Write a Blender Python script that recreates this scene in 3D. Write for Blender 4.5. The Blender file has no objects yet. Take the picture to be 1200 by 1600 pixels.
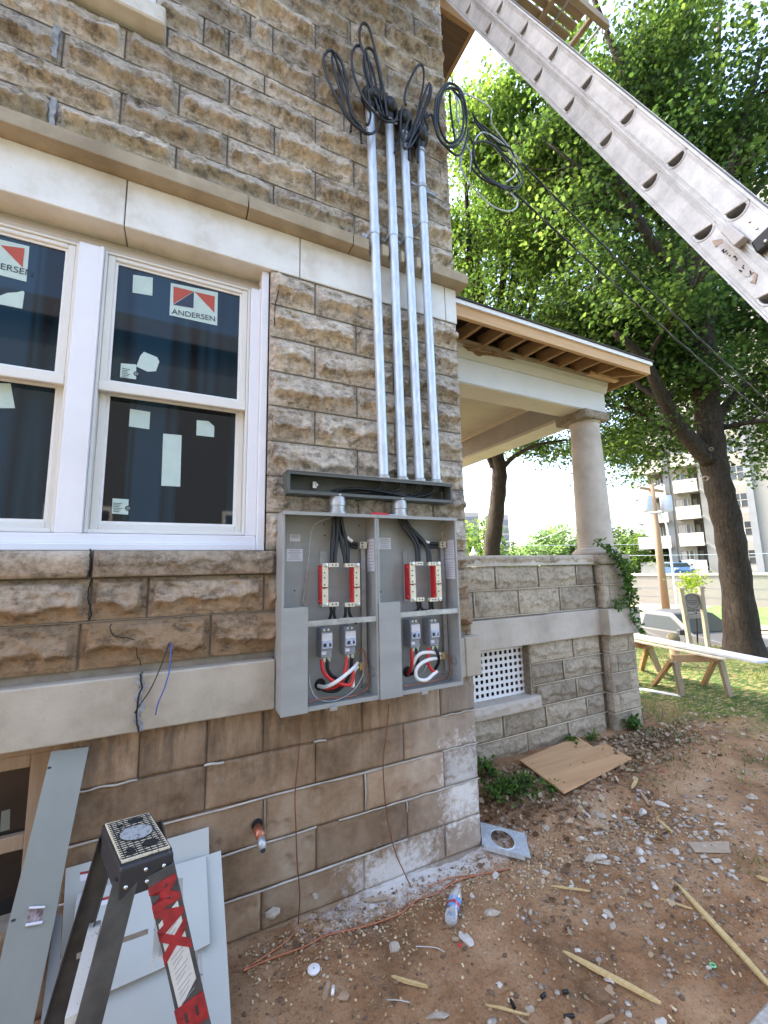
import bpy, math, random
import numpy as np
from mathutils import Vector, Matrix
R = math.radians
random.seed(7); rng = np.random.default_rng(7)
scene = bpy.context.scene
col = scene.collection

# ------------------------------------------------------------------ camera
YAW, PITCH, ROLL, FPX = R(26.3), R(7.9), R(-1.24), 645.0
CAM = Vector((-1.797, -2.342, 1.75))
fwd = Vector((math.sin(YAW)*math.cos(PITCH), math.cos(YAW)*math.cos(PITCH), math.sin(PITCH)))
rt0 = Vector((math.cos(YAW), -math.sin(YAW), 0)); up0 = rt0.cross(fwd)
cr = rt0*math.cos(ROLL)+up0*math.sin(ROLL); cu = -rt0*math.sin(ROLL)+up0*math.cos(ROLL)
cam = bpy.data.cameras.new('camera'); camo = bpy.data.objects.new('camera', cam); col.objects.link(camo)
m = Matrix(((cr.x, cu.x, -fwd.x, CAM.x), (cr.y, cu.y, -fwd.y, CAM.y), (cr.z, cu.z, -fwd.z, CAM.z), (0, 0, 0, 1)))
camo.matrix_world = m
cam.sensor_fit = 'HORIZONTAL'; cam.sensor_width = 36; cam.lens = FPX/1200*36
cam.clip_start = 0.02; cam.clip_end = 3000
scene.camera = camo
# ------------------------------------------------------------------ world, sun, exposure
SUN_EL, SUN_AZ = R(46), math.atan2(-0.58, 0.81)
w = bpy.data.worlds.new('World'); scene.world = w; w.use_nodes = True
nt = w.node_tree; bg = nt.nodes['Background']; sky = nt.nodes.new('ShaderNodeTexSky')
sky.sky_type = 'NISHITA'; sky.sun_disc = False; sky.sun_elevation = SUN_EL; sky.sun_rotation = SUN_AZ
sky.air_density = .9; sky.dust_density = 4.2; sky.ozone_density = .6
nt.links.new(sky.outputs[0], bg.inputs[0]); bg.inputs[1].default_value = 0.15
sd = Vector((math.sin(SUN_AZ)*math.cos(SUN_EL), math.cos(SUN_AZ)*math.cos(SUN_EL), math.sin(SUN_EL)))
sl = bpy.data.lights.new('sun', 'SUN'); sl.energy = 2.0; sl.angle = R(0.5); sl.color = (1, .97, .91)
so = bpy.data.objects.new('sun', sl); col.objects.link(so); so.rotation_euler = sd.to_track_quat('Z', 'Y').to_euler()
scene.view_settings.view_transform = 'Standard'; scene.view_settings.look = 'None'
scene.view_settings.exposure = 2.95; scene.view_settings.gamma = 1

# ------------------------------------------------------------------ helpers
def ray(px, py):
    return (fwd*FPX + cr*(px-600) - cu*(py-800))/FPX
def at(px, py, ax, val):
    v = ray(px, py); t = (val-CAM[ax])/v[ax]; return CAM+v*t
def far(px, py, d):
    return CAM+ray(px, py)*d
def on_plane(px, py, p0, n):
    v = ray(px, py); t = (Vector(p0)-CAM).dot(Vector(n))/v.dot(Vector(n)); return CAM+v*t

class MB:
    def __init__(s): s.v = []; s.f = []
    def add(s, vs, fs):
        o = len(s.v); s.v += [tuple(a) for a in vs]; s.f += [tuple(i+o for i in f) for f in fs]; return s
    def box(s, x0, x1, y0, y1, z0, z1):
        return s.add([(x0,y0,z0),(x1,y0,z0),(x1,y1,z0),(x0,y1,z0),(x0,y0,z1),(x1,y0,z1),(x1,y1,z1),(x0,y1,z1)],
                     [(0,3,2,1),(4,5,6,7),(0,1,5,4),(1,2,6,5),(2,3,7,6),(3,0,4,7)])
    def obox(s, c, ax, ay, az):
        c, ax, ay, az = map(Vector, (c, ax, ay, az))
        vs = [c+sx*ax+sy*ay+sz*az for sz in (-1,1) for sx, sy in ((-1,-1),(1,-1),(1,1),(-1,1))]
        return s.add(vs, [(0,3,2,1),(4,5,6,7),(0,1,5,4),(1,2,6,5),(2,3,7,6),(3,0,4,7)])
    def bar(s, a, b, wdt, h, upv=(0,0,1)):
        a, b = Vector(a), Vector(b); d = (b-a); L = d.length; d.normalize()
        sx = d.cross(Vector(upv))
        if sx.length < 1e-4: sx = d.cross(Vector((1,0,0)))
        sx.normalize(); sz = sx.cross(d)
        return s.obox((a+b)/2, d*L/2, sx*wdt/2, sz*h/2)
    def prism(s, pts, off):
        n = len(pts); off = Vector(off); a = [Vector(p) for p in pts]
        return s.add(a+[p+off for p in a], [tuple(range(n))[::-1], tuple(range(n, 2*n))]+[(i,(i+1)%n,(i+1)%n+n,i+n) for i in range(n)])
    def slab(s, pts, n, t):
        return s.prism(pts, Vector(n).normalized()*t)
    def tube(s, path, r, n=8, cap=True, closed=False):
        P = [Vector(p) for p in path]; N = len(P)
        rr = r if isinstance(r, (list, tuple)) else [r]*N
        base = len(s.v); prev = None
        for i, p in enumerate(P):
            t = (P[(i+1)%N]-P[i-1]) if closed else (P[min(i+1,N-1)]-P[max(i-1,0)])
            if t.length < 1e-9: t = Vector((0,0,1))
            t.normalize()
            if prev is None:
                a = t.cross(Vector((0,0,1)));
                if a.length < .05: a = t.cross(Vector((1,0,0)))
            else: a = prev-t*prev.dot(t)
            a.normalize(); prev = a; b = t.cross(a)
            for k in range(n):
                an = 2*math.pi*k/n; s.v.append(tuple(p+(a*math.cos(an)+b*math.sin(an))*rr[i]))
        M = N if closed else N-1
        for i in range(M):
            for k in range(n):
                j = (i+1)%N
                s.f.append((base+i*n+k, base+i*n+(k+1)%n, base+j*n+(k+1)%n, base+j*n+k))
        if cap and not closed:
            s.f.append(tuple(base+k for k in range(n))[::-1]); s.f.append(tuple(base+(N-1)*n+k for k in range(n)))
        return s
    def cyl(s, a, b, r0, r1=None, n=20):
        return s.tube([a, b], [r0, r0 if r1 is None else r1], n)
    def lathe(s, c, prof, n=32, axis='Z', cap=True):
        c = Vector(c); base = len(s.v)
        for r, h in prof:
            for k in range(n):
                an = 2*math.pi*k/n
                q = {'Z': (r*math.cos(an), r*math.sin(an), h), 'Y': (r*math.cos(an), h, r*math.sin(an)), 'X': (h, r*math.cos(an), r*math.sin(an))}[axis]
                s.v.append(tuple(c+Vector(q)))
        for i in range(len(prof)-1):
            for k in range(n): s.f.append((base+i*n+k, base+i*n+(k+1)%n, base+(i+1)*n+(k+1)%n, base+(i+1)*n+k))
        if cap:
            s.f.append(tuple(base+k for k in range(n))[::-1]); s.f.append(tuple(base+(len(prof)-1)*n+k for k in range(n)))
        return s
    def blob(s, c, rx, ry, rz, sub=2, jag=.25, seed=0, rot=0):
        g = np.random.default_rng(seed); V, F = ico(sub); V = V*(1+g.normal(size=(len(V),1))*(.05 if jag > .2 else 0))
        for q in range(3):
            d = g.normal(size=(5,3)); d /= np.linalg.norm(d, axis=1)[:,None]
            for k in range(5 if jag > 0 else 0):
                t = V@d[k]; lim = 1-jag*(.3+g.random()); V = np.where((t > lim)[:,None], V-(t-lim)[:,None]*d[k]*.97, V)
        V = V*[rx,ry,rz]; cc, ss = math.cos(rot), math.sin(rot)
        V = np.stack([V[:,0]*cc-V[:,1]*ss, V[:,0]*ss+V[:,1]*cc, V[:,2]], 1)+np.array(c)
        return s.add(V.tolist(), F)
    def build(s, name, mat, parent=None, smooth=False, bevel=0, tone=None, auto=None, seg=1):
        me = bpy.data.meshes.new(name); me.from_pydata([tuple(map(float, q)) for q in s.v], [], s.f); me.update()
        o = bpy.data.objects.new(name, me); col.objects.link(o)
        if mat: me.materials.append(mat)
        if parent: attach(o, parent)
        if smooth: me.shade_smooth()
        if auto: me.shade_smooth(); me.set_sharp_from_angle(angle=R(auto))
        if bevel:
            b = o.modifiers.new('bevel', 'BEVEL'); b.width = bevel; b.segments = seg; b.limit_method = 'ANGLE'; b.angle_limit = R(40)
        return o
_ico = {}
def ico(sub):
    if sub not in _ico:
        import bmesh
        bm = bmesh.new(); bmesh.ops.create_icosphere(bm, subdivisions=sub, radius=1)
        bm.verts.ensure_lookup_table()
        _ico[sub] = (np.array([v.co[:] for v in bm.verts]), [tuple(v.index for v in f.verts) for f in bm.faces]); bm.free()
    return _ico[sub]
def attach(o, parent):
    o.parent = parent
    r = parent
    if parent.type == 'EMPTY': o.matrix_parent_inverse = Matrix.Translation(-parent.location)
def tag(o, label=None, cat=None, group=None, kind=None):
    if label: o['label'] = label
    if cat: o['category'] = cat
    if group: o['group'] = group
    if kind: o['kind'] = kind
    return o
def thing(name, loc, label, cat, group=None):
    o = bpy.data.objects.new(name, None); col.objects.link(o); o.location = Vector(loc); o.empty_display_size = .1
    return tag(o, label, cat, group)
def big_mesh(name, V, F, mat, parent=None, smooth=False, attr=None):
    """numpy verts + faces (n x k)"""
    me = bpy.data.meshes.new(name); F = np.asarray(F, dtype=np.int32); k = F.shape[1]
    me.vertices.add(len(V)); me.vertices.foreach_set('co', np.asarray(V, dtype=np.float32).ravel())
    me.loops.add(F.size); me.loops.foreach_set('vertex_index', F.ravel())
    me.polygons.add(len(F)); me.polygons.foreach_set('loop_start', np.arange(0, F.size, k, dtype=np.int32))
    if smooth: me.polygons.foreach_set('use_smooth', np.ones(len(F), dtype=bool))
    if attr is not None:
        a = me.attributes.new('tone', 'FLOAT', 'POINT'); a.data.foreach_set('value', np.asarray(attr, dtype=np.float32))
    me.update(calc_edges=True); me.validate()
    o = bpy.data.objects.new(name, me); col.objects.link(o)
    if mat: me.materials.append(mat)
    if parent: attach(o, parent)
    return o
def noise2(x, y, seed=0):
    xi = np.floor(x).astype(np.int64); yi = np.floor(y).astype(np.int64); fx = x-xi; fy = y-yi
    fx = fx*fx*(3-2*fx); fy = fy*fy*(3-2*fy)
    def h(a, b):
        n = (a*374761393+b*668265263+seed*1442695041) & 0xffffffff
        n = ((n ^ (n >> 13))*1274126177) & 0xffffffff
        n = ((n ^ (n >> 15))*2246822519) & 0xffffffff
        return ((n ^ (n >> 16)) & 0xffff)/65535.0
    return (h(xi,yi)*(1-fx)+h(xi+1,yi)*fx)*(1-fy)+(h(xi,yi+1)*(1-fx)+h(xi+1,yi+1)*fx)*fy
def fbm(x, y, seed=0, o=4):
    s = 0; a = .5
    for k in range(o): s = s+a*noise2(x*2**k+17.3*k, y*2**k-9.1*k, seed+k); a *= .5
    return s
def smooth(a, b, x):
    t = np.clip((x-a)/(b-a), 0, 1); return t*t*(3-2*t)
def spline(pts, n=8, closed=False):
    P = [Vector(p) for p in pts]; N = len(P); out = []
    for i in range(N if closed else N-1):
        if closed: p0, p1, p2, p3 = P[i-1], P[i], P[(i+1)%N], P[(i+2)%N]
        else: p0, p1, p2, p3 = P[max(i-1,0)], P[i], P[i+1], P[min(i+2,N-1)]
        for k in range(n):
            t = k/n
            out.append(.5*((2*p1)+(p2-p0)*t+(2*p0-5*p1+4*p2-p3)*t*t+(3*p1-p0-3*p2+p3)*t**3))
    if not closed: out.append(P[-1])
    return out
def text_mesh(name, body, size, origin, xa, ya, mat, parent, ext=.0006, align='CENTER', bold=0):
    cu_ = bpy.data.curves.new(name+'_c', 'FONT'); cu_.body = body; cu_.size = size; cu_.extrude = ext; cu_.align_x = align; cu_.offset = bold
    t = bpy.data.objects.new('tmp', cu_); col.objects.link(t)
    me = bpy.data.meshes.new_from_object(t.evaluated_get(bpy.context.evaluated_depsgraph_get()))
    bpy.data.objects.remove(t); bpy.data.curves.remove(cu_)
    xa, ya = Vector(xa).normalized(), Vector(ya).normalized(); za = xa.cross(ya); o_ = Vector(origin)
    for v in me.vertices: v.co = o_+xa*v.co.x+ya*v.co.y+za*v.co.z
    o = bpy.data.objects.new(name, me); col.objects.link(o); me.materials.clear(); me.materials.append(mat)
    if parent: attach(o, parent)
    return o

# ------------------------------------------------------------------ materials
def mat(name, c, rough=.7, metal=0, spec=.5):
    m = bpy.data.materials.new(name); m.use_nodes = True; b = m.node_tree.nodes['Principled BSDF']
    b.inputs['Base Color'].default_value = (*c, 1); b.inputs['Roughness'].default_value = rough; b.inputs['Metallic'].default_value = metal
    b.inputs['Specular IOR Level'].default_value = spec
    return m
def N(m, t, **k):
    n = m.node_tree.nodes.new(t)
    for a, v in k.items():
        if a in n.inputs: n.inputs[a].default_value = v
        else: setattr(n, a, v)
    return n
def L(m, a, b): m.node_tree.links.new(a, b)
def ramp(m, src, stops):
    r = N(m, 'ShaderNodeValToRGB'); cr_ = r.color_ramp
    while len(cr_.elements) < len(stops): cr_.elements.new(.5)
    for e, (p, c) in zip(cr_.elements, stops): e.position = p; e.color = (*c, 1) if len(c) == 3 else c
    L(m, src, r.inputs[0]); return r
def coords(m, scale=(1,1,1)):
    tc = N(m, 'ShaderNodeTexCoord'); mp = N(m, 'ShaderNodeMapping'); mp.inputs['Scale'].default_value = scale
    L(m, tc.outputs['Object'], mp.inputs['Vector']); return mp.outputs[0]
def noise(m, vec, scale, detail=4, rough=.6, dist=0):
    n = N(m, 'ShaderNodeTexNoise'); n.inputs['Scale'].default_value = scale; n.inputs['Detail'].default_value = detail
    n.inputs['Roughness'].default_value = rough; n.inputs['Distortion'].default_value = dist; L(m, vec, n.inputs['Vector']); return n.outputs['Fac']
def mix(m, f, a, b, mode='MIX'):
    x = N(m, 'ShaderNodeMix'); x.data_type = 'RGBA'; x.blend_type = mode
    for i, v in ((0, f), (6, a), (7, b)):
        if hasattr(v, 'is_output') or hasattr(v, 'links'): L(m, v, x.inputs[i])
        else: x.inputs[i].default_value = (*v, 1) if isinstance(v, tuple) else v
    return x.outputs[2]
def bump(m, src, strength, dist):
    b = N(m, 'ShaderNodeBump'); b.inputs['Strength'].default_value = strength; b.inputs['Distance'].default_value = dist
    L(m, src, b.inputs['Height']); L(m, b.outputs[0], m.node_tree.nodes['Principled BSDF'].inputs['Normal'])
def setc(m, out): L(m, out, m.node_tree.nodes['Principled BSDF'].inputs['Base Color'])
def setr(m, out): L(m, out, m.node_tree.nodes['Principled BSDF'].inputs['Roughness'])
def varied(name, c1, c2, scale=8, rough=.75, metal=0, b=(.2, .003), detail=5, stretch=(1,1,1), bs=None, c3=None, spec=.5):
    m = mat(name, c1, rough, metal, spec); v = coords(m, stretch)
    n = noise(m, v, scale, detail)
    st = [(.32, c1), (.68, c2)] if c3 is None else [(.3, c1), (.52, c2), (.72, c3)]
    setc(m, ramp(m, n, st).outputs[0])
    if b[0]: bump(m, noise(m, v, bs or scale*6, 5), b[0], b[1])
    return m
def mathn(m, op, a, b=None):
    x = N(m, 'ShaderNodeMath', operation=op)
    for i, v in ((0, a), (1, b)):
        if v is None: continue
        if isinstance(v, (int, float)): x.inputs[i].default_value = v
        else: L(m, v, x.inputs[i])
    return x.outputs[0]
def zsplit(m):
    g = N(m, 'ShaderNodeNewGeometry'); s = N(m, 'ShaderNodeSeparateXYZ'); L(m, g.outputs['Position'], s.inputs[0]); return s.outputs

def stone_mat(name, light, mid, dark, soot, ochre=None, soot_amt=.5):
    m = mat(name, light, .92, 0, .25); v = coords(m)
    at_ = N(m, 'ShaderNodeAttribute', attribute_name='tone')
    n1 = noise(m, v, 5, 5, .65); n2 = noise(m, v, 34, 5, .7)
    c = ramp(m, mathn(m, 'ADD', mathn(m, 'MULTIPLY', n1, .45), mathn(m, 'MULTIPLY', n2, .55)), [(.37, dark), (.49, mid), (.62, light)]).outputs[0]
    tn = mathn(m, 'ADD', mathn(m, 'MULTIPLY', at_.outputs['Fac'], .45), .75)
    cc = N(m, 'ShaderNodeCombineColor'); [L(m, tn, cc.inputs[i]) for i in range(3)]
    c = mix(m, 1.0, c, cc.outputs[0], 'MULTIPLY')
    if ochre:
        z = zsplit(m); 
        f = N(m, 'ShaderNodeMapRange'); f.inputs[1].default_value = 1.95; f.inputs[2].default_value = 1.5; L(m, z[2], f.inputs[0])
        f2 = mathn(m, 'MULTIPLY', f.outputs[0], mathn(m, 'ADD', mathn(m,'MULTIPLY', n1, 1.0), .25))
        c = mix(m, f2, c, ochre)
    sn = ramp(m, noise(m, coords(m, (1,1,1.6)), 10, 9, .8, 0), [(.50, (0,0,0)), (.62, (1,1,1))]).outputs[0]
    c = mix(m, mathn(m, 'MULTIPLY', sn, soot_amt), c, soot)
    setc(m, c); bump(m, mathn(m,'ADD',noise(m, v, 48, 8, .85),mathn(m,'MULTIPLY',noise(m, v, 130, 4, .8),.4)), 1.0, .014)
    return m
M = {}
M['ashlar'] = stone_mat('rock_faced_stone', (.77,.67,.55), (.57,.475,.375), (.27,.215,.155), (.034,.026,.019), ochre=(.36,.22,.11), soot_amt=.62)
M['porchstone'] = stone_mat('porch_stone', (.57,.475,.36), (.45,.37,.27), (.29,.23,.16), (.08,.06,.04), soot_amt=.4)
M['found'] = None
m = mat('foundation_block', (.3,.22,.15), .93, 0, .2); v = coords(m)
z = zsplit(m); n1 = noise(m, v, 2.2, 5, .65); n2 = noise(m, v, 26, 6, .7); ns = noise(m, coords(m, (6,6,.8)), 3, 5, .7)
c = ramp(m, n1, [(.32, (.15,.092,.05)), (.5, (.29,.19,.115)), (.68, (.43,.33,.23))]).outputs[0]
c = mix(m, mathn(m, 'MULTIPLY', ramp(m, n2, [(.45,(0,0,0)),(.7,(1,1,1))]).outputs[0], .35), c, (.38,.30,.21))
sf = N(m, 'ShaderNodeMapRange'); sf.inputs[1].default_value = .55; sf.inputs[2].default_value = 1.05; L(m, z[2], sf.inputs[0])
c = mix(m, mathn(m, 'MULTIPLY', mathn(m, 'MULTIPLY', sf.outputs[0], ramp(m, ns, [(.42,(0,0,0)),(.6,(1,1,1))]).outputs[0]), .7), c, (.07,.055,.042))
at_ = N(m, 'ShaderNodeAttribute', attribute_name='tone')
# lime splashes at the corner and along the base (their own ragged outlines)
fx = N(m, 'ShaderNodeMapRange'); fx.inputs[1].default_value = -.75; fx.inputs[2].default_value = 0.0; L(m, z[0], fx.inputs[0])
grey = mathn(m, 'MULTIPLY', fx.outputs[0], mathn(m, 'ADD', n1, .15))
c = mix(m, mathn(m, 'MULTIPLY', grey, .85), c, (.40,.355,.31))
wx = mathn(m, 'SUBTRACT', 1.0, mathn(m, 'MULTIPLY', mathn(m, 'ABSOLUTE', mathn(m, 'ADD', z[0], .13)), 4.5))
wz = mathn(m, 'SUBTRACT', 1.0, mathn(m, 'MULTIPLY', mathn(m, 'ABSOLUTE', mathn(m, 'SUBTRACT', z[2], .40)), 2.6))
w1 = mathn(m, 'MINIMUM', wx, wz)
wx2 = mathn(m, 'SUBTRACT', 1.0, mathn(m, 'MULTIPLY', mathn(m, 'ABSOLUTE', mathn(m, 'ADD', z[0], .62)), 2.4))
wz2 = mathn(m, 'SUBTRACT', 1.0, mathn(m, 'MULTIPLY', mathn(m, 'ABSOLUTE', mathn(m, 'SUBTRACT', z[2], .03)), 4.6))
w2 = mathn(m, 'MINIMUM', wx2, wz2)
ww = mathn(m, 'ADD', mathn(m, 'MAXIMUM', w1, w2), mathn(m, 'MULTIPLY', mathn(m, 'SUBTRACT', noise(m, v, 22, 7, .8), .5), 2.2))
wr = ramp(m, ww, [(.25,(0,0,0)),(.75,(1,1,1))]).outputs[0]
c = mix(m, mathn(m, 'MULTIPLY', wr, .8), c, (.72,.69,.65))
tn = mathn(m, 'ADD', mathn(m, 'MULTIPLY', at_.outputs['Fac'], .5), .75); cc = N(m, 'ShaderNodeCombineColor'); [L(m, tn, cc.inputs[i]) for i in range(3)]
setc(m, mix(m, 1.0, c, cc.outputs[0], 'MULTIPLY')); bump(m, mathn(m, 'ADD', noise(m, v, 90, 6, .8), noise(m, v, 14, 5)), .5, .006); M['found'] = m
M['mortar'] = varied('old_mortar', (.30,.25,.19), (.19,.155,.12), 12, .95)
M['mortar_light'] = varied('pale_mortar', (.52,.48,.42), (.36,.32,.27), 9, .95)
M['mortar_tan'] = varied('tan_mortar', (.55,.46,.34), (.46,.38,.28), 14, .95)
M['mortar_blue'] = varied('grey_repair_mortar', (.42,.43,.45), (.16,.155,.155), 30, .9, b=(.6,.004))
def lime(name, a, b_, c3, st=.3):
    m = mat(name, a, .88, 0, .3); v = coords(m)
    c = ramp(m, noise(m, v, 3, 6, .65), [(.3, c3), (.5, b_), (.68, a)]).outputs[0]
    sp = ramp(m, noise(m, v, 24, 7, .8, .5), [(.62,(0,0,0)), (.74,(1,1,1))]).outputs[0]
    setc(m, mix(m, mathn(m,'MULTIPLY',sp,.5), c, (.14,.12,.10))); bump(m, noise(m, v, 60, 7, .7), st, .004); return m
M['limestone'] = lime('limestone', (.80,.79,.76), (.73,.71,.67), (.56,.51,.44))
M['cornice'] = lime('cornice_stone', (.44,.37,.27), (.36,.29,.20), (.25,.195,.13))
M['notch'] = lime('fresh_cut_stone', (.72,.67,.58), (.64,.58,.48), (.5,.44,.35))
M['band'] = lime('band_stone', (.48,.42,.34), (.41,.355,.28), (.31,.26,.20), .6)
M['grey_band'] = lime('porch_band_stone', (.55,.48,.40), (.48,.415,.34), (.37,.31,.25), .4)
M['white'] = varied('white_trim', (.80,.78,.76), (.74,.72,.70), 3, .45, b=(0,0))
M['vinyl'] = varied('window_vinyl', (.72,.69,.64), (.68,.65,.60), 3, .5, b=(0,0))
M['casing'] = varied('primed_casing', (.78,.77,.80), (.72,.71,.74), 2, .55, b=(0,0))
m = mat('window_glass', (.008,.014,.018), .03, 0, .35); v = coords(m, (1,1,1))
n = noise(m, coords(m, (1,1,.04)), 5.5, 1, .4)
setc(m, ramp(m, n, [(.44,(.004,.006,.008)), (.5,(.010,.027,.038)), (.56,(.006,.012,.018)), (.62,(.012,.032,.052))]).outputs[0]); M['glass'] = m  # navy reflection and vertical bands painted into the glass colour
M['black_glass'] = mat('dark_basement_glass', (.012,.012,.012), .1, 0, .6)
M['sticker'] = varied('sticker_paper', (.50,.60,.55), (.44,.54,.50), 20, .7, b=(0,0))
M['sticker_red'] = mat('sticker_red', (.42,.07,.04), .6); M['ink'] = mat('printed_ink', (.03,.035,.045), .6)
M['navy'] = mat('sticker_navy', (.03,.04,.07), .6)
m = mat('galvanized_steel', (.62,.67,.72), .5, .55); v = coords(m, (6,6,1)); n = noise(m, v, 9, 6, .7)
setc(m, ramp(m, n, [(.3,(.46,.51,.56)), (.7,(.72,.77,.81))]).outputs[0]); setr(m, ramp(m, noise(m, v, 25), [(.3,(.42,)*3),(.7,(.6,)*3)]).outputs[0]); M['galv'] = m
M['greybox'] = varied('grey_enamel', (.33,.33,.315), (.28,.28,.265), 4, .42, b=(.05,.002), stretch=(1,1,3), spec=.5)
M['greydark'] = varied('grey_enamel_worn', (.20,.205,.205), (.15,.155,.155), 5, .5, b=(.05,.002))
M['panelgrey'] = varied('painted_cover_sheet', (.45,.46,.425), (.41,.42,.39), 2.5, .5, b=(.03,.002))
M['panelolive'] = varied('painted_cover_sheet_dull', (.26,.275,.25), (.21,.225,.205), 2.5, .5, b=(.03,.002))
M['hub'] = varied('zinc_hub', (.5,.5,.5), (.35,.35,.35), 20, .4, .6)
M['black_cable'] = varied('black_cable', (.007,.007,.008), (.013,.013,.014), 30, .45, b=(0,0))
M['trough'] = varied('dark_grey_enamel', (.105,.11,.10), (.08,.085,.078), 5, .5, b=(.05,.002)); M['black_plastic'] = varied('black_plastic', (.012,.012,.012), (.02,.02,.02), 10, .5, b=(0,0))
M['red_plastic'] = mat('red_insulator', (.55,.02,.025), .4); M['red_wire'] = mat('red_wire', (.55,.02,.02), .4)
M['white_wire'] = mat('white_wire', (.75,.73,.70), .45); M['blue_wire'] = mat('blue_wire', (.03,.09,.35), .45)
M['bare'] = varied('bare_aluminium_wire', (.55,.55,.53), (.4,.4,.38), 40, .35, .8)
M['bare_dull'] = varied('weathered_messenger', (.22,.20,.17), (.13,.12,.10), 40, .6, .3)
M['copper'] = varied('copper_wire', (.55,.22,.12), (.38,.13,.07), 40, .35, .7); M['copper_dull'] = varied('dull_copper', (.26,.10,.05), (.18,.07,.035), 30, .5, .4)
M['tin'] = varied('tin_plated_bus', (.70,.64,.50), (.60,.54,.42), 12, .4, .25); M['chrome'] = mat('bolt_steel', (.6,.62,.64), .25, .9)
M['ochrelug'] = mat('brass_lug', (.45,.30,.12), .45, .6)
M['paper'] = varied('paper_label', (.66,.64,.68), (.60,.58,.62), 20, .7, b=(0,0)); M['breaker'] = mat('breaker_grey', (.24,.25,.27), .5); M['breaker_blue'] = mat('breaker_face', (.45,.50,.62), .5)
m = mat('ladder_aluminium', (.60,.60,.59), .42, .5); v = coords(m, (1,1,1)); n = noise(m, v, 9, 7, .75)
c = ramp(m, n, [(.34,(.33,.32,.30)), (.52,(.46,.45,.43)), (.7,(.58,.565,.54))]).outputs[0]
s2 = ramp(m, noise(m, v, 40, 6, .8), [(.64,(0,0,0)),(.74,(1,1,1))]).outputs[0]
setc(m, mix(m, mathn(m,'MULTIPLY',s2,.45), c, (.25,.22,.19))); bump(m, noise(m, v, 60, 4), .1, .002); M['alu'] = m
M['alu_label'] = varied('faded_label', (.52,.50,.49), (.46,.44,.43), 30, .6, b=(0,0)); M['glue'] = varied('old_glue', (.36,.27,.20), (.45,.37,.30), 30, .7, b=(0,0))
def wood(name, a, b_, axis='X', sc=1.0, rough=.75):
    m = mat(name, a, rough, 0, .3); st = {'X': (1,14,14), 'Y': (14,1,14), 'Z': (14,14,1)}[axis]
    v = coords(m, tuple(q*sc for q in st)); n = noise(m, v, 3, 6, .65, .4)
    setc(m, ramp(m, n, [(.3, b_), (.7, a)]).outputs[0]); bump(m, n, .15, .003); return m
M['pine'] = wood('new_pine', (.64,.41,.22), (.52,.31,.15)); M['pineY'] = wood('new_pine_y', (.40,.23,.105), (.30,.165,.07), 'Y')
M['deck'] = wood('roof_decking', (.15,.09,.05), (.10,.055,.03)); M['oldwood'] = wood('weathered_wood', (.40,.30,.19), (.26,.18,.11), 'Y'); M['splint'] = wood('splintered_pine', (.62,.46,.22), (.45,.32,.14), 'X', 2)
M['oldwoodX'] = wood('weathered_wood_x', (.40,.30,.20), (.27,.19,.12)); M['rot'] = wood('rotten_wood', (.36,.20,.09), (.10,.055,.03), 'X', 3)
M['ply'] = wood('plywood', (.62,.37,.19), (.46,.26,.125), 'X', .35); M['frame_wood'] = wood('stained_frame', (.38,.28,.19), (.29,.20,.13), 'Z'); M['sawwood'] = wood('sawhorse_lumber', (.46,.28,.14), (.33,.19,.09), 'Z', .6); M['sawgrey'] = wood('sawhorse_grey', (.42,.33,.24), (.33,.25,.17), 'Z', .6)
M['cream'] = varied('cream_paint', (.56,.52,.43), (.50,.46,.37), 4, .6, b=(.1,.002)); M['beam'] = varied('white_beam_paint', (.66,.65,.62), (.60,.59,.56), 3, .6, b=(.1,.002))
M['ceiling'] = varied('ceiling_boards', (.42,.385,.32), (.36,.33,.27), 3, .7, b=(0,0)); M['greypaint'] = varied('grey_paint', (.36,.34,.31), (.29,.27,.25), 2, .7, b=(.1,.002))
M['shingle'] = varied('shingle', (.05,.05,.05), (.09,.085,.08), 30, .95)
M['column'] = lime('column_stone', (.60,.52,.435), (.52,.45,.37), (.40,.34,.27), .35)
M['fiberglass'] = varied('dark_fibreglass', (.035,.035,.033), (.075,.073,.068), 14, .5, b=(.15,.002)); M['redpaint'] = varied('red_lettering', (.36,.018,.02), (.17,.012,.014), 35, .6, b=(0,0))
def splat(name, base, spots, lo=.5, hi=.56, sc=26, rough=.55):
    m = mat(name, base, rough); v = coords(m); f = ramp(m, noise(m, v, sc, 7, .75, .5), [(lo,(0,0,0)),(hi,(1,1,1))]).outputs[0]
    setc(m, mix(m, f, base, spots)); return m
M['cap_top'] = splat('cap_top', (.60,.53,.38), (.045,.045,.04), .56, .62, 45); M['cap_side'] = splat('cap_side', (.022,.022,.025), (.30,.28,.24), .62, .72); M['tray'] = splat('paint_tray', (.32,.34,.35), (.08,.08,.08), .52, .6, 60); M['stepwhite'] = splat('painted_step', (.55,.53,.48), (.08,.08,.075), .58, .63, 30)
M['ladlabel'] = varied('ladder_label', (.60,.58,.53), (.50,.48,.43), 40, .6, b=(0,0))
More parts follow.
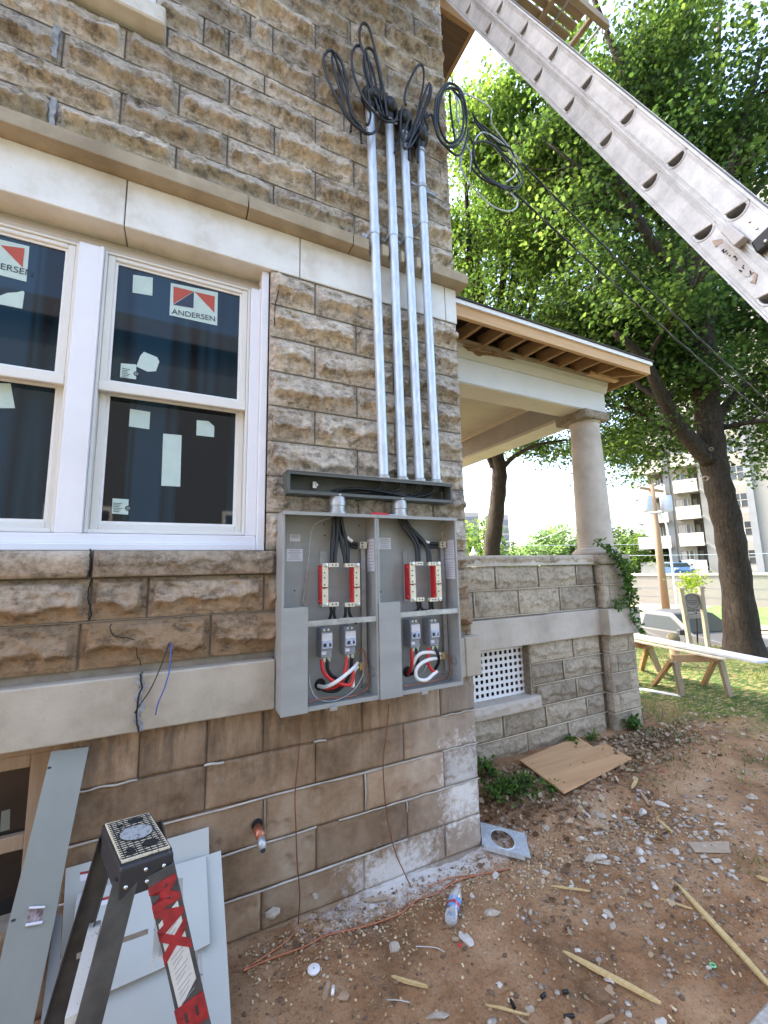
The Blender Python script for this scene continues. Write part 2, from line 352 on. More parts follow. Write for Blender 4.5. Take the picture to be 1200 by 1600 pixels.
# ------------------------------------------------------------------ masonry
def rock_block(u0, u1, v0, v1, st, seed, depth, smoothface=False):
    """height field of one stone: returns local (u, v, d) grid and quad faces"""
    wd, h = u1-u0, v1-v0
    nx, ny = max(3, int(wd/st)), max(3, int(h/st))
    uu = np.linspace(u0, u1, nx+1); vv = np.linspace(v0, v1, ny+1)
    U, V = np.meshgrid(uu, vv)
    jx = (rng.random(U.shape)-.5)*st*.5; jy = (rng.random(U.shape)-.5)*st*.5
    jx[:, [0,-1]] = 0; jy[:, [0,-1]] = 0; jx[[0,-1], :] = 0; jy[[0,-1], :] = 0
    U = U+jx; V = V+jy
    e = np.minimum(np.minimum(U-u0, u1-U), np.minimum(V-v0, v1-V))
    if smoothface:
        D = smooth(0, .006, e)*.006 + (fbm(U*60, V*60, seed)-.5)*.004 + (fbm(U*6, V*6, seed+5)-.5)*.008
        D += -.010*smooth(.60, .66, fbm(U*9, V*9, seed+9))*smooth(0, .01, e)
    else:
        g = np.random.default_rng(seed)
        g = np.random.default_rng(seed)
        mg = .007+.013*fbm(U*16, V*16, seed+3)
        es = np.minimum(U-u0, u1-U)
        env = smooth(0, 1, np.clip((es-mg)/.020, 0, 1))*np.clip((V-v0-mg)/.008, 0, 1)*np.clip((v1-V-mg*.8)/.012, 0, 1)
        vn = (V-v0)/h; un = U-u0
        n1_ = fbm(U*9, V*11, seed+5, 4)-.47; n2_ = np.abs(fbm(U*20, V*26, seed+11, 3)-.45)*2; n3_ = np.abs(fbm(U*44, V*52, seed+21, 3)-.45)*2
        tilt = g.uniform(-.35, .35)*(un/wd-.5)
        D0 = .28+.80*np.clip((1.0-vn)/.60, 0, 1)+tilt+.55*n1_
        for k in range(int(wd/.045)):      # shallow flakes in the upper face
            Rr = g.uniform(.012, .034); q_ = ((un-g.uniform(0, wd))/(Rr*1.7))**2+((vn-g.uniform(.4, .95))*h/Rr)**2
            D0 = np.where(q_ < 1, D0-np.maximum(1-q_,0)**.5*g.uniform(.10, .28), D0)
        x_ = -.02
        while x_ < wd+.02:                 # scalloped fractures along the lower half
            Rr = g.uniform(.030, .075); cv_ = g.uniform(-.06, .20)*h; dx_ = un-x_+.016*(fbm(U*26, V*26, seed+7, 2)-.4); dv = (vn*h-cv_)+.014*(fbm(U*34, V*20, seed+8, 2)-.4)
            q_ = (dx_/(Rr*1.25))**2+(dv/(Rr*g.uniform(.8, 1.2)))**2
            D0 = np.minimum(D0, g.uniform(.02, .26)+.80*q_**2.2)
            x_ += Rr*g.uniform(.6, 1.3)
        D0 = D0-.26*(n2_-.25)-.16*(n3_-.25)
        D = .002+env*depth*np.clip(D0, .0, 1.35)+(fbm(U*90, V*90, seed+51, 2)-.4)*.003
    ny1, nx1 = U.shape
    idx = np.arange(U.size).reshape(U.shape)
    F = np.stack([idx[:-1,:-1], idx[:-1,1:], idx[1:,1:], idx[1:,:-1]], -1).reshape(-1, 4)
    # skirt
    ring = np.concatenate([idx[0,:-1], idx[:-1,-1], idx[-1,:0:-1], idx[:0:-1,0]])
    P = np.stack([U.ravel(), V.ravel(), D.ravel()], 1)
    S = P[ring].copy(); S[:, 2] = -.03
    n = len(ring); k = np.arange(n); si = len(P)+k
    F2 = np.stack([ring, si, len(P)+(k+1)%n, ring[(k+1)%n]], -1)
    return np.concatenate([P, S]), np.concatenate([F, F2])
class Masonry:
    def __init__(s): s.V = []; s.F = []; s.T = []; s.n = 0
    def block(s, o, ua, na, u0, u1, v0, v1, st=.011, depth=.056, smoothface=False, gap=.005):
        seed = random.randint(1, 99999)
        P, F = rock_block(u0+gap, u1-gap, v0+gap, v1-gap, st, seed, depth*random.uniform(.85, 1.15), smoothface)
        o, ua, na = np.array(o), np.array(ua), np.array(na)
        W = o+P[:, :1]*ua+P[:, 1:2]*np.array((0,0,1))+P[:, 2:]*na
        if o[1] == 0 and na[1] < 0:
            X_, Z_ = W[:,0], W[:,2]; hid = ((X_ > -1.312) & (X_ < -.222) & (Z_ > 1.05) & (Z_ < 2.06)) | ((X_ > -1.28) & (X_ < -.203) & (Z_ > 2.178) & (Z_ < 2.296))
            W[:,1] = np.where(hid, np.maximum(W[:,1], -.004), W[:,1])
        s.V.append(W); s.F.append(F+s.n); s.n += len(W); s.T.append(np.full(len(W), random.random()))
    def build(s, name, mt, parent): return big_mesh(name, np.concatenate(s.V), np.concatenate(s.F), mt, parent, False, np.concatenate(s.T))
def course(ms, o, ua, na, z0, z1, u_lo, u_hi, joints, st, **k):
    js = sorted([j for j in joints if u_lo+.02 < j < u_hi-.02]); e = [u_lo]+js+[u_hi]
    for a, b in zip(e[:-1], e[1:]): ms.block(o, ua, na, a, b, z0, z1, st if callable(st) is False else st((a+b)/2), **k)

house = thing('stone_house', (-2, 0, 0), 'tan rock-faced stone house with white windows, limestone band and brown block foundation', 'house')
O, UA, NA = (0,0,0), (1,0,0), (0,-1,0)
def stf(u): return .0076 if u > -2.75 else .03
P55 = .5475
A = [-.27-P55*k for k in range(12)]; B = [-.5475-P55*k for k in range(12)]
ms = Masonry()
LX = -6.0
zc = [2.295, 2.5, 2.712, 2.925, 3.14, 3.35, 3.567]
course(ms, O, UA, NA, 1.865, 2.08, -1.375, 0, B, stf); course(ms, O, UA, NA, 2.08, 2.295, -1.375, 0, A, stf)
for i in range(6): course(ms, O, UA, NA, zc[i], zc[i+1], -1.375, 0, A if i % 2 == 0 else B, stf)
course(ms, O, UA, NA, 1.54, 1.74, LX, 0, [-2.16, -1.93, -1.38, -.83, -.28, -2.7, -3.3, -3.9, -4.5], stf)
course(ms, O, UA, NA, 1.325, 1.54, LX, 0, B, stf)
course(ms, O, UA, NA, 1.74, 1.865, -1.34, 0, [-.82, -.27], stf)
zu = [3.99, 4.165, 4.375, 4.588, 4.793]
for i in range(4): course(ms, O, UA, NA, zu[i], zu[i+1], LX, 0, A if i % 2 == 0 else B, stf)
course(ms, O, UA, NA, 4.793, 4.935, -1.99, 0, [-1.433, -.888, -.34, -.08], stf, depth=.035)
course(ms, O, UA, NA, 4.935, 5.138, -2.06, 0, [-1.80, -1.655, -1.10, -.55], stf)
course(ms, O, UA, NA, 5.138, 5.345, -2.06, 0, [-1.53, -1.387, -.832, -.28], stf)
course(ms, O, UA, NA, 5.345, 5.557, -2.06, 0, [-1.655, -1.097, -.53], stf)
course(ms, O, UA, NA, 5.557, 5.777, -2.06, 0, [-1.37, -.83, -.27], stf)
zz = [5.777, 5.983, 6.185, 6.39, 6.6, 6.8, 7.0]
jj = [[-1.655,-1.08,-.533], [-1.37,-.82,-.27], [-1.64,-1.09,-.54], [-1.37,-.82,-.27], [-1.64,-1.09,-.54], [-1.37,-.82,-.27]]
for i in range(6): course(ms, O, UA, NA, zz[i], zz[i+1], -2.06, 0, jj[i], .014 if i < 4 else .03)
z = 4.793
while z < 7: course(ms, O, UA, NA, z, min(z+.2, 7), LX, -3.1, B if int(z*10) % 4 else A, .04); z += .2
# side face of the house, above and in front of the porch
for i in range(33):
    z0 = .0+i*.2115
    course(ms, O, (0,1,0), (1,0,0), z0, z0+.2115, 0, .8 if 1.0 < z0 < 1.8 or z0 < 1 else 6.0, [.27+P55*k for k in range(11)] if i % 2 else [P55*k for k in range(11)], .03, depth=.03)
wall = ms.build('wall', M['ashlar'], house)
ms = Masonry(); kw = dict(smoothface=True, gap=.003)
FS = [(0,.185,[-1.366,-.81,-.27,-1.9]), (.185,.395,[-1.085,-.53,-1.63]), (.395,.61,[-1.356,-.80,-.26,-1.9]), (.61,.82,[-1.64,-1.09,-.54]), (.82,1.04,[-1.93,-1.64,-1.37,-.81,-.27])]
for a, b, j in FS: course(ms, O, UA, NA, a, b, -2.19, 0, j, .012, **kw)
for a, b, j in FS: course(ms, O, (0,1,0), (1,0,0), a, b, 0, .8, [.27], .03, **kw)
course(ms, O, UA, NA, -.3, 0, -2.19, 0, [-1.64,-1.09,-.54], .03, **kw)
for i in range(5): course(ms, O, UA, NA, FS[i][0], FS[i][1], LX, -3.5, [-5,-4.2], .04, **kw)
course(ms, O, UA, NA, 0, .35, -3.5, -2.19, [-2.8], .03, **kw)
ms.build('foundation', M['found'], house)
# solid core behind stones
b = MB()
b.box(-1.36,-.012,.012,.4,-.3,7); b.box(LX,-1.36,.012,.4,3.58,4.80); b.box(LX,-1.36,.012,.4,1.03,1.85)
b.box(-2.18,-1.36,.012,.4,-.3,1.03); b.box(LX,-3.5,.012,.4,-.3,1.03); b.box(-3.5,-2.18,.012,.4,-.3,.35); b.box(-2.04,-1.36,.014,.4,4.80,7); b.box(LX,-3.1,.014,.4,4.80,7); b.box(-.4,-.012,.4,6,-.3,7)
b.box(LX,LX+.3,.4,6,-.3,7); b.box(LX,-.4,5.8,6,-.3,7)
b.build('wall_core', M['mortar'], house)
# pale raised pointing on the foundation
b = MB()
def jline(pts, r, bb): bb.tube([(x, -.010-.002*math.sin(x*31), z+.0025*math.sin(x*57)) for x, z in pts], [r*(.8+.4*random.random()) for _ in pts], 6)
def seg(x0, x1, z, r=.0046): jline([(x0+(x1-x0)*i/14, z) for i in range(15)], r, b)
seg(-2.19,-1.93,.822); seg(-1.65,-1.56,.822,.006); seg(-1.10,-1.03,.824,.006); seg(-2.19,-.42,.608); seg(-2.19,-1.085,.397); seg(-.96,0,.397); seg(-2.19,-.54,.187,.0052); seg(-.27,0,.613); seg(-.27,0,.82,.005)
for x, z0, z1 in ((-.80,.41,.60),(-.265,.03,.15),(-.535,.33,.39)): b.tube([(x,-.008,z0),(x+.003,-.009,(z0+z1)/2),(x,-.008,z1)], .0045, 6)
b.build('pale_pointing', M['mortar_light'], house, smooth=True)
b = MB()
for x in (-1.356,): b.tube([(x,-.008,.41),(x,-.008,.60)], .005, 6)
b.build('dark_pointing', M['mortar'], house)
# dark grooved lines in the joints above (beaded mortar)
b = MB()
for z in zc+zu[1:]+[4.935]+zz[:4]+[5.138,5.345,5.557,1.54]:
    x0 = -1.37 if z < 3.6 and z > 1.8 else (-2.05 if z > 4.9 else -3.0)
    b.tube([(x0+(0-x0)*i/30, -.004, z+.0018*math.sin(i*2.1)) for i in range(31)], .0032, 5)
b.build('beaded_pointing', M['mortar'], house, smooth=True)
# grey mortar repairs over an old settlement crack
def ribbon(bb, pts, wd, th, y):
    P = [(x-wd*(.3+.3*random.random()), y, z) for x, z in pts]+[(x+wd*(.3+.3*random.random()), y, z) for x, z in pts][::-1]
    bb.prism(P, (0, th, 0))
def repair(pts, wd, th, y): b = MB(); ribbon(b, pts, wd, th, y); b.build('mortar_repair', M['mortar_blue'], house)
repair([(-1.935+.012*math.sin(i*1.3), 1.047+.245*i/14) for i in range(15)], .030, .006, -.066)
for x, z0, z1 in ((-2.487,4.39,4.585),(-2.47,3.995,4.155)): repair([(x+.003*math.sin(i*2), z0+(z1-z0)*i/8) for i in range(9)], .026, .03, -.026)
M['crackgap'] = mat('crack_gap', (.02,.017,.013), .95)
def crack(pts, y, r=.0035):
    P = spline([(x, y, z) for x, z in pts], 6); MB().tube([p+Vector((random.uniform(-1,1)*.003, 0, random.uniform(-1,1)*.003)) for p in P], r, 5).build('crack', M['crackgap'], house)
crack([(-2.163,1.87),(-2.16,1.80),(-2.168,1.74)], -.074, .0032); crack([(-2.158,1.74),(-2.165,1.66),(-2.152,1.60),(-2.15,1.55)], -.030, .0032)
crack([(-2.07,1.53),(-2.06,1.48),(-2.0,1.46),(-1.965,1.44),(-1.955,1.38),(-1.94,1.33)], -.045, .0022)
crack([(-1.938,1.30),(-1.93,1.24),(-1.945,1.17),(-1.935,1.05)], -.074, .004)
crack([(-1.34,3.56),(-1.325,3.50),(-1.33,3.42),(-1.345,3.34),(-1.35,3.2)], -.02, .003)

# band, lintel, cornice
b = MB()
b.box(LX,-1.936,-.065,.1,1.045,1.292); b.box(-1.934,-1.325,-.065,.1,1.046,1.293); b.box(-.212,-.102,-.065,.1,1.046,1.293); b.box(-.099,0.028,-.065,.42,1.046,1.295)
b.build('stone_band', M['band'], house, bevel=.006)
for x0, x1, nm in ((LX,-2.137,'lintel'),(-2.131,-1.199,'lintel'),(-1.193,-.10,'lintel'),(-.094,.004,'lintel')):
    MB().box(x0, x1, -.012, .26, 3.569, 3.845).build(nm, M['limestone'], house, bevel=.004)
CX = [-.708, -.562, -.439, -.305]   # conduit centres near the cornice
def cornice(x0, x1, notches):
    b = MB(); z0, z1 = 3.846, 3.925; yb, yf = .1, -.105
    pts = [(x0, yb), (x0, yf)]
    for cxn, r in notches:
        for k in range(9):
            a = math.pi*k/8; pts.append((cxn-r*math.cos(a), yf+min(r*1.0*math.sin(a)*1.0, .085)))
    pts += [(x1, yf), (x1, yb)]
    b.prism([(x, y, z0) for x, y in pts], (0,0,z1-z0)); o = b.build('cornice', M['cornice'], house, bevel=.003)
    b = MB()   # sloped wash on top
    b.add([(x0,.01,z1),(x1,.01,z1),(x1,-.01,3.985),(x0,-.01,3.985)], [(0,1,2,3)])
    b.prism([(x0,-.006,z1),(x0,-.006,3.985),(x0,-.045,z1)], (x1-x0,0,0)); b.build('cornice_wash', M['cornice'], house)
cornice(LX, -1.527, []); cornice(-1.521, -.872, [])
cornice(-.866, .055, [(c, .052) for c in CX])
b = MB()
for c in CX:
    pts = [(c-.062*math.cos(math.pi*k/10), -.107+.088*math.sin(math.pi*k/10), 0) for k in range(11)]
    inn = [(c-.053*math.cos(math.pi*k/10), -.107+.086*math.sin(math.pi*k/10), 0) for k in range(11)]
    for k in range(10):
        b.add([(pts[k][0],pts[k][1],3.9275),(pts[k+1][0],pts[k+1][1],3.9275),(inn[k+1][0],inn[k+1][1],3.9275),(inn[k][0],inn[k][1],3.9275),
               (inn[k][0],inn[k][1]-.0015,3.85),(inn[k+1][0],inn[k+1][1]-.0015,3.85)], [(0,1,2,3),(3,2,5,4)])
b.build('cornice_notch', M['notch'], house)
ms = Masonry()
for a, c_ in ((LX,-2.165),(-2.155,-1.338)): ms.block((0,-.045,0), UA, NA, a, c_, 1.741, 1.865, .0105 if c_ > -2 else .02, depth=.022, gap=.002)
ms.build('window_sill', M['ashlar'], house)
b = MB(); b.box(LX,-2.167,-.043,.3,1.743,1.863); b.box(-2.153,-1.340,-.043,.3,1.743,1.863); b.build('sill_bed', M['band'], house)

# upper window and sill
b = MB(); V_ = ms = Masonry()
b.box(-3.05,-1.998,-.10,.15,4.815,4.932); b.build('window_sill', lime('weathered_sill', (.70,.67,.60),(.58,.54,.46),(.34,.24,.16), .9), house, bevel=.008)
uw = MB().box(-3.1,-2.062,.03,.08,4.935,6.4).build('window', M['casing'], house)
MB().box(-3.0,-2.16,.02,.028,5.03,6.3).build('pane', M['glass'], uw)

# ------------------------------------------------------------------ main windows
YW = .075
def window(x0, x1, stickers, right):
    """double-hung unit between x0..x1; top sash in front"""
    z0, z1, zm = 1.955, 3.462, 2.715
    b = MB(); b.box(x0,x0+.014,YW,.2,z0,z1); b.box(x1-.014,x1,YW,.2,z0,z1); b.box(x0+.014,x1-.014,YW,.2,z1-.012,z1); b.box(x0+.014,x1-.014,YW,.2,z0,z0+.018)
    f = b.build('window', M['vinyl'], house, bevel=.003)
    def sash(za, zb, y, st, tb, bb_):
        b = MB(); a0, a1 = x0+.0145, x1-.0145
        b.box(a0,a0+st,y,y+.035,za,zb); b.box(a1-st,a1,y,y+.035,za,zb); b.box(a0+st,a1-st,y,y+.035,zb-tb,zb); b.box(a0+st,a1-st,y,y+.035,za,za+bb_)
        b.build('sash', M['vinyl'], f, bevel=.004)
        b = MB(); g = .012
        b.box(a0+st,a0+st+g,y+.012,y+.03,za+bb_,zb-tb); b.box(a1-st-g,a1-st,y+.012,y+.03,za+bb_,zb-tb); b.box(a0+st+g,a1-st-g,y+.012,y+.03,zb-tb-g,zb-tb); b.box(a0+st+g,a1-st-g,y+.012,y+.03,za+bb_,za+bb_+g)
        b.build('glazing_bead', M['white'], f)
        MB().box(a0+st-.004,a1-st+.004,y+.020,y+.026,za+bb_-.004,zb-tb+.004).build('pane', M['glass'], f)
        return y+.0195
    yt = sash(zm-.026, z1-.0125, YW+.008, .034, .024, .052)
    yb = sash(z0+.0185, zm+.012, YW+.050, .034, .03, .036)
    b = MB(); b.box(x0+.0145,x1-.0145,YW-.002,YW+.0075,zm-.030,zm+.024); b.build('check_rail', M['vinyl'], f, bevel=.004)
    def rect(px4, y, mt, nm='sticker'):
        P = [at(px, py, 1, y-.001) for px, py in px4]; return MB().prism(P, (0,.0008,0)).build(nm, mt, f)
    for s in stickers: rect(s[0], yt if s[1] else yb, s[2] if len(s) > 2 else M['sticker'], s[3] if len(s) > 3 else 'sticker')
    return f, yt, yb
S = M['sticker']
def C4(pts, ox, oy, sc): return [(ox+a/sc, oy+b_/sc) for a, b_ in pts]
st = [(C4([(555,78),(637,90),(635,166),(552,152)],0,400,2.667),1), (C4([(712,112),(908,152),(905,290),(706,246)],0,400,2.667),1,M['sticker'],'brand_sticker'),
      (C4([(600,399),(655,422),(664,440),(650,480),(615,482),(568,460),(585,415)],0,400,2.667),1), (C4([(504,447),(568,452),(567,514),(500,505)],0,400,2.667),1),
      (C4([(542,637),(626,650),(622,722),(537,710)],0,400,2.667),0), (C4([(820,684),(868,688),(893,710),(892,755),(818,747)],0,400,2.667),0),
      (C4([(680,740),(757,747),(751,961),(672,957)],0,400,2.667),0), (C4([(469,1010),(536,1014),(534,1078),(466,1073)],0,400,2.667),0)]
w1, yt, yb = window(-2.222, -1.476, st, True)
def tri(px3, mt): MB().prism([at(px, py, 1, yt-.0022) for px, py in C4(px3,0,400,2.667)], (0,.0008,0)).build('sticker_mark', mt, w1)
tri([(724,127),(808,147),(722,199)], M['sticker_red']); tri([(722,203),(808,149),(806,217)], M['navy']); tri([(812,149),(895,168),(893,236)], M['sticker_red'])
def wtext(body, pa, pb, y, size, par):
    a = at(*pa, 1, y); b_ = at(*pb, 1, y); d = b_-a
    return text_mesh('printed_text', body, size, (a+b_)/2, (d.x,0,d.z), (-d.z,0,d.x), M['ink'], par, .0004)
o = wtext('ANDERSEN', (270,490.5), (335.5,502), yt-.0024, .0455, w1)
for pa, pb, y in (((190,575),(205,578),yt),((177,786),(192,788),yb)):
    for k in range(6):
        a = at(pa[0], pa[1]+k*2.6, 1, y-.0022); MB().box(a.x, a.x+.038-.006*(k % 3), a.y, a.y+.0006, a.z-.002, a.z+.001).build('printed_text', M['ink'], w1)
    a = at(pb[0]+8, pb[1]+6, 1, y-.0022); MB().lathe(a, [(.013,-.0006),(.013,0)], 16, 'Y').build('printed_mark', M['ink'], w1); text_mesh('printed_text', '25', .017, a+Vector((0,-.001,-.006)), (1,0,0), (0,0,1), S, w1, .0004)
st2 = [(C4([(-60,60),(245,133),(220,428),(-85,350)],0,360,5.33),1), (C4([(-70,570),(60,520),(140,515),(190,503),(204,515),(185,652),(-70,600)],0,360,5.33),1), (C4([(-60,1270),(88,1275),(125,1480),(-60,1480)],0,360,5.33),0)]
w2, yt2, yb2 = window(-3.078, -2.332, st2, False)
MB().prism([at(px, py, 1, yt2-.0022) for px, py in C4([(5,122),(205,150),(188,308)],0,360,5.33)], (0,.0008,0)).build('sticker_mark', M['sticker_red'], w2)
MB().prism([at(px, py, 1, yt2-.0022) for px, py in C4([(-75,95),(-2,120),(-75,215)],0,360,5.33)], (0,.0008,0)).build('sticker_mark', M['sticker_red'], w2)
a = at(-9.5,419,1,yt2-.0024); b_ = at(36,429,1,yt2-.0024); d = b_-a
text_mesh('printed_text', 'ANDERSEN', .0455, (a+b_)/2+Vector((-.02,0,.004)), (1,0,-.02), (.02,0,1), M['ink'], w2, .0004)
# casing: brickmould, mullion, sill nose
b = MB()
b.box(-1.475,-1.421,.058,.22,1.952,3.462); b.box(-1.420,-1.378,.02,.22,1.868,3.567)
b.box(-2.331,-2.223,.055,.22,1.952,3.462); b.box(-3.9,-1.421,.024,.22,1.868,1.902); b.box(-3.9,-1.421,.050,.22,1.902,1.951)
b.build('window_casing', M['casing'], house, bevel=.004)
b = MB(); b.box(-3.9,-1.421,.085,.25,3.463,3.49); b.box(-3.9,-1.421,.11,.25,3.49,3.525); b.box(-3.9,-1.421,.14,.25,3.525,3.5655); b.build('window_head', varied('head_moulding', (.50,.42,.34),(.44,.36,.28), 4, .6, b=(0,0)), house, bevel=.003)
MB().box(-1.430,-1.4215,.045,.0575,1.953,3.46).build('casing_bead', M['casing'], house); MB().box(-2.235,-2.2235,.046,.0545,1.953,3.46).build('casing_bead', M['casing'], house)
b = MB(); b.box(-3.9,-3.079,.06,.2,1.952,3.462); b.build('window_casing', M['casing'], house)
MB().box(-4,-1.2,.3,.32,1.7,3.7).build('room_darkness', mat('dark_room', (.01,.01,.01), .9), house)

# basement window
b = MB(); fy = .07
b.box(-2.262,-2.19,fy-.02,.25,.32,1.045); b.box(-3.5,-2.262,fy,.25,.985,1.045); b.box(-2.345,-2.262,fy+.01,.25,.32,.985); b.box(-3.5,-2.345,fy+.01,.25,.93,.985); b.box(-3.5,-2.345,fy+.02,.25,.60,.66); b.box(-3.5,-2.2,fy-.05,.25,.26,.32)
bw = b.build('basement_window', M['frame_wood'], house, bevel=.004)
MB().box(-3.5,-2.345,fy+.05,fy+.058,.32,.93).build('pane', M['black_glass'], bw)
P = [at(px, py, 1, fy+.0485) for px, py in ((2,1268),(16,1264),(15,1296),(0,1300))]; MB().prism(P, (0,.0008,0)).build('sticker', mat('dim_sticker', (.16,.17,.14), .8), bw)

# roof eave seen past the corner
b = MB(); b.box(0.0,.56,.20,.24,6.90,7.06); b.box(.52,.56,.24,6,6.90,7.06); b.build('eave_fascia', M['pineY'], house)
MB().box(0.0,.52,.24,6,6.905,6.925).build('eave_soffit', M['deck'], house)
b = MB(); b.box(.2,.24,.24,.8,6.87,6.904); b.build('eave_batten', M['deck'], house)
b = MB(); b.add([(LX-.4,-.4,7.05),(.62,-.0,7.07),(.62,6.3,7.07),(LX-.4,6.3,7.05),(-3,3,8.6)], [(0,1,4),(1,2,4),(2,3,4),(3,0,4),(0,3,2,1)]); b.build('roof', M['shingle'], house)
MB().box(LX-.3,-.02,-.35,.3,7.0,7.045).build('eave_soffit', M['deck'], house)

# ------------------------------------------------------------------ porch
porch = thing('stone_porch', (1.5, .9, 0), 'grey stone porch with round column, open rafters and a white lattice opening', 'porch')
ms = Masonry(); OP = (0,.8,0)
S2 = dict(depth=.021)
PA = [.33+.5*k for k in range(5)]; 
ms_rows = [(1.755,1.53,[.98,1.43,1.86,2.08]),(1.53,1.28,[.73,1.19,1.74])]
ex = lambda px, py: at(px, py, 1, .8).x
course(ms, OP, UA, NA, 1.53, 1.755, .02, 2.33, [ex(775,920),ex(842,915),ex(901,910)], .012, **S2)
course(ms, OP, UA, NA, 1.28, 1.53, .02, 2.33, [ex(740,945),ex(811,945),ex(875,940)], .012, **S2)
for a, c_, xl, js in ((.80,1.0,1.315,[ex(895,1010)]),(.60,.80,1.315,[ex(880,1045)]),(.40,.60,1.37,[ex(901,1080)]),(.20,.40,.0,[ex(787,1140),ex(854,1130),ex(917,1110)]),(0,.20,.0,[ex(825,1165),ex(889,1150)]),(-.25,0,0,[1,1.6])):
    course(ms, OP, UA, NA, a, c_, xl, 2.33, js, .012, **S2)
ms.build('wall', M['porchstone'], porch)
b = MB(); b.box(.0,.6,.812,1.1,-.3,1.74); b.box(1.30,2.34,.812,1.1,-.3,1.74); b.box(.6,1.3,.812,1.1,-.3,.5); b.box(.6,1.3,.812,1.1,1.0,1.74)
b.box(2.36,2.79,1.15,3.8,-.3,1.74); b.build('wall_core', M['porchstone'], porch)
b = MB()
for z in (.8,.6,.4): b.tube([(1.315,.79,z),(2.345,.79,z)], .006, 6)
for z in (.2,1.53,1.28): b.tube([(.03,.79,z),(2.345,.79,z)], .006, 6)
for (px, py), (z0, z1) in (((775,920),(1.54,1.75)),((842,915),(1.54,1.75)),((901,910),(1.54,1.75)),((740,945),(1.29,1.52)),((811,945),(1.29,1.52)),((875,940),(1.29,1.52)),((895,1010),(.81,.98)),((880,1045),(.61,.79)),((901,1080),(.41,.59)),((854,1130),(.21,.39)),((787,1140),(.21,.39)),((917,1110),(.21,.39)),((889,1150),(.03,.19))):
    b.tube([(ex(px,py),.79,z0),(ex(px,py),.79,z1)], .006, 6)
for z in (.2,.4,.6,.8,1.53): b.tube([(2.344,.80,z),(2.343,.701,z),(2.81,.701,z),(2.81,1.2,z)], .006, 6)
b.build('raised_pointing', M['mortar_tan'], porch, smooth=True)
# pier
ms = Masonry(); OQ = (0,.712,0)
for i, (a, c_, j) in enumerate(((-.25,0,2.6),(0,.2,2.62),(.2,.4,2.46),(.4,.6,2.66),(.6,.8,2.48),(.8,1.0,2.68),(1.28,1.53,2.45),(1.53,1.755,2.9))):
    course(ms, OQ, UA, NA, a, c_, 2.352, 2.80, [j], .012, depth=.015)
    course(ms, (2.352,0,0), (0,1,0), (-1,0,0), a, c_, .712, .80, [], .02, smoothface=True)
    course(ms, (2.80,0,0), (0,1,0), (1,0,0), a, c_, .712, 1.15, [], .03, depth=.02)
ms.build('pier', M['porchstone'], porch)
MB().box(2.36,2.79,.72,1.16,-.3,1.75).build('pier_core', M['porchstone'], porch)
b = MB(); b.box(.18,1.53,.735,1.1,1.0,1.262); b.build('stone_band', M['grey_band'], porch, bevel=.006)
b = MB(); b.box(1.535,2.32,.75,1.1,1.0,1.268); b.build('stone_band', M['grey_band'], porch, bevel=.006)
b = MB(); b.box(2.315,2.85,.645,1.2,1.0,1.272); b.build('stone_band', M['grey_band'], porch, bevel=.006)
ms = Masonry(); ms.block((0,.775,0), UA, NA, .0, 2.33, 1.757, 1.86, .012, depth=.022, gap=.001); ms.block((0,.69,0), UA, NA, 2.335, 2.83, 1.757, 1.86, .012, depth=.018, gap=.001)
ms.block((2.335,0,0), (0,1,0), (-1,0,0), .69, .79, 1.757, 1.86, .02, smoothface=True); ms.build('coping', M['porchstone'], porch)
b = MB(); b.box(0,2.33,.77,1.15,1.757,1.859); b.box(2.337,2.828,.689,1.2,1.758,1.860); b.box(2.35,2.83,1.2,3.9,1.758,1.858); b.build('coping_core', M['column'], porch)
# column
cc_ = Vector((2.605,.945,0)); 
col_ = MB().lathe(cc_, [(.194,1.93),(.190,2.2),(.184,2.5),(.178,2.8),(.171,3.1),(.165,3.35),(.162,3.47)], 48).build('column', M['column'], porch, auto=50)
MB().lathe(cc_, [(.245,1.862),(.255,1.872),(.257,1.89),(.245,1.908),(.226,1.914),(.228,1.925),(.214,1.938),(.194,1.945)], 48).build('base', M['column'], col_, auto=40)
b = MB(); b.box(2.37,2.80,.735,1.18,3.465,3.572); b.build('capital', M['porchstone'], col_, bevel=.02, seg=2)
b = MB(); b.lathe(cc_, [(.162,3.44),(.178,3.45),(.178,3.463)], 48).build('necking', M['column'], col_)
# beams
MB().box(.0,2.80,.78,1.08,3.575,3.83).build('beam', M['beam'], porch, bevel=.004)
MB().box(.0,2.79,.79,1.07,3.567,3.5745).build('beam_soffit', M['cream'], porch)
MB().prism([(0,.775,3.83),(0,.74,3.90),(0,.735,3.955),(0,1.08,3.955),(0,1.08,3.83)], (2.825,0,0)).build('beam_moulding', M['cream'], porch)
MB().box(0,2.84,.70,.76,3.957,3.985).build('nailer', M['oldwoodX'], porch)
b = MB()
P = [(.66,3.955),(.64,3.925),(.68,3.91),(.70,3.895),(.76,3.90),(.80,3.88),(.86,3.875),(.90,3.895),(1.0,3.905),(1.12,3.915),(1.25,3.92),(1.32,3.93),(1.22,3.945),(1.0,3.955)]
n_ = 0
b.prism([(x, .726, z) for x, z in P], (0,.03,0)); b.build('rotten_patch', M['rot'], porch)
b = MB()
for k in range(16):
    x = random.uniform(.68,1.2); z = random.uniform(3.90,3.95)-max(0,(x-.9))*-.03; b.obox((x,.722,z),(random.uniform(.015,.05),0,0.004),(0,.004,0),(0,0,.004))
b.build('splinters', M['oldwoodX'], porch)
MB().box(2.46,2.80,1.082,4.2,3.575,3.96).build('beam', M['greypaint'], porch)
b = MB(); b.box(2.44,2.46,1.082,4.2,3.56,3.60); b.box(2.46,2.79,1.082,4.2,3.562,3.574); b.build('beam_soffit', M['cream'], porch)
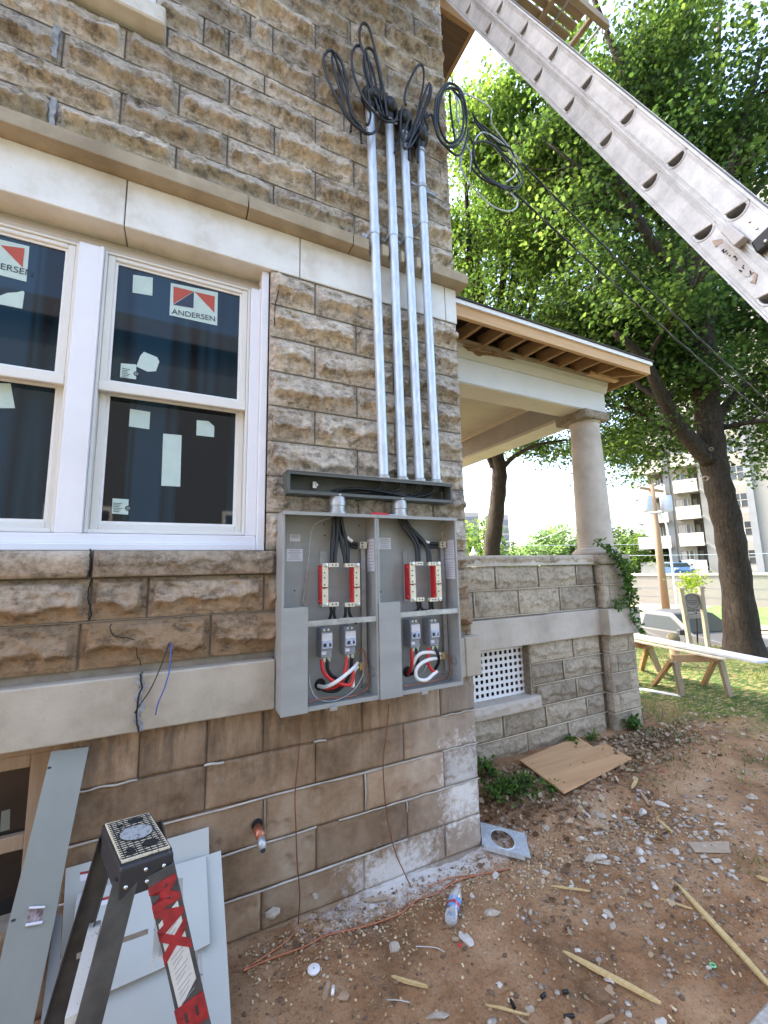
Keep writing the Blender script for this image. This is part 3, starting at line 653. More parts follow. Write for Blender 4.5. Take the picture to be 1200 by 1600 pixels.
b = MB(); b.box(.0,2.459,1.081,4.2,3.93,3.95); b.build('ceiling', M['ceiling'], porch)
b = MB(); b.box(2.40,2.4585,1.081,4.2,3.88,3.93); b.build('ceiling_moulding', M['cream'], porch)
MB().box(0,2.35,1.1,4.2,1.0,1.12).build('floor', M['oldwoodX'], porch)
b = MB(); b.cyl((2.6,4.0,1.1),(2.6,4.0,3.57),.2,.17,24); b.build('column', M['column'], porch, smooth=True)
# eave
FY, FXR, ZF = .345, 3.03, 3.93
MB().box(.05,FXR,FY,FY+.04,ZF,ZF+.125).build('fascia', M['pine'], porch, bevel=.002)
MB().box(FXR-.04,FXR,FY+.04,4.6,ZF,ZF+.125).build('fascia', M['pineY'], porch, bevel=.002)
b = MB(); b.box(.05,FXR+.022,FY-.022,FY-.001,ZF+.105,ZF+.145); b.box(FXR+.001,FXR+.022,FY-.001,4.6,ZF+.105,ZF+.145); b.build('drip_edge', M['white'], porch)
for k in range(9):
    x = .30+k*.272
    if x < 2.6: MB().prism([(x,FY+.04,ZF+.005),(x,.76,ZF+.03),(x,.76,ZF+.16),(x,FY+.04,ZF+.105)], (.036,0,0)).build('rafter', M['pineY'], porch)
MB().bar((FXR-.05,FY+.05,ZF+.06),(2.62,.78,ZF+.11),.036,.11).build('rafter', M['pineY'], porch)
for k in range(5): MB().box(2.80,FXR-.04,1.1+k*.6,1.136+k*.6,ZF+.01,ZF+.11).build('rafter', M['pineY'], porch)
b = MB(); b.box(2.40,2.90,.64,.70,ZF+.02,ZF+.05); b.build('blocking', M['pine'], porch)
b = MB(); zt = ZF+.128
b.add([(.03,FY-.02,zt),(FXR+.02,FY-.02,zt),(FXR+.02,4.6,zt),(.03,4.6,zt),(.03,2.5,zt+.75),(1.2,2.5,zt+.75)], [(0,1,5,4),(1,2,5),(2,3,4,5)])
o = b.build('roof_decking', M['deck'], porch); md = o.modifiers.new('t','SOLIDIFY'); md.thickness = .014; md.offset = -1
b = MB(); zt += .019
b.add([(.03,FY-.035,zt),(FXR+.035,FY-.035,zt),(FXR+.035,4.6,zt),(.03,4.6,zt),(.03,2.5,zt+.76),(1.2,2.5,zt+.76)], [(0,1,5,4),(1,2,5),(2,3,4,5)])
o = b.build('roof', M['shingle'], porch); md = o.modifiers.new('t','SOLIDIFY'); md.thickness = .012; md.offset = 1
# lattice opening
b = MB(); ly = .885
nx, nz = 13, 8; x0, z0, pit, hol = .575, .535, .0605, .034
X0, X1 = .56, 1.312
for k in range(nz+1):
    zc_ = z0+k*.0605; b.box(X0, X1, ly, ly+.006, zc_-.0135, zc_+.0135)
for k in range(nx):
    xc = X0+.012+k*pit; b.box(xc-.0135, xc+.0135, ly+.0065, ly+.012, .515, 1.0)
b.build('lattice', M['white'], porch)
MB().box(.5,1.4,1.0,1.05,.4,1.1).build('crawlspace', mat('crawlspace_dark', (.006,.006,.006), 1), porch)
b = MB(); b.box(1.302,1.318,.80,.9,.515,1.0); b.build('jamb', M['porchstone'], porch)
ms = Masonry(); ms.block((0,.752,0), UA, NA, .3, 1.375, .405, .515, .012, depth=.02, gap=.001); ms.build('sill', M['grey_band'], porch)
MB().box(.3,1.372,.75,.9,.407,.517).build('sill_bed', M['grey_band'], porch, bevel=.004)
# ------------------------------------------------------------------ conduits with weatherheads
cnames = ['leftmost', 'second', 'third', 'rightmost']
cb = [(-.680, 2.308), (-.548, 2.308), (-.420, 2.308), (-.292, 2.308)]; ct = [(-.724, 4.98), (-.574, 4.97), (-.455, 4.93), (-.318, 4.86)]
strz = [[4.012], [4.035], [4.055], [4.24]]
CY = -.088
heads = []
clabel = ['leftmost galvanized conduit, nearest the window, running up the stone wall', 'second galvanized conduit from the window on the stone wall', 'third galvanized conduit from the window on the stone wall', 'galvanized conduit nearest the house corner, with an extra clamp up high']
for i in range(4):
    (xb, zb), (xt, zt) = cb[i], ct[i]
    c = thing('conduit', (xb, CY, zb), clabel[i], 'conduit', 'galvanized conduits on the wall')
    fx = lambda z: xb+(xt-xb)*(z-zb)/(zt-zb)
    MB().tube([(fx(z), CY, z) for z in (zb, 3.0, 4.0, zt)], .0305, 28).build('pipe', M['galv'], c, auto=60)
    b = MB(); d = Vector((xt-xb, 0, zt-zb)).normalized()
    b.lathe((xb, CY, zb), [(.030,.0),(.040,.0),(.041,.012),(.034,.02),(.0305,.022)], 24); b.build('locknut', M['hub'], c, smooth=False)
    for z in strz[i]:
        b = MB(); x = fx(z); pts = [(x-.034*math.cos(a), CY-.034*math.sin(a), 0) for a in [math.pi*k/10 for k in range(11)]]
        pts = [(x-.062, -.03, 0), (x-.036, -.03, 0)]+pts+[(x+.036, -.03, 0), (x+.062, -.03, 0)]
        for a, q in zip(pts[:-1], pts[1:]):
            a, q = Vector(a), Vector(q); n_ = Vector((-(q-a).y, (q-a).x, 0)).normalized()*.0018
            b.prism([(a.x,a.y,z-.012),(q.x,q.y,z-.012),(q.x,q.y,z+.012),(a.x,a.y,z+.012)], n_)
        b.lathe((x-.05,-.036,z), [(.0,-.004),(.006,-.003),(.006,.006)], 10, 'Y'); b.lathe((x+.05,-.036,z), [(.0,-.004),(.006,-.003),(.006,.006)], 10, 'Y')
        b.build('strap', M['galv'], c)
    z = 3.97+.04*i if i < 3 else 4.2
    MB().lathe((fx(z+.05),CY,z+.05), [(.0308,-.04),(.034,-.038),(.034,.038),(.0308,.04)], 24).build('coupling', M['galv'], c, auto=40)
    if i == 3:
        b = MB(); x = fx(4.52); b.lathe((x,CY,4.52), [(.031,-.012),(.036,-.012),(.036,.012),(.031,.012)], 20); b.obox((x+.075,CY+.01,4.51),(.045,0,0),(0,.012,0),(0,0,.012)); b.cyl((x+.03,CY-.015,4.51),(x+.13,CY-.012,4.505),.005,None,8); b.obox((x-.055,CY+.01,4.535),(.03,0,.0),(0,.003,0),(0,0,.006)); b.build('clamp', M['hub'], c)
    b = MB(); h = Vector((xt, CY, zt)); heads.append(h)
    b.lathe(h, [(.034,-.03),(.038,-.028),(.038,.02),(.050,.03),(.062,.05),(.066,.08),(.060,.115),(.042,.142),(.0,.155)], 24); b.blob(h+Vector((0,-.03,.06)),.05,.05,.045,2,0)
    hd = b.build('weatherhead', M['black_plastic'], c, auto=50)
    b = MB(); b.lathe(h, [(.0312,-.055),(.037,-.055),(.037,-.032),(.0312,-.032)], 20); b.cyl(h+Vector((.036,-.02,-.044)), h+Vector((.052,-.03,-.044)), .006, None, 8); b.build('clamp_ring', M['hub'], hd)

# ------------------------------------------------------------------ cable tails coiled at the weatherheads
def cpath(pts, ys, ox=480, oy=0, s=4.8):
    ys = ys if isinstance(ys, (list, tuple)) else [ys]*len(pts)
    return [at(ox+a/s, oy+b_/s, 1, y) for (a, b_), y in zip(pts, ys)]
def cable(name, paths, label, cat, group, mt='black_cable', r=.0085, n=7, closed=False):
    b = MB()
    for p in paths: b.tube(spline(p, 7), r, 8)
    o = b.build(name, M[mt], None, smooth=True); return tag(o, label, cat, group)
def jit(pts, d): return [(a+random.uniform(-d, d), q+random.uniform(-d, d)) for a, q in pts]
g = 'black cable tails hanging from the weatherheads'
LA = [(150,385),(122,440),(135,530),(175,640),(235,760),(300,880),(380,960),(470,1003),(520,975),(545,910),(560,820),(520,740)]
LA2 = [(195,385),(188,450),(210,560),(240,650),(262,760),(300,860),(370,945),(440,985)]
LA3 = [(200,400),(225,470),(262,560),(300,680),(318,780),(345,880),(410,960)]
LA4 = [(215,400),(262,480),(290,590),(310,720),(322,800),(360,900)]
top = [(150,385),(170,378),(195,385),(205,400)]
ysA = [-.16,-.17,-.18,-.18,-.18,-.17,-.16,-.15,-.14,-.13,-.12,-.10]
cable('cable_coil', [cpath(LA, ysA), cpath(top, -.165), cpath(LA2, -.15), cpath(LA3+[(430,1000),(470,1006)], -.14), cpath(LA4+[(395,960),(402,1020),(408,1075)], -.13), cpath([(205,400),(230,500),(250,620),(300,760),(330,870),(332,930),(325,990)], -.125)],
      'black cable coil flopped furthest left, toward the window', 'cable coil', g)
LB = [(520,720),(470,620),(440,500),(432,420),(400,330),(392,250),(405,190),(430,175),(465,215),(495,320),(520,430),(545,540),(570,660),(585,760),(600,880)]
LB2 = [(480,700),(445,600),(425,500),(428,410),(450,360),(490,380),(515,450),(540,560),(552,650),(560,760)]
LB3 = [(400,345),(365,345),(338,400),(335,480),(352,570),(395,680),(440,760),(500,840),(580,905),(640,912),(672,880),(665,800),(620,740)]
LB4 = [(430,430),(470,470),(500,560),(520,660),(545,760),(570,850),(600,905)]
LB5 = [(445,400),(470,520),(480,600),(500,700),(530,800),(560,860),(640,905),(680,900)]
cable('cable_coil', [cpath(LB, -.16), cpath(LB2, -.14), cpath(LB3, [-.15]*6+[-.17]*4+[-.15,-.12,-.1]), cpath(LB4, -.13), cpath(LB5, -.145), cpath([(460,700),(470,780),(440,790),(475,850),(460,930),(440,930)], -.15)],
      'tallest black cable coil, its loop reaching highest up the wall', 'cable coil', g)
LC = [(740,790),(730,740),(745,660),(790,560),(830,495),(860,490),(875,540),(870,640),(850,740),(830,850),(790,960),(750,1040),(720,1060),(705,1000),(700,900),(715,800)]
LC2 = [(915,625),(890,680),(865,760),(840,850),(800,980),(765,1080),(740,1115),(722,1090),(735,980),(760,900)]
LC3 = [(925,650),(905,740),(870,830),(835,930),(790,1020),(750,1060)]
LC4 = [(915,625),(930,660),(920,740),(880,830),(850,960),(800,1060),(760,1110)]
cable('cable_coil', [cpath(LC, -.15), cpath(LC2, -.16), cpath(LC3, -.14), cpath(LC4, -.13), cpath([(700,880),(690,980),(685,1060),(655,1150)], -.12), cpath([(755,1080),(765,1130),(762,1200)], -.12)],
      'black cable coil at the third weatherhead with one single tall hoop', 'cable coil', g)
def ring(cx, cy, rx, ry, y, ph=0, n=12, tail=None):
    return [at(480+(cx+rx*math.cos(ph+2*math.pi*k/n)+random.uniform(-6,6))/4.8, (cy+ry*math.sin(ph+2*math.pi*k/n)+random.uniform(-6,6))/4.8, 1, y+.02*math.sin(k)) for k in range(n+1)]
cable('cable_coil', [ring(1062,860,112,235,-.16,-2.6), ring(1080,880,118,225,-.14,-2.5), ring(1085,850,100,222,-.12,-2.4), cpath([(900,850),(880,890),(930,860),(950,920),(985,1030),(1050,1110),(1120,1165),(1165,1140),(1195,1050),(1210,960)], -.13),
      cpath([(880,900),(905,960),(880,1000),(850,1010)], -.13), cpath([(870,930),(850,1010),(835,1100),(828,1220)], -.125), cpath([(1070,700),(1075,820),(1095,960),(1110,1060)], -.1), cpath([(1075,650),(1110,690),(1160,760),(1200,860)], -.1)],
      'round black cable coil hanging past the house corner against the leaves', 'cable coil', g)

# service drop bundle in the air beside the corner
q2 = lambda pts, y: [at(400+a/2.667, b_/2.667, 1, y+.015*math.sin(i*1.7)) for i, (a, b_) in enumerate(pts)]
cable('service_coil', [q2([(1110,750),(1085,790),(1020,770),(950,730),(910,680),(905,620),(930,590),(980,600),(1040,650),(1090,700),(1110,750),(1080,780),(1000,765)], .2), q2([(905,470),(915,510),(960,570),(1020,640),(1070,700),(1100,760)], .22), q2([(900,470),(940,530),(1000,590),(1060,620),(1075,660)], .19),
      q2([(900,510),(930,515),(990,560),(1040,600)], .24), q2([(880,560),(905,600),(915,680),(960,745),(1040,785),(1060,800)], .18), q2([(895,650),(900,700),(950,750),(1040,790)], .2), q2([(905,600),(960,590),(1040,630),(1060,610)], .21)],
      'tangled black service cable coil hanging in the air off the corner', 'cable coil', None)
cable('bare_wire_coil', [q2([(815,360),(835,420),(840,500),(870,590),(850,650),(855,700),(880,750),(930,810),(980,855),(1040,880),(1080,870),(1090,840),(1060,800)], .22), q2([(790,360),(830,390),(850,450),(845,520)], .22), q2([(820,530),(860,580),(895,640),(890,720)], .2), q2([(830,540),(860,600),(850,710)], .21), q2([(910,590),(930,560),(960,555),(1040,610),(1085,690),(1080,730),(1040,760)], .2)],
      'bare silver wire loop dangling under the black aerial coil', 'wire', None, 'bare', .0065)
far1, far2 = far(1340, 745, 7.6), far(1350, 765, 7.6)
def drop(a, b_, sag): return [a.lerp(b_, t)+Vector((0,0,-sag*4*t*(1-t))) for t in [i/24 for i in range(25)]]
A1, A2 = at(815,255,1,.22), at(803,300,1,.21)
for a, f, lb in ((A1, far1, 'upper twisted service cable running from the coil to the right'), (A2, far2, 'lower twisted service cable running from the coil to the right')):
    P = drop(a, f, .16); sv = thing('service_cable', a, lb, 'cable', 'overhead service cables')
    Q = spline(P, 10)
    MB().tube(Q, .0095, 6).build('insulated_conductor', M['black_cable'], sv, smooth=True)
    MB().tube([p+Vector((.0, math.cos(i*.42)*.0085, math.sin(i*.42)*.0085)) for i, p in enumerate(Q)], .0042, 6).build('bare_messenger', M['bare_dull'], sv, smooth=True)
anch = Vector((.02, .12, 5.9))
tag(MB().tube(spline([anch, at(763,165,1,.18), at(720+50,195,1,.2), A1], 8), .006, 6).build('anchor_wire', M['bare'], None, smooth=True), 'thin grey wire tying the aerial coil back to the house corner', 'wire')

# ------------------------------------------------------------------ wiring trough
tr = thing('wiring_trough', (-.74, 0, 2.17), 'long open grey steel wiring trough above the two meter cabinets', 'wiring trough')
x0, x1, z0, z1, yf, t = -1.287, -.197, 2.174, 2.300, -.132, .003
b = MB(); b.box(x0,x1,-.012,-.009,z0,z1); b.box(x0,x1,yf,-.012,z1-t,z1); b.box(x0,x1,yf,-.012,z0,z0+t); b.box(x0,x0+t,yf,-.012,z0+t,z1-t); b.box(x1-t,x1,yf,-.012,z0+t,z1-t)
b.box(x0,x1,yf,yf+.002,z1-.018,z1-t); b.box(x0,x1,yf,yf+.002,z0+t,z0+.017); b.box(x0+t,x0+.014,yf+.0005,yf+.0025,z0+.017,z1-.018); b.box(x1-.012,x1-t,yf+.0005,yf+.0025,z0+.017,z1-.018)
b.build('housing', M['trough'], tr)
b = MB(); b.box(x0-.004,x1+.006,yf-.006,-.009,z1+.0005,z1+.004); b.build('top_flange', M['greybox'], tr)
b = MB(); q = at(491,758,1,-.03); b.obox(q,(.012,0,0),(0,.01,0),(0,0,.02)); b.lathe(q+Vector((.012,-.012,.0)), [(0,-.004),(.008,-.004),(.008,.008)], 12, 'Y'); b.lathe(q+Vector((-.004,-.012,.012)), [(0,-.004),(.008,-.004),(.008,.008)], 12, 'Y'); b.build('ground_lug', M['chrome'], tr)
for k, cbx in enumerate(cb):
    for j in range(3):
        b = MB()
        xs = cbx[0]+(j-1)*.016; tx = [-.98,-.98,-.62,-.60][k] + j*.02; b.tube(spline([(xs, CY, z1-.002), (xs-.01, CY+.01, z1-.045), ((xs+tx)/2+.05, -.05-.008*j, z0+.028+.012*j), (tx, -.055, z0+.03+.018*math.sin(k+j)), (tx-.02, -.06, z0+.004)], 6), .0085, 7); b.build('wire', M['black_cable'], tr, smooth=True)
b = MB(); b.tube(spline([(-.42,-.08,2.19),(-.6,-.09,2.215),(-.8,-.08,2.235),(-.95,-.08,2.225),(-1.0,-.08,2.20)], 8), .0085, 7)
b.build('wire', M['black_cable'], tr, smooth=True)
for xx in (-.985, -.575):
    b = MB(); b.lathe((xx,-.085,0), [(.040,2.062),(.052,2.066),(.052,2.085),(.044,2.088),(.044,2.120),(.049,2.122),(.049,2.150),(.046,2.1735)], 28); b.lathe((xx,-.085,0), [(.038,2.177),(.05,2.177),(.05,2.186),(.038,2.186)], 8, cap=False); b.build('hub', M['hub'], tr, auto=40)

# ------------------------------------------------------------------ meter cabinets
def cabinet(x0, x1, L_, label, tz):
    c = thing('meter_cabinet', ((x0+x1)/2, 0, 1.04), label, 'meter cabinet', 'open meter cabinets')
    z0, z1, yf, yb, t = 1.043, 2.062, -.18, -.02, .003
    b = MB(); b.box(x0+t,x1-t,yb-t,yb,z0+t,z1-t); b.box(x0,x1,yf,yb,z1-t,z1); b.box(x0,x1,yf,yb,z0,z0+t); b.box(x0,x0+t,yf,yb,z0+t,z1-t); b.box(x1-t,x1,yf,yb,z0+t,z1-t)
    b.box(x0+t,x0+.012,yf,yf+.002,z0+t,z1-t); b.box(x1-.012,x1-t,yf,yf+.002,z0+t,z1-t); b.box(x0+.012,x1-.012,yf,yf+.002,z0+t,z0+.022)
    b.box(x0-.003,x1+.003,yf-.010,yb,z1+.0005,z1+.0035); b.box(x0-.003,x1+.003,yf-.010,yf-.008,z1-.014,z1+.0005)
    b.build('enclosure', M['greybox'], c)
    P = L_['cover']; q0, q1 = at(*P[0], 1, yf-.006), at(*P[1], 1, yf-.006)
    b = MB(); b.box(x0-.001, q1.x, yf-.008, yf-.005, z0-.004, q0.z); b.box(q1.x-.003, q1.x, yf-.005, yf+.055, z0+.01, q0.z); b.box(x0, q1.x, yf-.005, yf+.02, q0.z-.003, q0.z); b.build('wireway_cover', M['greybox'], c, bevel=.001)
    zb = at(*L_['bar'], 1, yf).z
    b = MB(); b.box(q1.x+.001, x1-.004, yf+.004, yf+.006, zb-.014, zb+.014); b.box(q1.x+.001, x1-.004, yf+.006, yf+.03, zb-.014, zb-.011); b.box(q1.x+.001, x1-.004, yf+.006, yf+.03, zb+.011, zb+.014); b.box((q1.x+x1)/2-.03,(q1.x+x1)/2+.04,yf,yf+.0035,zb+.004,zb+.0175); b.build('cross_brace', M['hub'], c)
    b = MB(); xm = (x0+x1)/2-.02; b.box(xm,xm+.04,yf-.014,yf-.008,z0-.012,z0+.006); b.build('latch', M['hub'], c)
    # sockets
    for S_ in L_['sock']:
        (a0, a1, b0, b1, c0, c1, zt, zbm) = S_       # red x0 x1, bar x0 x1, lug x0 x1 in px ; top, bottom px
        Y = -.115
        X = lambda px, py=915: at(px, py, 1, Y).x
        zT, zB = at((b0+b1)/2, zt, 1, Y).z, at((b0+b1)/2, zbm, 1, Y).z
        b = MB(); b.box(X(b0)-.007, X(b0)-.001, Y-.004, -.065, zB+.012, zT-.012); b.box(X(b0)-.001, X(b1), Y+.022, -.065, zB+.012, zT-.012)
        for zz_ in (zB+.03, zT-.03): b.box(X(b0)-.014, X(b1)+.008, Y+.004, Y+.022, zz_-.008, zz_+.008); b.lathe((X(b0)-.011, Y+.002, zz_), [(0,-.002),(.007,-.002),(.007,.01)], 12, 'Y'); b.lathe((X(b1)+.005, Y+.002, zz_), [(0,-.002),(.007,-.002),(.007,.01)], 12, 'Y')
        b.box(X(b0), X(b1), Y-.003, Y+.02, (zB+zT)/2-.018, (zB+zT)/2-.014)
        s_ = b.build('socket_block', M['red_plastic'], c, bevel=.001)
        b = MB(); b.box(X(b0), X(b1), Y-.012, Y+.001, (zB+zT)/2-.0125, zT); b.box(X(b0), X(b1), Y-.012, Y+.001, zB, (zB+zT)/2-.0195)
        b.build('bus_jaw', M['tin'], s_, bevel=.001)
        b = MB(); u = 1 if c0 > b0 else -1
        e0, e1 = (X(b1)+.0005, X(c1)) if u > 0 else (X(c0), X(b0)-.0005)
        b.box(e0, e1, Y-.016, Y+.012, zT-.022, zT); b.box(e0, e1, Y-.016, Y+.012, zB, zB+.022); b.build('lug', M['tin'], s_, bevel=.001)
        b = MB()
        for zz_ in (zT-.011, zB+.011):
            b.lathe(((X(b0)+X(b1))/2, Y-.012, zz_), [(0,-.010),(.007,-.010),(.008,-.007),(.012,-.006),(.012,.0)], 16, 'Y')
        b.build('bolt', M['chrome'], s_)
        b = MB()
        for zz_ in (zT-.011, zB+.011):
            for kk in (.38, .72): b.lathe((e0+(e1-e0)*kk, Y-.0162, zz_), [(0,-.001),(.0045,-.001),(.0045,.002)], 10, 'Y')
        for kk in (.25,.42,.5,.66,.78): b.lathe((X(b0)+(X(b1)-X(b0))*.35, Y-.0122, zB+(zT-zB)*kk), [(0,-.003),(.004,-.003),(.004,.002)], 8, 'Y')
        b.build('set_screw', M['ink'], s_)
    # breakers
    for (px0, px1, py0, py1) in L_['brk']:
        Y = -.115; p0, p1 = at(px0, py0, 1, Y), at(px1, py1, 1, Y); H_ = p0.z-p1.z
        k = MB(); k.box(p0.x, p1.x, Y, -.03, p1.z, p0.z-H_*.12); k.box(p0.x+.003, p1.x-.003, Y+.012, -.03, p0.z-H_*.12, p0.z); k = k.build('breaker', M['breaker'], c, bevel=.0015)
        MB().box(p0.x+.002, p1.x-.001, Y-.0105, Y-.0005, p0.z-H_*.42, p0.z-H_*.16).build('label', M['paper'], k)
        MB().box(p0.x+.003, p1.x-.001, Y-.013, Y-.0005, p0.z-H_*.68, p0.z-H_*.43).build('face', M['breaker_blue'], k, bevel=.001)
        b = MB(); xm = (p0.x+p1.x)/2
        for sgn in (-1, 1): b.box(xm+sgn*.014-.008, xm+sgn*.014+.008, Y-.0145, Y-.0132, p0.z-H_*.62, p0.z-H_*.5)
        b.build('toggle_slot', M['ink'], k)
        MB().box(xm-.006, xm+.006, Y-.026, Y-.0135, p0.z-H_*.60, p0.z-H_*.47).build('toggle', M['breaker_blue'], k, bevel=.001)
        MB().box(p0.x+.001, p0.x+.024, Y-.008, Y-.0005, p1.z+.018, p1.z+.034).build('label', M['paper'], k)
        b = MB()
        for sgn in (-1, 1): b.lathe((xm+sgn*.012, Y+.008, p0.z-H_*.06), [(0,-.003),(.007,-.003),(.007,.004)], 10, 'Y'); b.box(xm+sgn*.013-.008, xm+sgn*.013+.008, Y-.002, Y+.012, p1.z-.022, p1.z-.0005)
        b.build('terminal', M['chrome'], k)
    # back rail and neutral bus
    bx = at(*L_['bus'], 1, -.05)
    MB().box(bx.x-.014, bx.x+.014, -.055, -.050, 1.10, bx.z).build('neutral_bus', M['tin'] if 0 else M['hub'], c)
    MB().box(bx.x-.028, bx.x+.014, -.085, -.055, bx.z-.02, bx.z+.02).build('neutral_lug', M['tin'], c, bevel=.002)
    b = MB(); b.lathe((bx.x-.018, -.0855, bx.z+.009), [(0,-.002),(.006,-.002),(.006,.002)], 10, 'Y'); b.lathe((bx.x-.018, -.0855, bx.z-.009), [(0,-.002),(.006,-.002),(.006,.002)], 10, 'Y'); b.build('lug_hole', M['ink'], c)
    lg = at(*L_['lug2'], 1, -.07); MB().obox(lg, (.014,0,0), (0,.016,0), (0,0,.022)).build('lug', M['ochrelug'], c, bevel=.002)
    # paper labels
    for (a, q, yy) in L_['lab']:
        p0, p1 = at(*a, 1, yy), at(*q, 1, yy); o = MB().box(p0.x, p1.x, yy, yy+.0008, p1.z, p0.z).build('paper_label', M['paper'], c)
        b = MB(); h_ = p0.z-p1.z
        for kk in range(5 if h_ > .06 else 3):
            zz_ = p0.z-h_*(.15+.17*kk); wl = random.uniform(.25,.42)*(p1.x-p0.x) if kk != 1 else .42*(p1.x-p0.x); b.box((p0.x+p1.x)/2-wl, (p0.x+p1.x)/2+wl, yy-.0007, yy-.0002, zz_-.0016, zz_+.0016)
        b.build('printed_lines', mat_ink_soft, o)
    for (zt_, zb_) in L_['side']:
        o = MB().box(x1-t-.0016, x1-t-.0006, -.150, -.045, zb_, zt_).build('paper_label', M['paper'], c)
        b = MB()
        for kk in range(9): zz_ = zt_-.02-(zt_-zb_-.03)*kk/8.5; b.box(x1-t-.0022, x1-t-.0018, -.14, -.06+.01*(kk % 3), zz_-.0012, zz_+.0012)
        b.build('printed_lines', mat_ink_soft, o)
    # knockout rings on the right side and holes in the back
    b = MB()
    for r_ in (.016, .023, .031): b.tube([(x1-t-.0008, -.10+r_*math.cos(a), 1.17+r_*math.sin(a)) for a in [2*math.pi*k/24 for k in range(24)]], .0012, 5, closed=True)
    b.build('knockout', M['greydark'], c)
    b = MB()
    for (px, py) in L_['holes']: b.lathe(at(px, py, 1, yb-t), [(0,-.0012),(.005,-.0012),(.005,.001)], 12, 'Y')
    b.build('screw_hole', M['ink'], c)
    MB().box(L_['rail'][0], L_['rail'][1], -.034, -.024, 1.55, 1.86).build('back_rail', M['hub'], c)
    b = MB(); b.tube([at(L_['ko'][0], L_['ko'][1], 1, -.024)+Vector((.028*math.cos(a), 0, .028*math.sin(a))) for a in [2*math.pi*k/24 for k in range(24)]], .004, 6, closed=True); b.lathe(at(*L_['ko'], 1, -.0235), [(0,-.0015),(.026,-.0015),(.026,.0005)], 24, 'Y'); b.build('bushing', M['black_plastic'], c)
    for mt, r_, paths in L_['wires']:
        for pth in paths: MB().tube(spline([at(px, py, 1, y) for px, py, y in pth], 7), r_, 9).build('wire', M[mt], c, smooth=True)
    return c
mat_ink_soft = mat('faint_print', (.25,.25,.27), .7)
k3 = lambda a, b_: (430+a/7.06, 790+b_/7.06)      # left close-up
k4 = lambda a, b_: (580+a/8.0, 790+b_/8.0)        # right close-up
k5 = lambda a, b_: (420+a/3.75, 920+b_/3.75)      # lower close-up
W3 = lambda pts: [(*k3(a, b_), y) for a, b_, y in pts]
W4 = lambda pts: [(*k4(a, b_), y) for a, b_, y in pts]
W5 = lambda pts: [(*k5(a, b_), y) for a, b_, y in pts]
LL = dict(cover=[(442.7,951),(481.3,951)], bar=(535,971),
    sock=[(494.5,502,503,512,512,528,880,948), (544,552,552.8,561.5,538,552.8,880,947)],
    brk=[(*k5(307,235),*k5(370,400))[0:1]+(k5(370,0)[0],k5(0,235)[1],k5(0,400)[1]), (k5(445,0)[0],k5(508,0)[0],k5(0,225)[1],k5(0,380)[1])],
    bus=k3(965,440), lug2=k5(538,452), lab=[(k3(163,318),k3(275,395),-.0245), (k3(125,478),k3(303,612),-.0245)], side=[(1.93,1.74)],
    holes=[k3(213,937),k3(537,205),k3(547,330),k3(925,220),k5(543,575)], rail=(-1.075,-1.03), ko=k5(300,560),
    wires=[('black_cable', .0105, [W3([(640,100,-.09),(640,250,-.09),(628,420,-.10),(620,560,-.11),(620,640,-.115)]), W3([(680,100,-.085),(685,250,-.09),(675,420,-.10),(662,540,-.11),(657,640,-.115)]), W3([(690,100,-.08),(700,260,-.08),(735,440,-.09),(765,560,-.11),(772,640,-.115)]), W3([(720,100,-.08),(750,260,-.08),(785,400,-.09),(803,520,-.11),(805,640,-.115)]), W3([(700,100,-.07),(725,230,-.07),(780,360,-.07),(830,410,-.07),(905,425,-.07)]), W3([(690,120,-.06),(740,290,-.06),(800,410,-.06),(850,450,-.065),(905,462,-.07)])]),
        ('black_cable', .0085, [W3([(612,1120,-.115),(618,1180,-.11),(600,1250,-.1),(570,1290,-.1)]), W3([(652,1120,-.115),(650,1200,-.11),(680,1260,-.1),(800,1270,-.1)]), W3([(778,1105,-.115),(775,1200,-.11),(760,1260,-.1)]), W3([(815,1105,-.115),(820,1190,-.11),(860,1260,-.1),(900,1300,-.1)])]),
        ('bare', .003, [W3([(650,112,-.10),(560,150,-.09),(470,185,-.08),(410,250,-.06),(385,380,-.05),(365,600,-.045),(335,850,-.04),(300,1100,-.035)])]),
        ('white_wire', .0098, [W3([(795,345,-.082),(820,375,-.084),(852,395,-.086)])]),
        ('red_wire', .0098, [W5([(310,415,-.115),(318,480,-.12),(350,520,-.12),(400,550,-.13),(480,560,-.13),(495,480,-.12)]), W5([(455,400,-.115),(455,440,-.12),(445,490,-.125),(440,520,-.12),(400,570,-.10),(340,585,-.07),(300,570,-.04)])]),
        ('black_cable', .0098, [W5([(342,415,-.115),(345,470,-.11),(370,510,-.10),(400,530,-.09)]), W5([(487,400,-.11),(480,470,-.09),(455,540,-.08),(400,595,-.07),(330,595,-.06),(295,565,-.03)])]),
        ('white_wire', .0105, [W5([(520,435,-.09),(490,470,-.12),(430,520,-.14),(370,560,-.13),(325,575,-.09),(290,568,-.04)]), W5([(522,455,-.09),(500,480,-.10),(492,520,-.12),(494,575,-.12)])]),
        ('bare', .004, [W5([(235,500,-.05),(245,580,-.07),(280,640,-.09),(350,660,-.1),(430,640,-.1),(500,590,-.09),(545,520,-.08),(555,460,-.07)])]),
        ('copper', .0035, [W5([(230,665,-.11),(330,640,-.1),(480,630,-.09),(570,590,-.08),(582,540,-.08),(575,430,-.07),(550,350,-.06),(520,390,-.06)])])])
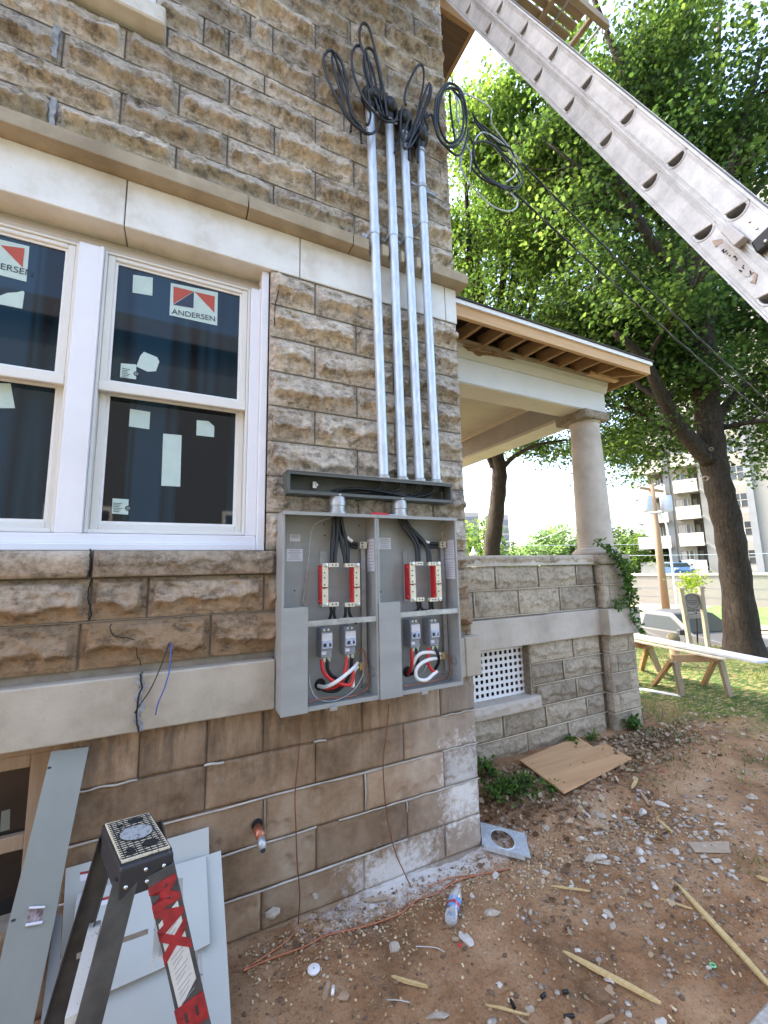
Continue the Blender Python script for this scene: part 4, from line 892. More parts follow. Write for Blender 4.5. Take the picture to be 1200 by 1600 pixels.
LR = dict(cover=[(594.7,942),(625.3,942)], bar=(665,958),
    sock=[(632,639.5,640.2,648.3,648.3,660.5,878,940), (672.5,680.5,680.8,688.5,669,680.8,878,939)],
    brk=[(k5(828,0)[0],k5(886,0)[0],k5(0,185)[1],k5(0,340)[1]), (k5(942,0)[0],k5(998,0)[0],k5(0,180)[1],k5(0,330)[1])],
    bus=k4(880,490), lug2=k5(1018,390), lab=[(k4(95,400),k4(248,545),-.0245)], side=[(1.93,1.81),(1.805,1.68)],
    holes=[k4(118,1078),k5(1015,500)], rail=(-.53,-.50), ko=k5(812,485),
    wires=[('black_cable', .0105, [W4([(345,165,-.09),(400,270,-.09),(480,370,-.09),(545,480,-.10),(568,590,-.11),(572,710,-.115)]), W4([(380,165,-.085),(440,280,-.09),(530,380,-.09),(590,500,-.10),(600,600,-.11),(600,710,-.115)]), W4([(400,165,-.075),(470,270,-.08),(560,370,-.085),(650,460,-.09),(700,570,-.10),(712,710,-.115)]), W4([(420,165,-.07),(500,280,-.07),(600,380,-.08),(690,490,-.09),(730,600,-.1),(742,710,-.115)]), W4([(410,165,-.06),(520,310,-.06),(640,430,-.065),(720,470,-.07),(830,480,-.07)]), W4([(400,180,-.055),(500,320,-.06),(620,460,-.06),(720,510,-.065),(830,516,-.07)])]),
        ('black_cable', .0085, [W4([(575,1205,-.115),(590,1280,-.11),(560,1320,-.1),(490,1335,-.1)]), W4([(612,1205,-.115),(630,1290,-.11),(700,1310,-.1)]), W4([(725,1190,-.115),(735,1280,-.11),(690,1330,-.1)]), W4([(765,1190,-.115),(765,1270,-.11),(795,1340,-.1)])]),
        ('white_wire', .0098, [W4([(672,452,-.082),(700,458,-.084),(725,466,-.086)])]),
        ('red_wire', .0098, [W5([(835,355,-.115),(840,420,-.12),(832,470,-.10),(815,500,-.05)]), W5([(940,345,-.115),(932,400,-.12),(935,440,-.12),(960,480,-.12),(990,490,-.11)])]),
        ('black_cable', .0098, [W5([(862,350,-.115),(872,400,-.12),(870,450,-.11),(845,495,-.07),(815,500,-.03)]), W5([(975,345,-.115),(990,380,-.12),(995,430,-.10),(975,470,-.06)])]),
        ('white_wire', .0105, [W5([(1005,382,-.09),(940,372,-.12),(880,385,-.13),(845,440,-.11),(825,490,-.04)]), W5([(1005,405,-.09),(940,415,-.13),(890,440,-.14),(862,480,-.14),(870,525,-.14),(920,535,-.14),(965,500,-.13),(985,485,-.12)])]),
        ('bare', .004, [W5([(870,510,-.06),(910,480,-.07),(930,430,-.06)])]),
        ('copper', .0035, [W5([(790,570,-.12),(870,560,-.11),(960,540,-.1),(1040,520,-.09),(1065,490,-.08),(1060,430,-.07),(1050,380,-.07)])])])
cabinet(-1.322, -.7785, LL, 'left open grey meter cabinet, beside the window, with a loose bare wire down its back', 0)
cabinet(-.7765, -.214, LR, 'right open grey meter cabinet, nearest the house corner', 0)
# screwdriver lying on the cabinets
sc_ = thing('screwdriver', (-.7,-.12,2.07), 'red-handled screwdriver lying on top of the cabinets under the trough', 'screwdriver')
p, q, r_ = at(580,799.5,1,-.12), at(607,800,1,-.12), at(619,801,1,-.12)
for v_ in (p, q, r_): v_.z = 2.078
MB().tube([p, p.lerp(q,.15), p.lerp(q,.8), q], [.008,.0115,.0105,.006], 10).build('handle', M['red_plastic'], sc_, smooth=True)
MB().tube([q, r_], .003, 8).build('blade', M['chrome'], sc_)

# ------------------------------------------------------------------ loose wires on the wall
def wirething(name, pts, y, mt, r_, label, ox=0, oy=0, s=1.0, ys=None):
    P = [at(ox+a/s, oy+b_/s, 1, (ys[i] if ys else y)) for i, (a, b_) in enumerate(pts)]
    return tag(MB().tube(spline(P, 7), r_, 8).build(name, M[mt], None, smooth=True), label, 'wire')
wirething('black_wire', [(712,385),(700,430),(670,510),(630,600),(590,660),(560,705)], 0, 'black_cable', .0028, 'thin black wire drooping out of a hole in the stone', 0, 850, 2.667, [-.03,-.07,-.09,-.10,-.10,-.09])
wirething('blue_wire', [(716,385),(712,450),(705,530),(685,600),(660,660),(648,712)], 0, 'blue_wire', .0028, 'thin blue wire drooping out of a hole in the stone', 0, 850, 2.667, [-.03,-.08,-.10,-.11,-.11,-.10])
wirething('ground_wire', [(316,45),(316,150),(308,250),(296,380),(300,520),(305,660),(316,800),(308,930)], -.03, 'copper_dull', .0032, 'rust-brown ground wire below the left cabinet, hanging to the dirt', 350, 1100, 2.667, [-.02,-.03,-.03,-.028,-.03,-.03,-.03,-.03])
wirething('ground_wire', [(688,0),(680,100),(664,220),(668,360),(685,500),(715,620),(750,700),(785,775)], -.03, 'copper_dull', .0032, 'rust-brown ground wire below the right cabinet, hanging to the dirt', 350, 1100, 2.667, [-.02,-.03,-.03,-.03,-.035,-.04,-.06,-.08])
# pipe stub
ps = thing('pipe_stub', (-1.4,-.02,.48), 'short brass and white pipe stub poking out of a hole in the foundation', 'pipe')
c0 = at(405,1300,1,-.03)
b = MB(); b.lathe(at(402,1289,1,-.014), [(0,-.003),(.026,-.002),(.028,.004)], 18, 'Y'); b.build('hole', mat('hole_dark', (.015,.012,.01), 1), ps)
MB().tube([c0+Vector((-.008,.01,.02)), c0+Vector((0,-.05,0))], [.021,.022], 16).build('elbow', M['copper'], ps, smooth=True)
MB().tube([c0+Vector((0,-.035,.0)), c0+Vector((.004,-.085,-.035))], [.020,.019], 16).build('spout', M['hub'], ps, smooth=True)
MB().lathe(c0+Vector((.004,-.088,-.037)), [(0,-.001),(.012,-.0012),(.012,.001)], 12, 'Y').build('bore', M['ink'], ps)
# ------------------------------------------------------------------ extension ladder
LD = Vector((.054,-.389,-.92)).normalized(); LN = (Vector((1,0,0))-LD*LD.x).normalized(); LW = LN.cross(LD).normalized()
if LW.y > 0: LW = -LW          # away from the house
ext = thing('extension_ladder', (-.35,-2.9,0), 'tall aluminium extension ladder leaning on the house above the porch', 'ladder')
SP = .3048
def dring(r):   # D outline: flat edge up, belly down ; coordinates (along up, along w)
    pts = []
    n = 9
    for k in range(n): pts.append((.30*r, r*(1-2*k/(n-1))))     # flat top edge
    for k in range(1, 12):
        a = math.pi*k/12; pts.append((.30*r-1.15*r*math.sin(a), -r*math.cos(a)))
    return pts
horiz = Vector((0,-1,0)); vert = Vector((0,0,1))
def rail_section(P0, k0, k1, hw, name, depth=.026, flip=1):
    """outer rail of one ladder section: channel with a D-shaped rung end every foot"""
    A = P0+LD*SP*k0; B_ = P0+LD*SP*k1
    web = MB(); rings = []
    up = -LD
    ks = [k for k in range(math.ceil(k0), math.floor(k1)+1)]
    # web with D holes: cells centred on each rung
    def pt(a, b, o=0): return a*up+b*LW+o*LN
    half = SP/2
    D0 = dring(.0185)
    # rotate D so that its flat edge is level
    ux = vert-LN*vert.dot(LN); ux.normalize(); wx = horiz-LN*horiz.dot(LN); wx = (wx-ux*wx.dot(ux)).normalized()
    for k in ks:
        c = P0+LD*SP*k
        R1 = [c+ux*a+wx*b for a, b in dring(.0235)]; R2 = [c+ux*a+wx*b for a, b in dring(.0280)]; R3 = [c+ux*a+wx*b for a, b in dring(.0325)]
        n = len(R3)
        rect = []
        for p in R3:
            d = p-c; a, b = d.dot(up), d.dot(LW); s = min(half/max(abs(a),1e-6), hw/max(abs(b),1e-6)); rect.append((a*s, b*s))
        # insert exact corners by snapping nearest
        for ca, cb_ in ((half,hw),(half,-hw),(-half,hw),(-half,-hw)):
            j = min(range(n), key=lambda i: (rect[i][0]-ca)**2+(rect[i][1]-cb_)**2); rect[j] = (ca, cb_)
        Rr = [c+pt(a, b) for a, b in rect]
        web.add(R3+Rr, [(i,(i+1)%n,(i+1)%n+n,i+n) for i in range(n)])
        ringm = MB(); ringm.add([p-LN*.0005 for p in R3]+[(p+q)/2-LN*.004 for p, q in zip(R3,R2)]+[p-LN*.001 for p in R2]+[(p+q)/2-LN*.0035 for p, q in zip(R2,R1)]+[p for p in R1]+[p+LN*.012 for p in R1],
                  [(j*n+i,j*n+(i+1)%n,(j+1)*n+(i+1)%n,(j+1)*n+i) for j in range(5) for i in range(n)]); rings.append(ringm)
    # thin filler ends of the web
    for a, b in ((k0, ks[0]-.5), (ks[-1]+.5, k1)):
        if b-a > .01: c0, c1 = P0+LD*SP*a, P0+LD*SP*b; web.add([c0+LW*hw,c0-LW*hw,c1-LW*hw,c1+LW*hw], [(0,1,2,3)])
    wo = web.build(name, M['alu'], ext); md = wo.modifiers.new('t','SOLIDIFY'); md.thickness = .0018; md.offset = 0
    fl = MB()
    for s in (-1, 1):
        c = (A+B_)/2+LW*hw*s+LN*depth/2; fl.obox(c, LD*(B_-A).length/2, LW*.0014, LN*(depth/2+.001))
        fl.obox((A+B_)/2+LW*(hw-.006)*s+LN*depth, LD*(B_-A).length/2, LW*.006, LN*.0013)
        for q in (.010,.0135): fl.obox((A+B_)/2+LW*(hw-q)*s-LN*.0024, LD*(B_-A).length/2, LW*.0008, LN*.0018)
        fl.obox((A+B_)/2+LW*(hw-.0022)*s-LN*.0045, LD*(B_-A).length/2, LW*.0022, LN*.0042)
    fl.build('rail_flange', M['alu'], wo)
    for q_ in rings: q_.build('rung_end', M['alu'], wo, smooth=True)
    return wo, ks
KTOP = -10.5
P0 = Vector((-.522,-1.063,4.416)); Q0 = Vector((-.526,-1.147,4.414))
w_off = (Q0-P0).dot(LW)
base_rail, ks = rail_section(P0, -6.4, 14.55, .0388, 'rail')
fly_rail, kf = rail_section(Q0, KTOP, 7.35, .0365, 'rail')
def rungs(P, ks, x0, x1, nm):
    for k in ks:
        c = P+LD*SP*k; rg = [vert*a+horiz*q for a, q in dring(.0238)]; n = len(rg)
        MB().add([c+LN*x0+q for q in rg]+[c+LN*x1+q for q in rg], [(i,(i+1)%n,(i+1)%n+n,i+n) for i in range(n)]).build('rung', M['alu'], ext, smooth=True)
rungs(P0, ks, .003, .434, 'rung'); rungs(Q0, kf, .003, .409, 'rung')
for P, a, b_, hw, off in ((P0,-6.4,14.55,.0415,.435),(Q0,KTOP,7.35,.0375,.41)):
    A, B_ = P+LD*SP*a+LN*off, P+LD*SP*b_+LN*off; L_ = (B_-A).length/2
    m_ = MB(); m_.obox((A+B_)/2, LD*L_, LW*hw, LN*.0012)
    for s in (-1,1): m_.obox((A+B_)/2+LW*hw*s-LN*.013, LD*L_, LW*.0012, LN*.013)
    m_.build('rail', M['alu'], ext)
# bracket, rope lock and the worn labels
def lp(px, py, o=0.0):
    return on_plane(px, py, P0-LN*o, LN)
b = MB(); C_ = [lp(1166,333,.008), lp(1196,326,.008), lp(1212,352,.008), lp(1176,378,.008), lp(1152,352,.008)]
b.prism(C_, LN*.004); b.build('bracket_plate', M['alu'], ext)
b = MB(); A_ = [lp(1134,368,.012), lp(1147,354,.012), lp(1172,374,.012), lp(1154,389,.012)]; b.prism(A_, -LN*.03); b.build('bracket_hook', M['alu_label'], ext, bevel=.002)
b = MB()
for px, py in ((1171.5,346.5),(1183,357)): b.blob(lp(px, py, .009), .0035, .0035, .0035, 1, 0)
b.build('rivet', M['chrome'], ext)
b = MB(); A_ = [lp(1180,384,.010), lp(1214,352,.010), lp(1222,376,.010), lp(1189,400,.010)]; b.prism(A_, -LN*.028); b.build('rope_lock', M['black_plastic'], ext, bevel=.004, seg=2)
b = MB(); b.blob(lp(1196,377,.040), .005, .005, .005, 2, 0); b.build('bolt', M['chrome'], ext)
def lab(pts, mt, o=.0045, nm='worn_label'): return MB().prism([lp(px, py, o) for px, py in pts], LN*.0006).build(nm, mt, ext)
z4 = lambda a, b_: (680+a/4, b_/4)
lab([(1119,381),(1132,376),(1178,424),(1170,432),(1163,432)], M['alu_label'], .0034)
lab([(1112,376),(1128,373),(1130,378),(1117,386)], M['glue'], .0044); lab([(1178,424),(1183,428),(1180,443),(1170,441),(1176,438)], M['glue'], .0044)
lab([z4(605,150),z4(715,225),z4(745,250),z4(690,345),z4(585,285)], M['alu_label'], .0034)
tx = (lp(1175,430,.005)-lp(1128,390,.005)).normalized(); ty = LN.cross(tx)
ty = tx.cross(-LN) if (tx.cross(-LN)).z < 0 else -tx.cross(-LN)
ty = Vector(LN).cross(tx); 
if ty.dot(LW) < 0: ty = -ty
b = MB()
for pl in ([(1127,393),(1131,389),(1130,395),(1136,391)], [(1135,397),(1137,395)], [(1139,400),(1141,398)], [(1145,402),(1148,400),(1150,403)], [(1149,407),(1152,404)], [(1162,414),(1160,417),(1162,420)], [(1155,422),(1159,424)], [(1172,423),(1173,428)]):
    b.tube([lp(px, py, .0048) for px, py in pl], .0016, 5)
b.build('ink_marks', M['ink'], ext)
b = MB()
for px, py in (z4(827,405), z4(1100,632), z4(1130,655), z4(475,238)): b.lathe(on_plane(px, py, P0-LN*.0036, LN), [(0,-.001),(.0045,-.001),(.0045,.001)], 10, 'X')
b.build('rivet_hole', M['ink'], ext)
# feet
b = MB()
for o in (0, .43): b.obox(P0+LD*SP*14.4+LN*(o+.01), LN*.02, Vector((0,.07,0)), Vector((0,0,.03)))
b.build('foot', M['black_plastic'], ext)

# ------------------------------------------------------------------ wooden work platform overhead
Zp = 6.2; xe = at(918,80,2,Zp).x+.02; ya, yb_ = -.35, -.63
st_ = thing('work_platform', (xe-1.5,-.5,Zp), 'slatted wooden work platform high overhead behind the ladder', 'platform')
for y, e in ((ya, 0), (yb_, .0)): MB().box(xe-4, xe+e, y-.02, y+.02, Zp, Zp+.07).build('side_rail', M['oldwoodX'], st_, bevel=.003)
for y in (-.42,-.49,-.56): MB().box(xe-4, xe-.22, y-.028, y+.028, Zp+.055, Zp+.07).build('slat', M['oldwoodX'], st_)
for k in range(9): MB().box(xe-.16-.38*k-.02, xe-.16-.38*k+.02, yb_+.02, ya-.02, Zp+.02, Zp+.053).build('cross_bar', M['oldwood'], st_)
for k in range(9): MB().cyl((xe-.05-.38*k,yb_+.02,Zp+.03),(xe-.05-.38*k,ya-.02,Zp+.03),.009,None,8).build('tie_rod', M['hub'], st_)
b = MB(); b.box(xe-.01,xe+.004,ya-.03,ya+.022,Zp-.004,Zp+.074); b.box(xe-.01,xe+.004,yb_-.022,yb_+.03,Zp-.004,Zp+.074); b.build('end_cap', M['hub'], st_)

# ------------------------------------------------------------------ step ladder
sl_ = thing('step_ladder', (-1.9,-.75,0), 'paint-splattered black step ladder with red lettering in the left foreground', 'step ladder')
cA, cB, cC, cD = [Vector(q) for q in ((-1.982,-.614,.95), (-1.855,-.610,.95), (-1.786,-.847,.95), (-1.909,-.858,.95))]
exu = ((cB-cA)+(cC-cD)).normalized(); eyu = ((cD-cA)+(cC-cB)).normalized(); cen = (cA+cB+cC+cD)/4
b = MB(); T = [cA,cB,cC,cD]; out = [cen+(p-cen)*1.09 for p in T]
zt, zm_, zb2 = Vector((0,0,-.004)), Vector((0,0,-.012)), Vector((0,0,-.085))
b.add([p+zt*1.5 for p in T]+[p+zm_ for p in out]+[cen+(p-cen)*1.12+zb2 for p in T], [(0,1,2,3)]+[(i,(i+1)%4,(i+1)%4+4,i+4) for i in range(4)]+[(i+4,(i+1)%4+4,(i+1)%4+8,i+8) for i in range(4)])
cap = b.build('top_cap', M['cap_side'], sl_, bevel=.004, seg=2)
b = MB(); b.prism([cen+(p-cen)*.98+Vector((0,0,-.0045)) for p in T], (0,0,.0045)); b.build('tread_pad', M['cap_top'], cap)
def uv(u, v_, z=.0): return cen+exu*u+eyu*v_+Vector((0,0,z))
b = MB()
for i in range(-9, 10):
    a = uv(-.058, i*.0125, .0012); c_ = uv(.058, i*.0125, .0012); b.obox((a+c_)/2, exu*.058, eyu*.0011, Vector((0,0,.0012)))
for i in range(-3, 4): a = uv(i*.0165, 0, .0012); b.obox(a, exu*.0011, eyu*.114, Vector((0,0,.0011)))
b.build('grip_grid', M['cap_side'], cap)
def disc(bb, u, v_, ru, rv, z, th=.001, n=28): bb.prism([uv(u+ru*math.cos(2*math.pi*k/n), v_+rv*math.sin(2*math.pi*k/n), z) for k in range(n)], (0,0,th))
b = MB(); disc(b, 0, -.010, .047, .047, .0028, .001); b.build('tool_tray_rim', M['cap_side'], cap)
b = MB(); disc(b, .001, -.008, .0435, .0435, .0040, .0006); b.build('tool_tray', M['tray'], cap)
b = MB(); disc(b, .015, -.088, .022, .015, .0028, .001); disc(b, .022, .072, .022, .017, .0028, .001); disc(b, -.032, .078, .013, .007, .0028, .001); disc(b, -.034, .098, .013, .007, .0028, .001); disc(b, -.030, -.075, .009, .006, .0028, .001); b.build('tool_hole', mat('hole_black', (.008,.008,.008), .9), cap)
fr = [(0.14,-.036),(.40,-.062),(.44,-.020),(.80,-.032),(.22,-.05+.0)]
b = MB(); fl_, fr_ = cen+(cD-cen)*1.12, cen+(cC-cen)*1.12; fu = (fr_-fl_)
for t_, z_ in ((.13,-.058),(.47,-.030),(.50,-.062),(.80,-.036),(.88,-.066)): b.blob(fl_+fu*t_+Vector((0,-.001,z_)), .0058, .004, .0058, 2, 0)
b.build('rivet', M['chrome'], sl_, smooth=True)
def rail(top, bot, wdt, name, yout, letter=None):
    """channel rail, web facing the end of the ladder"""
    top, bot = Vector(top), Vector(bot); d = (bot-top).normalized(); yv = Vector((0,yout,0)); yv = (yv-d*yv.dot(d)).normalized(); xv = d.cross(yv).normalized()
    if xv.x < 0: xv = -xv
    L_ = (bot-top).length/2; c = (top+bot)/2; b = MB()
    b.obox(c, d*L_, xv*wdt/2, yv*.002); b.obox(c+xv*(wdt/2-.002)-yv*.014, d*L_, xv*.002, yv*.0118); b.obox(c-xv*(wdt/2-.002)-yv*.014, d*L_, xv*.002, yv*.0118)
    return b.build(name, M['fiberglass'], sl_, bevel=.0008), d, xv, yv
zc2 = .905
near_y, far_y = -.865, -.602
def ends(x0, y0, dx, dy): s = zc2; return (x0, y0, zc2), (x0+dx*s, y0+dy*s, 0.0)
rr, d_, xv, yv = rail(*ends(-1.812, near_y, .27, -.14), .070, 'front_rail', -1)
rail(*ends(-1.895, near_y, -.215, -.13), .062, 'rear_rail', -1)
rail(*ends(-1.848, far_y, .24, .10), .070, 'front_rail', 1)
rail(*ends(-1.965, far_y, -.23, .10), .062, 'rear_rail', 1)
s0 = Vector((-1.812, near_y, zc2))
def onrail(t, u, o=.0026): return s0+d_*t+xv*u+yv*o
for (a, q, c_) in ((.085,.325,0),):
    MB().prism([onrail(.125,-.030), onrail(.095,.026), onrail(.300,.028), onrail(.345,-.026)], yv*.0006).build('warning_label', M['ladlabel'], rr)
b = MB()
for k in range(16):
    t = .135+.0125*k; b.prism([onrail(t+.012,-.018,.0034), onrail(t-.006,.020-.006*(k % 3),.0034), onrail(t-.004,.020-.006*(k % 3),.0034), onrail(t+.014,-.018,.0034)], yv*.0004)
b.build('printed_lines', mat_ink_soft, rr)
text_mesh('lettering', 'MAX', .088, onrail(.12,-.030,.0040), d_, xv, M['redpaint'], rr, .0004, 'CENTER', .006)
text_mesh('lettering', 'ELE', .092, onrail(.405,-.031,.0040), d_, xv, M['redpaint'], rr, .0004, 'CENTER', .006)
text_mesh('lettering', 'C', .088, onrail(.575,-.031,.0040), d_, xv, M['redpaint'], rr, .0004, 'CENTER', .006)
for z_, par in ((.70,0),(.42,0),(.14,0)):
    t = (zc2-z_)/zc2; xa = -1.83+.255*(zc2-z_); 
    b = MB(); y0, y1 = near_y-.14*(zc2-z_)+.004, far_y+.10*(zc2-z_)-.004; b.box(xa-.04, xa+.033, y0, y1, z_-.003, z_); b.box(xa-.043, xa-.040, y0, y1, z_-.028, z_); b.box(xa+.0333, xa+.036, y0, y1, z_-.02, z_)
    for q in range(5): b.box(xa-.03+q*.013, xa-.025+q*.013, y0, y1, z_+.0005, z_+.002)
    b.build('step', M['stepwhite'], sl_)
for z_ in (.62,.25):
    xa = -1.93-.222*(zc2-z_); y0, y1 = near_y-.13*(zc2-z_)+.006, far_y+.10*(zc2-z_)-.006
    MB().box(xa-.016, xa+.016, y0, y1, z_-.028, z_+.028).build('rear_brace', M['stepwhite'], sl_)
b = MB(); b.bar((-1.84,-.63,.60),(-2.03,-.63,.60),.003,.014); b.build('spreader', M['hub'], sl_)

# ------------------------------------------------------------------ painted cover sheets leaning on the wall
def lean(px, py, y0, zt, dy=0):
    return on_plane(px, py, (0,-.026+dy,zt), (0,-zt,y0))
def sheet(pts, y0, zt, mt, label, dy=0, th=.003, name='metal_sheet', grp='grey sheets leaning on the wall'):
    P = [lean(px, py, y0, zt, dy) for px, py in pts]; n_ = Vector((0,-zt,y0)).normalized()
    r0 = thing(name, (sum((p.x for p in P))/len(P), P[-1].y, max(0, min(p.z for p in P))), label, 'metal sheet', grp)
    b = MB(); b.prism(P, n_*th)
    b.build('sheet', M[mt], r0, bevel=.0008); return r0, P, n_
r0, P, n_ = sheet([(80,1174),(139,1167),(108,1319),(86,1437),(44,1640),(-34,1650),(14,1440),(42,1330)], .35, 1.03, 'panelolive', 'tall narrow dull grey sheet with a curled sticker, leaning over the basement window')
q = lambda a, b_, o: on_plane(a, b_, P[0]+n_*o, n_)
z35 = lambda a, b_: (a/3.557, 1150+b_/3.557)
b = MB()
for a in ((275,177),(75,1025)): c_ = q(*z35(*a), .0035); b.obox(c_, Vector((.006,0,0)), Vector((0,.001,0)), Vector((0,0,.004)))
b.build('slot_hole', M['ink'], r0)
b = MB(); b.prism([q(*z35(160,962), .0036), q(*z35(240,962), .0036), q(*z35(232,1035), .0036), q(*z35(150,1040), .0036)], n_*.0005); b.build('sticker', varied('brown_sticker', (.10,.06,.06), (.35,.30,.32), 60, .6, b=(0,0)), r0)
for a_, c_, rr in ((q(*z35(162,955), .007), q(*z35(250,950), .010), .004), (q(*z35(143,1052), .008), q(*z35(236,1035), .008), .0048)): MB().tube([a_, c_], rr, 8).build('curled_edge', M['paper'], r0)
r0, P, n_ = sheet([(103,1357),(150,1343.5),(326,1292),(327,1340),(332,1640),(86,1660)], .25, .56, 'panelgrey', 'rearmost wide grey sheet leaning on the foundation behind the step ladder', 0)
b = MB(); b.prism([on_plane(px, py, P[0]+n_*.0035, n_) for px, py in ((125,1363),(145,1359),(144,1374),(125,1377))], n_*.0005); b.build('label', M['paper'], r0)
b = MB(); b.prism([on_plane(px, py, P[0]+n_*.0042, n_) for px, py in ((125,1363),(145,1359),(144.5,1363),(125,1367))], n_*.0004); b.build('label_stripe', M['redpaint'], r0)
r0, P, n_ = sheet([(345,1329),(352,1440),(362,1612),(363,1650),(130,1680),(140,1400),(240,1362),(300,1344)], .40, .50, 'panelgrey', 'large pale grey sheet leaning furthest right behind the step ladder', -.03)
r0, P, n_ = sheet([(120,1398),(210,1370),(322,1337),(328,1475),(245,1517),(165,1552),(97,1585),(112,1470)], .44, .50, 'panelgrey', 'front pale grey sheet with a turned-in bottom lip, leaning behind the step ladder', -.045)
n2 = Vector((0,.8,-.6)); b = MB()
for a, c_ in (((328,1475),(245,1517)),((245,1517),(165,1552)),((165,1552),(97,1585))):
    A, B_ = on_plane(*a, P[0], n_), on_plane(*c_, P[0], n_); b.prism([A, B_, B_+Vector((0,.03,-.012)), A+Vector((0,.03,-.012))], (0,0,-.002))
b.build('folded_lip', M['oldwood'], r0)
b = MB(); b.prism([on_plane(px, py, P[0]+n_*.0035, n_) for px, py in ((154,1405),(174,1399),(171,1412),(152,1416))], n_*.0005); b.build('label', M['paper'], r0)
b = MB(); b.prism([on_plane(px, py, P[0]+n_*.0042, n_) for px, py in ((158,1403.5),(174,1399),(173,1404),(157,1408))], n_*.0004); b.build('label_stripe', M['redpaint'], r0)
sheet([(86,1432),(97,1429),(94,1500),(82,1645),(58,1645),(76,1500)], .33, .60, 'greydark', 'narrow dark folded sheet wedged beside the tall narrow one', -.06)
# ------------------------------------------------------------------ terrain
RW1, RW2 = far(990, 942, 36), far(1200, 953, 30)
TD = (RW2-RW1); TD.z = 0; TD.normalize(); SN = Vector((-TD.y, TD.x, 0))
if SN.x < 0: SN = -SN
def sdist(x, y): return (x-CAM.x)*SN.x+(y-CAM.y)*SN.y
def gz(x, y):
    x = np.asarray(x, float); y = np.asarray(y, float); s = sdist(x, y)
    base = -.02*smooth(3, 9, s) - .16*smooth(8, 12.3, s)
    drop = -1.42*smooth(12.4, 14.4, s)
    near = (fbm(x*1.3, y*1.3, 3)-.5)*.05+(fbm(x*5, y*5, 9)-.5)*.034+(fbm(x*19, y*19, 15, 3)-.5)*.020
    m_ = 1-smooth(5, 9, s)
    bank = .05*smooth(-.25, .0, y)*smooth(.1, .6, x)
    ridge = .05*np.exp(-((y-.15-.08*np.sin(x*2))/.18)**2)*smooth(1.9,2.6,x)*(1-smooth(5,7,x))
    far_ = .03*(fbm(x*.6, y*.6, 31)-.5)*smooth(5, 9, s)
    return base+drop+near*m_+bank*m_+ridge+far_-.012
def axis_pts(lo, hi, a, b_, fine, mid_lo, mid_hi, mid):
    pts = list(np.arange(a, b_, fine)); x = a
    while x > mid_lo: x -= mid; pts.append(x)
    st = mid
    while x > lo: st *= 1.35; x -= st; pts.append(x)
    x = b_
    while x < mid_hi: pts.append(x); x += mid
    st = mid
    while x < hi: pts.append(x); st *= 1.35; x += st
    return np.array(sorted(pts))
gx = axis_pts(-500, 900, -2.4, 4.4, .022, -4, 18, .16); gy = axis_pts(-500, 900, -2.2, 1.6, .022, -6, 14, .16)
GX, GY = np.meshgrid(gx, gy); GZ = gz(GX, GY)
idx = np.arange(GX.size).reshape(GX.shape)
F = np.stack([idx[:-1,:-1], idx[:-1,1:], idx[1:,1:], idx[1:,:-1]], -1).reshape(-1, 4)
m = mat('ground_soil', (.2,.12,.07), .95, 0, .15); v = coords(m); z = zsplit(m)
n1 = noise(m, v, 1.6, 6, .65); n2 = noise(m, v, 11, 6, .7); n3 = noise(m, v, 60, 5, .75)
soil = ramp(m, n1, [(.32,(.14,.072,.034)),(.48,(.35,.185,.09)),(.62,(.48,.295,.165)),(.78,(.56,.42,.28))]).outputs[0]
soil = mix(m, mathn(m,'MULTIPLY',ramp(m, n2, [(.45,(0,0,0)),(.7,(1,1,1))]).outputs[0],.5), soil, (.42,.29,.17))
soil = mix(m, mathn(m,'MULTIPLY',ramp(m, n3, [(.35,(1,1,1)),(.5,(0,0,0))]).outputs[0],.5), soil, (.09,.05,.026))
soil = mix(m, ramp(m, noise(m, v, 95, 3, .6), [(.64,(0,0,0)),(.70,(.8,.8,.8))]).outputs[0], soil, (.42,.37,.30))
# lime powder along the footing
wy = mathn(m,'MULTIPLY',mathn(m,'ABSOLUTE',mathn(m,'ADD',z[1],.03)),4.6); wx_ = mathn(m,'MULTIPLY',mathn(m,'ABSOLUTE',mathn(m,'ADD',z[0],.45)),1.05)
wl = mathn(m,'ADD',mathn(m,'SUBTRACT',1.0,mathn(m,'MAXIMUM',wy,wx_)),mathn(m,'MULTIPLY',mathn(m,'SUBTRACT',noise(m, v, 17, 7, .8),.5),2.0))
soil = mix(m, mathn(m,'MULTIPLY',ramp(m, wl, [(.25,(0,0,0)),(.75,(1,1,1))]).outputs[0],.8), soil, (.80,.77,.72))
# grass and dry straw towards the street
sd_ = mathn(m,'ADD',mathn(m,'MULTIPLY',mathn(m,'ADD',z[0],1.8),SN.x),mathn(m,'MULTIPLY',mathn(m,'ADD',z[1],2.34),SN.y))
gm = mathn(m,'ADD',mathn(m,'MULTIPLY',mathn(m,'SUBTRACT',sd_,5.0),.55),mathn(m,'MULTIPLY',mathn(m,'SUBTRACT',noise(m, v, 1.3, 6, .7),.5),2.4))
straw = ramp(m, noise(m, coords(m,(1,3,1)), 7, 7, .75), [(.38,(.035,.075,.015)),(.50,(.065,.105,.025)),(.60,(.34,.24,.11)),(.72,(.24,.14,.07))]).outputs[0]
soil = mix(m, ramp(m, gm, [(.2,(0,0,0)),(.8,(1,1,1))]).outputs[0], soil, straw)
ym = N(m, 'ShaderNodeMapRange'); ym.inputs[1].default_value = -2.7; ym.inputs[2].default_value = -3.6; L(m, mathn(m,'ADD',z[1],mathn(m,'MULTIPLY',n1,.8)), ym.inputs[0]); soil = mix(m, ym.outputs[0], soil, (.075,.10,.045))  # unseen yard behind the camera coloured green to cut warm bounce light
fm = N(m, 'ShaderNodeMapRange'); fm.inputs[1].default_value = 13; fm.inputs[2].default_value = 14; L(m, sd_, fm.inputs[0])
soil = mix(m, fm.outputs[0], soil, (.22,.165,.11))
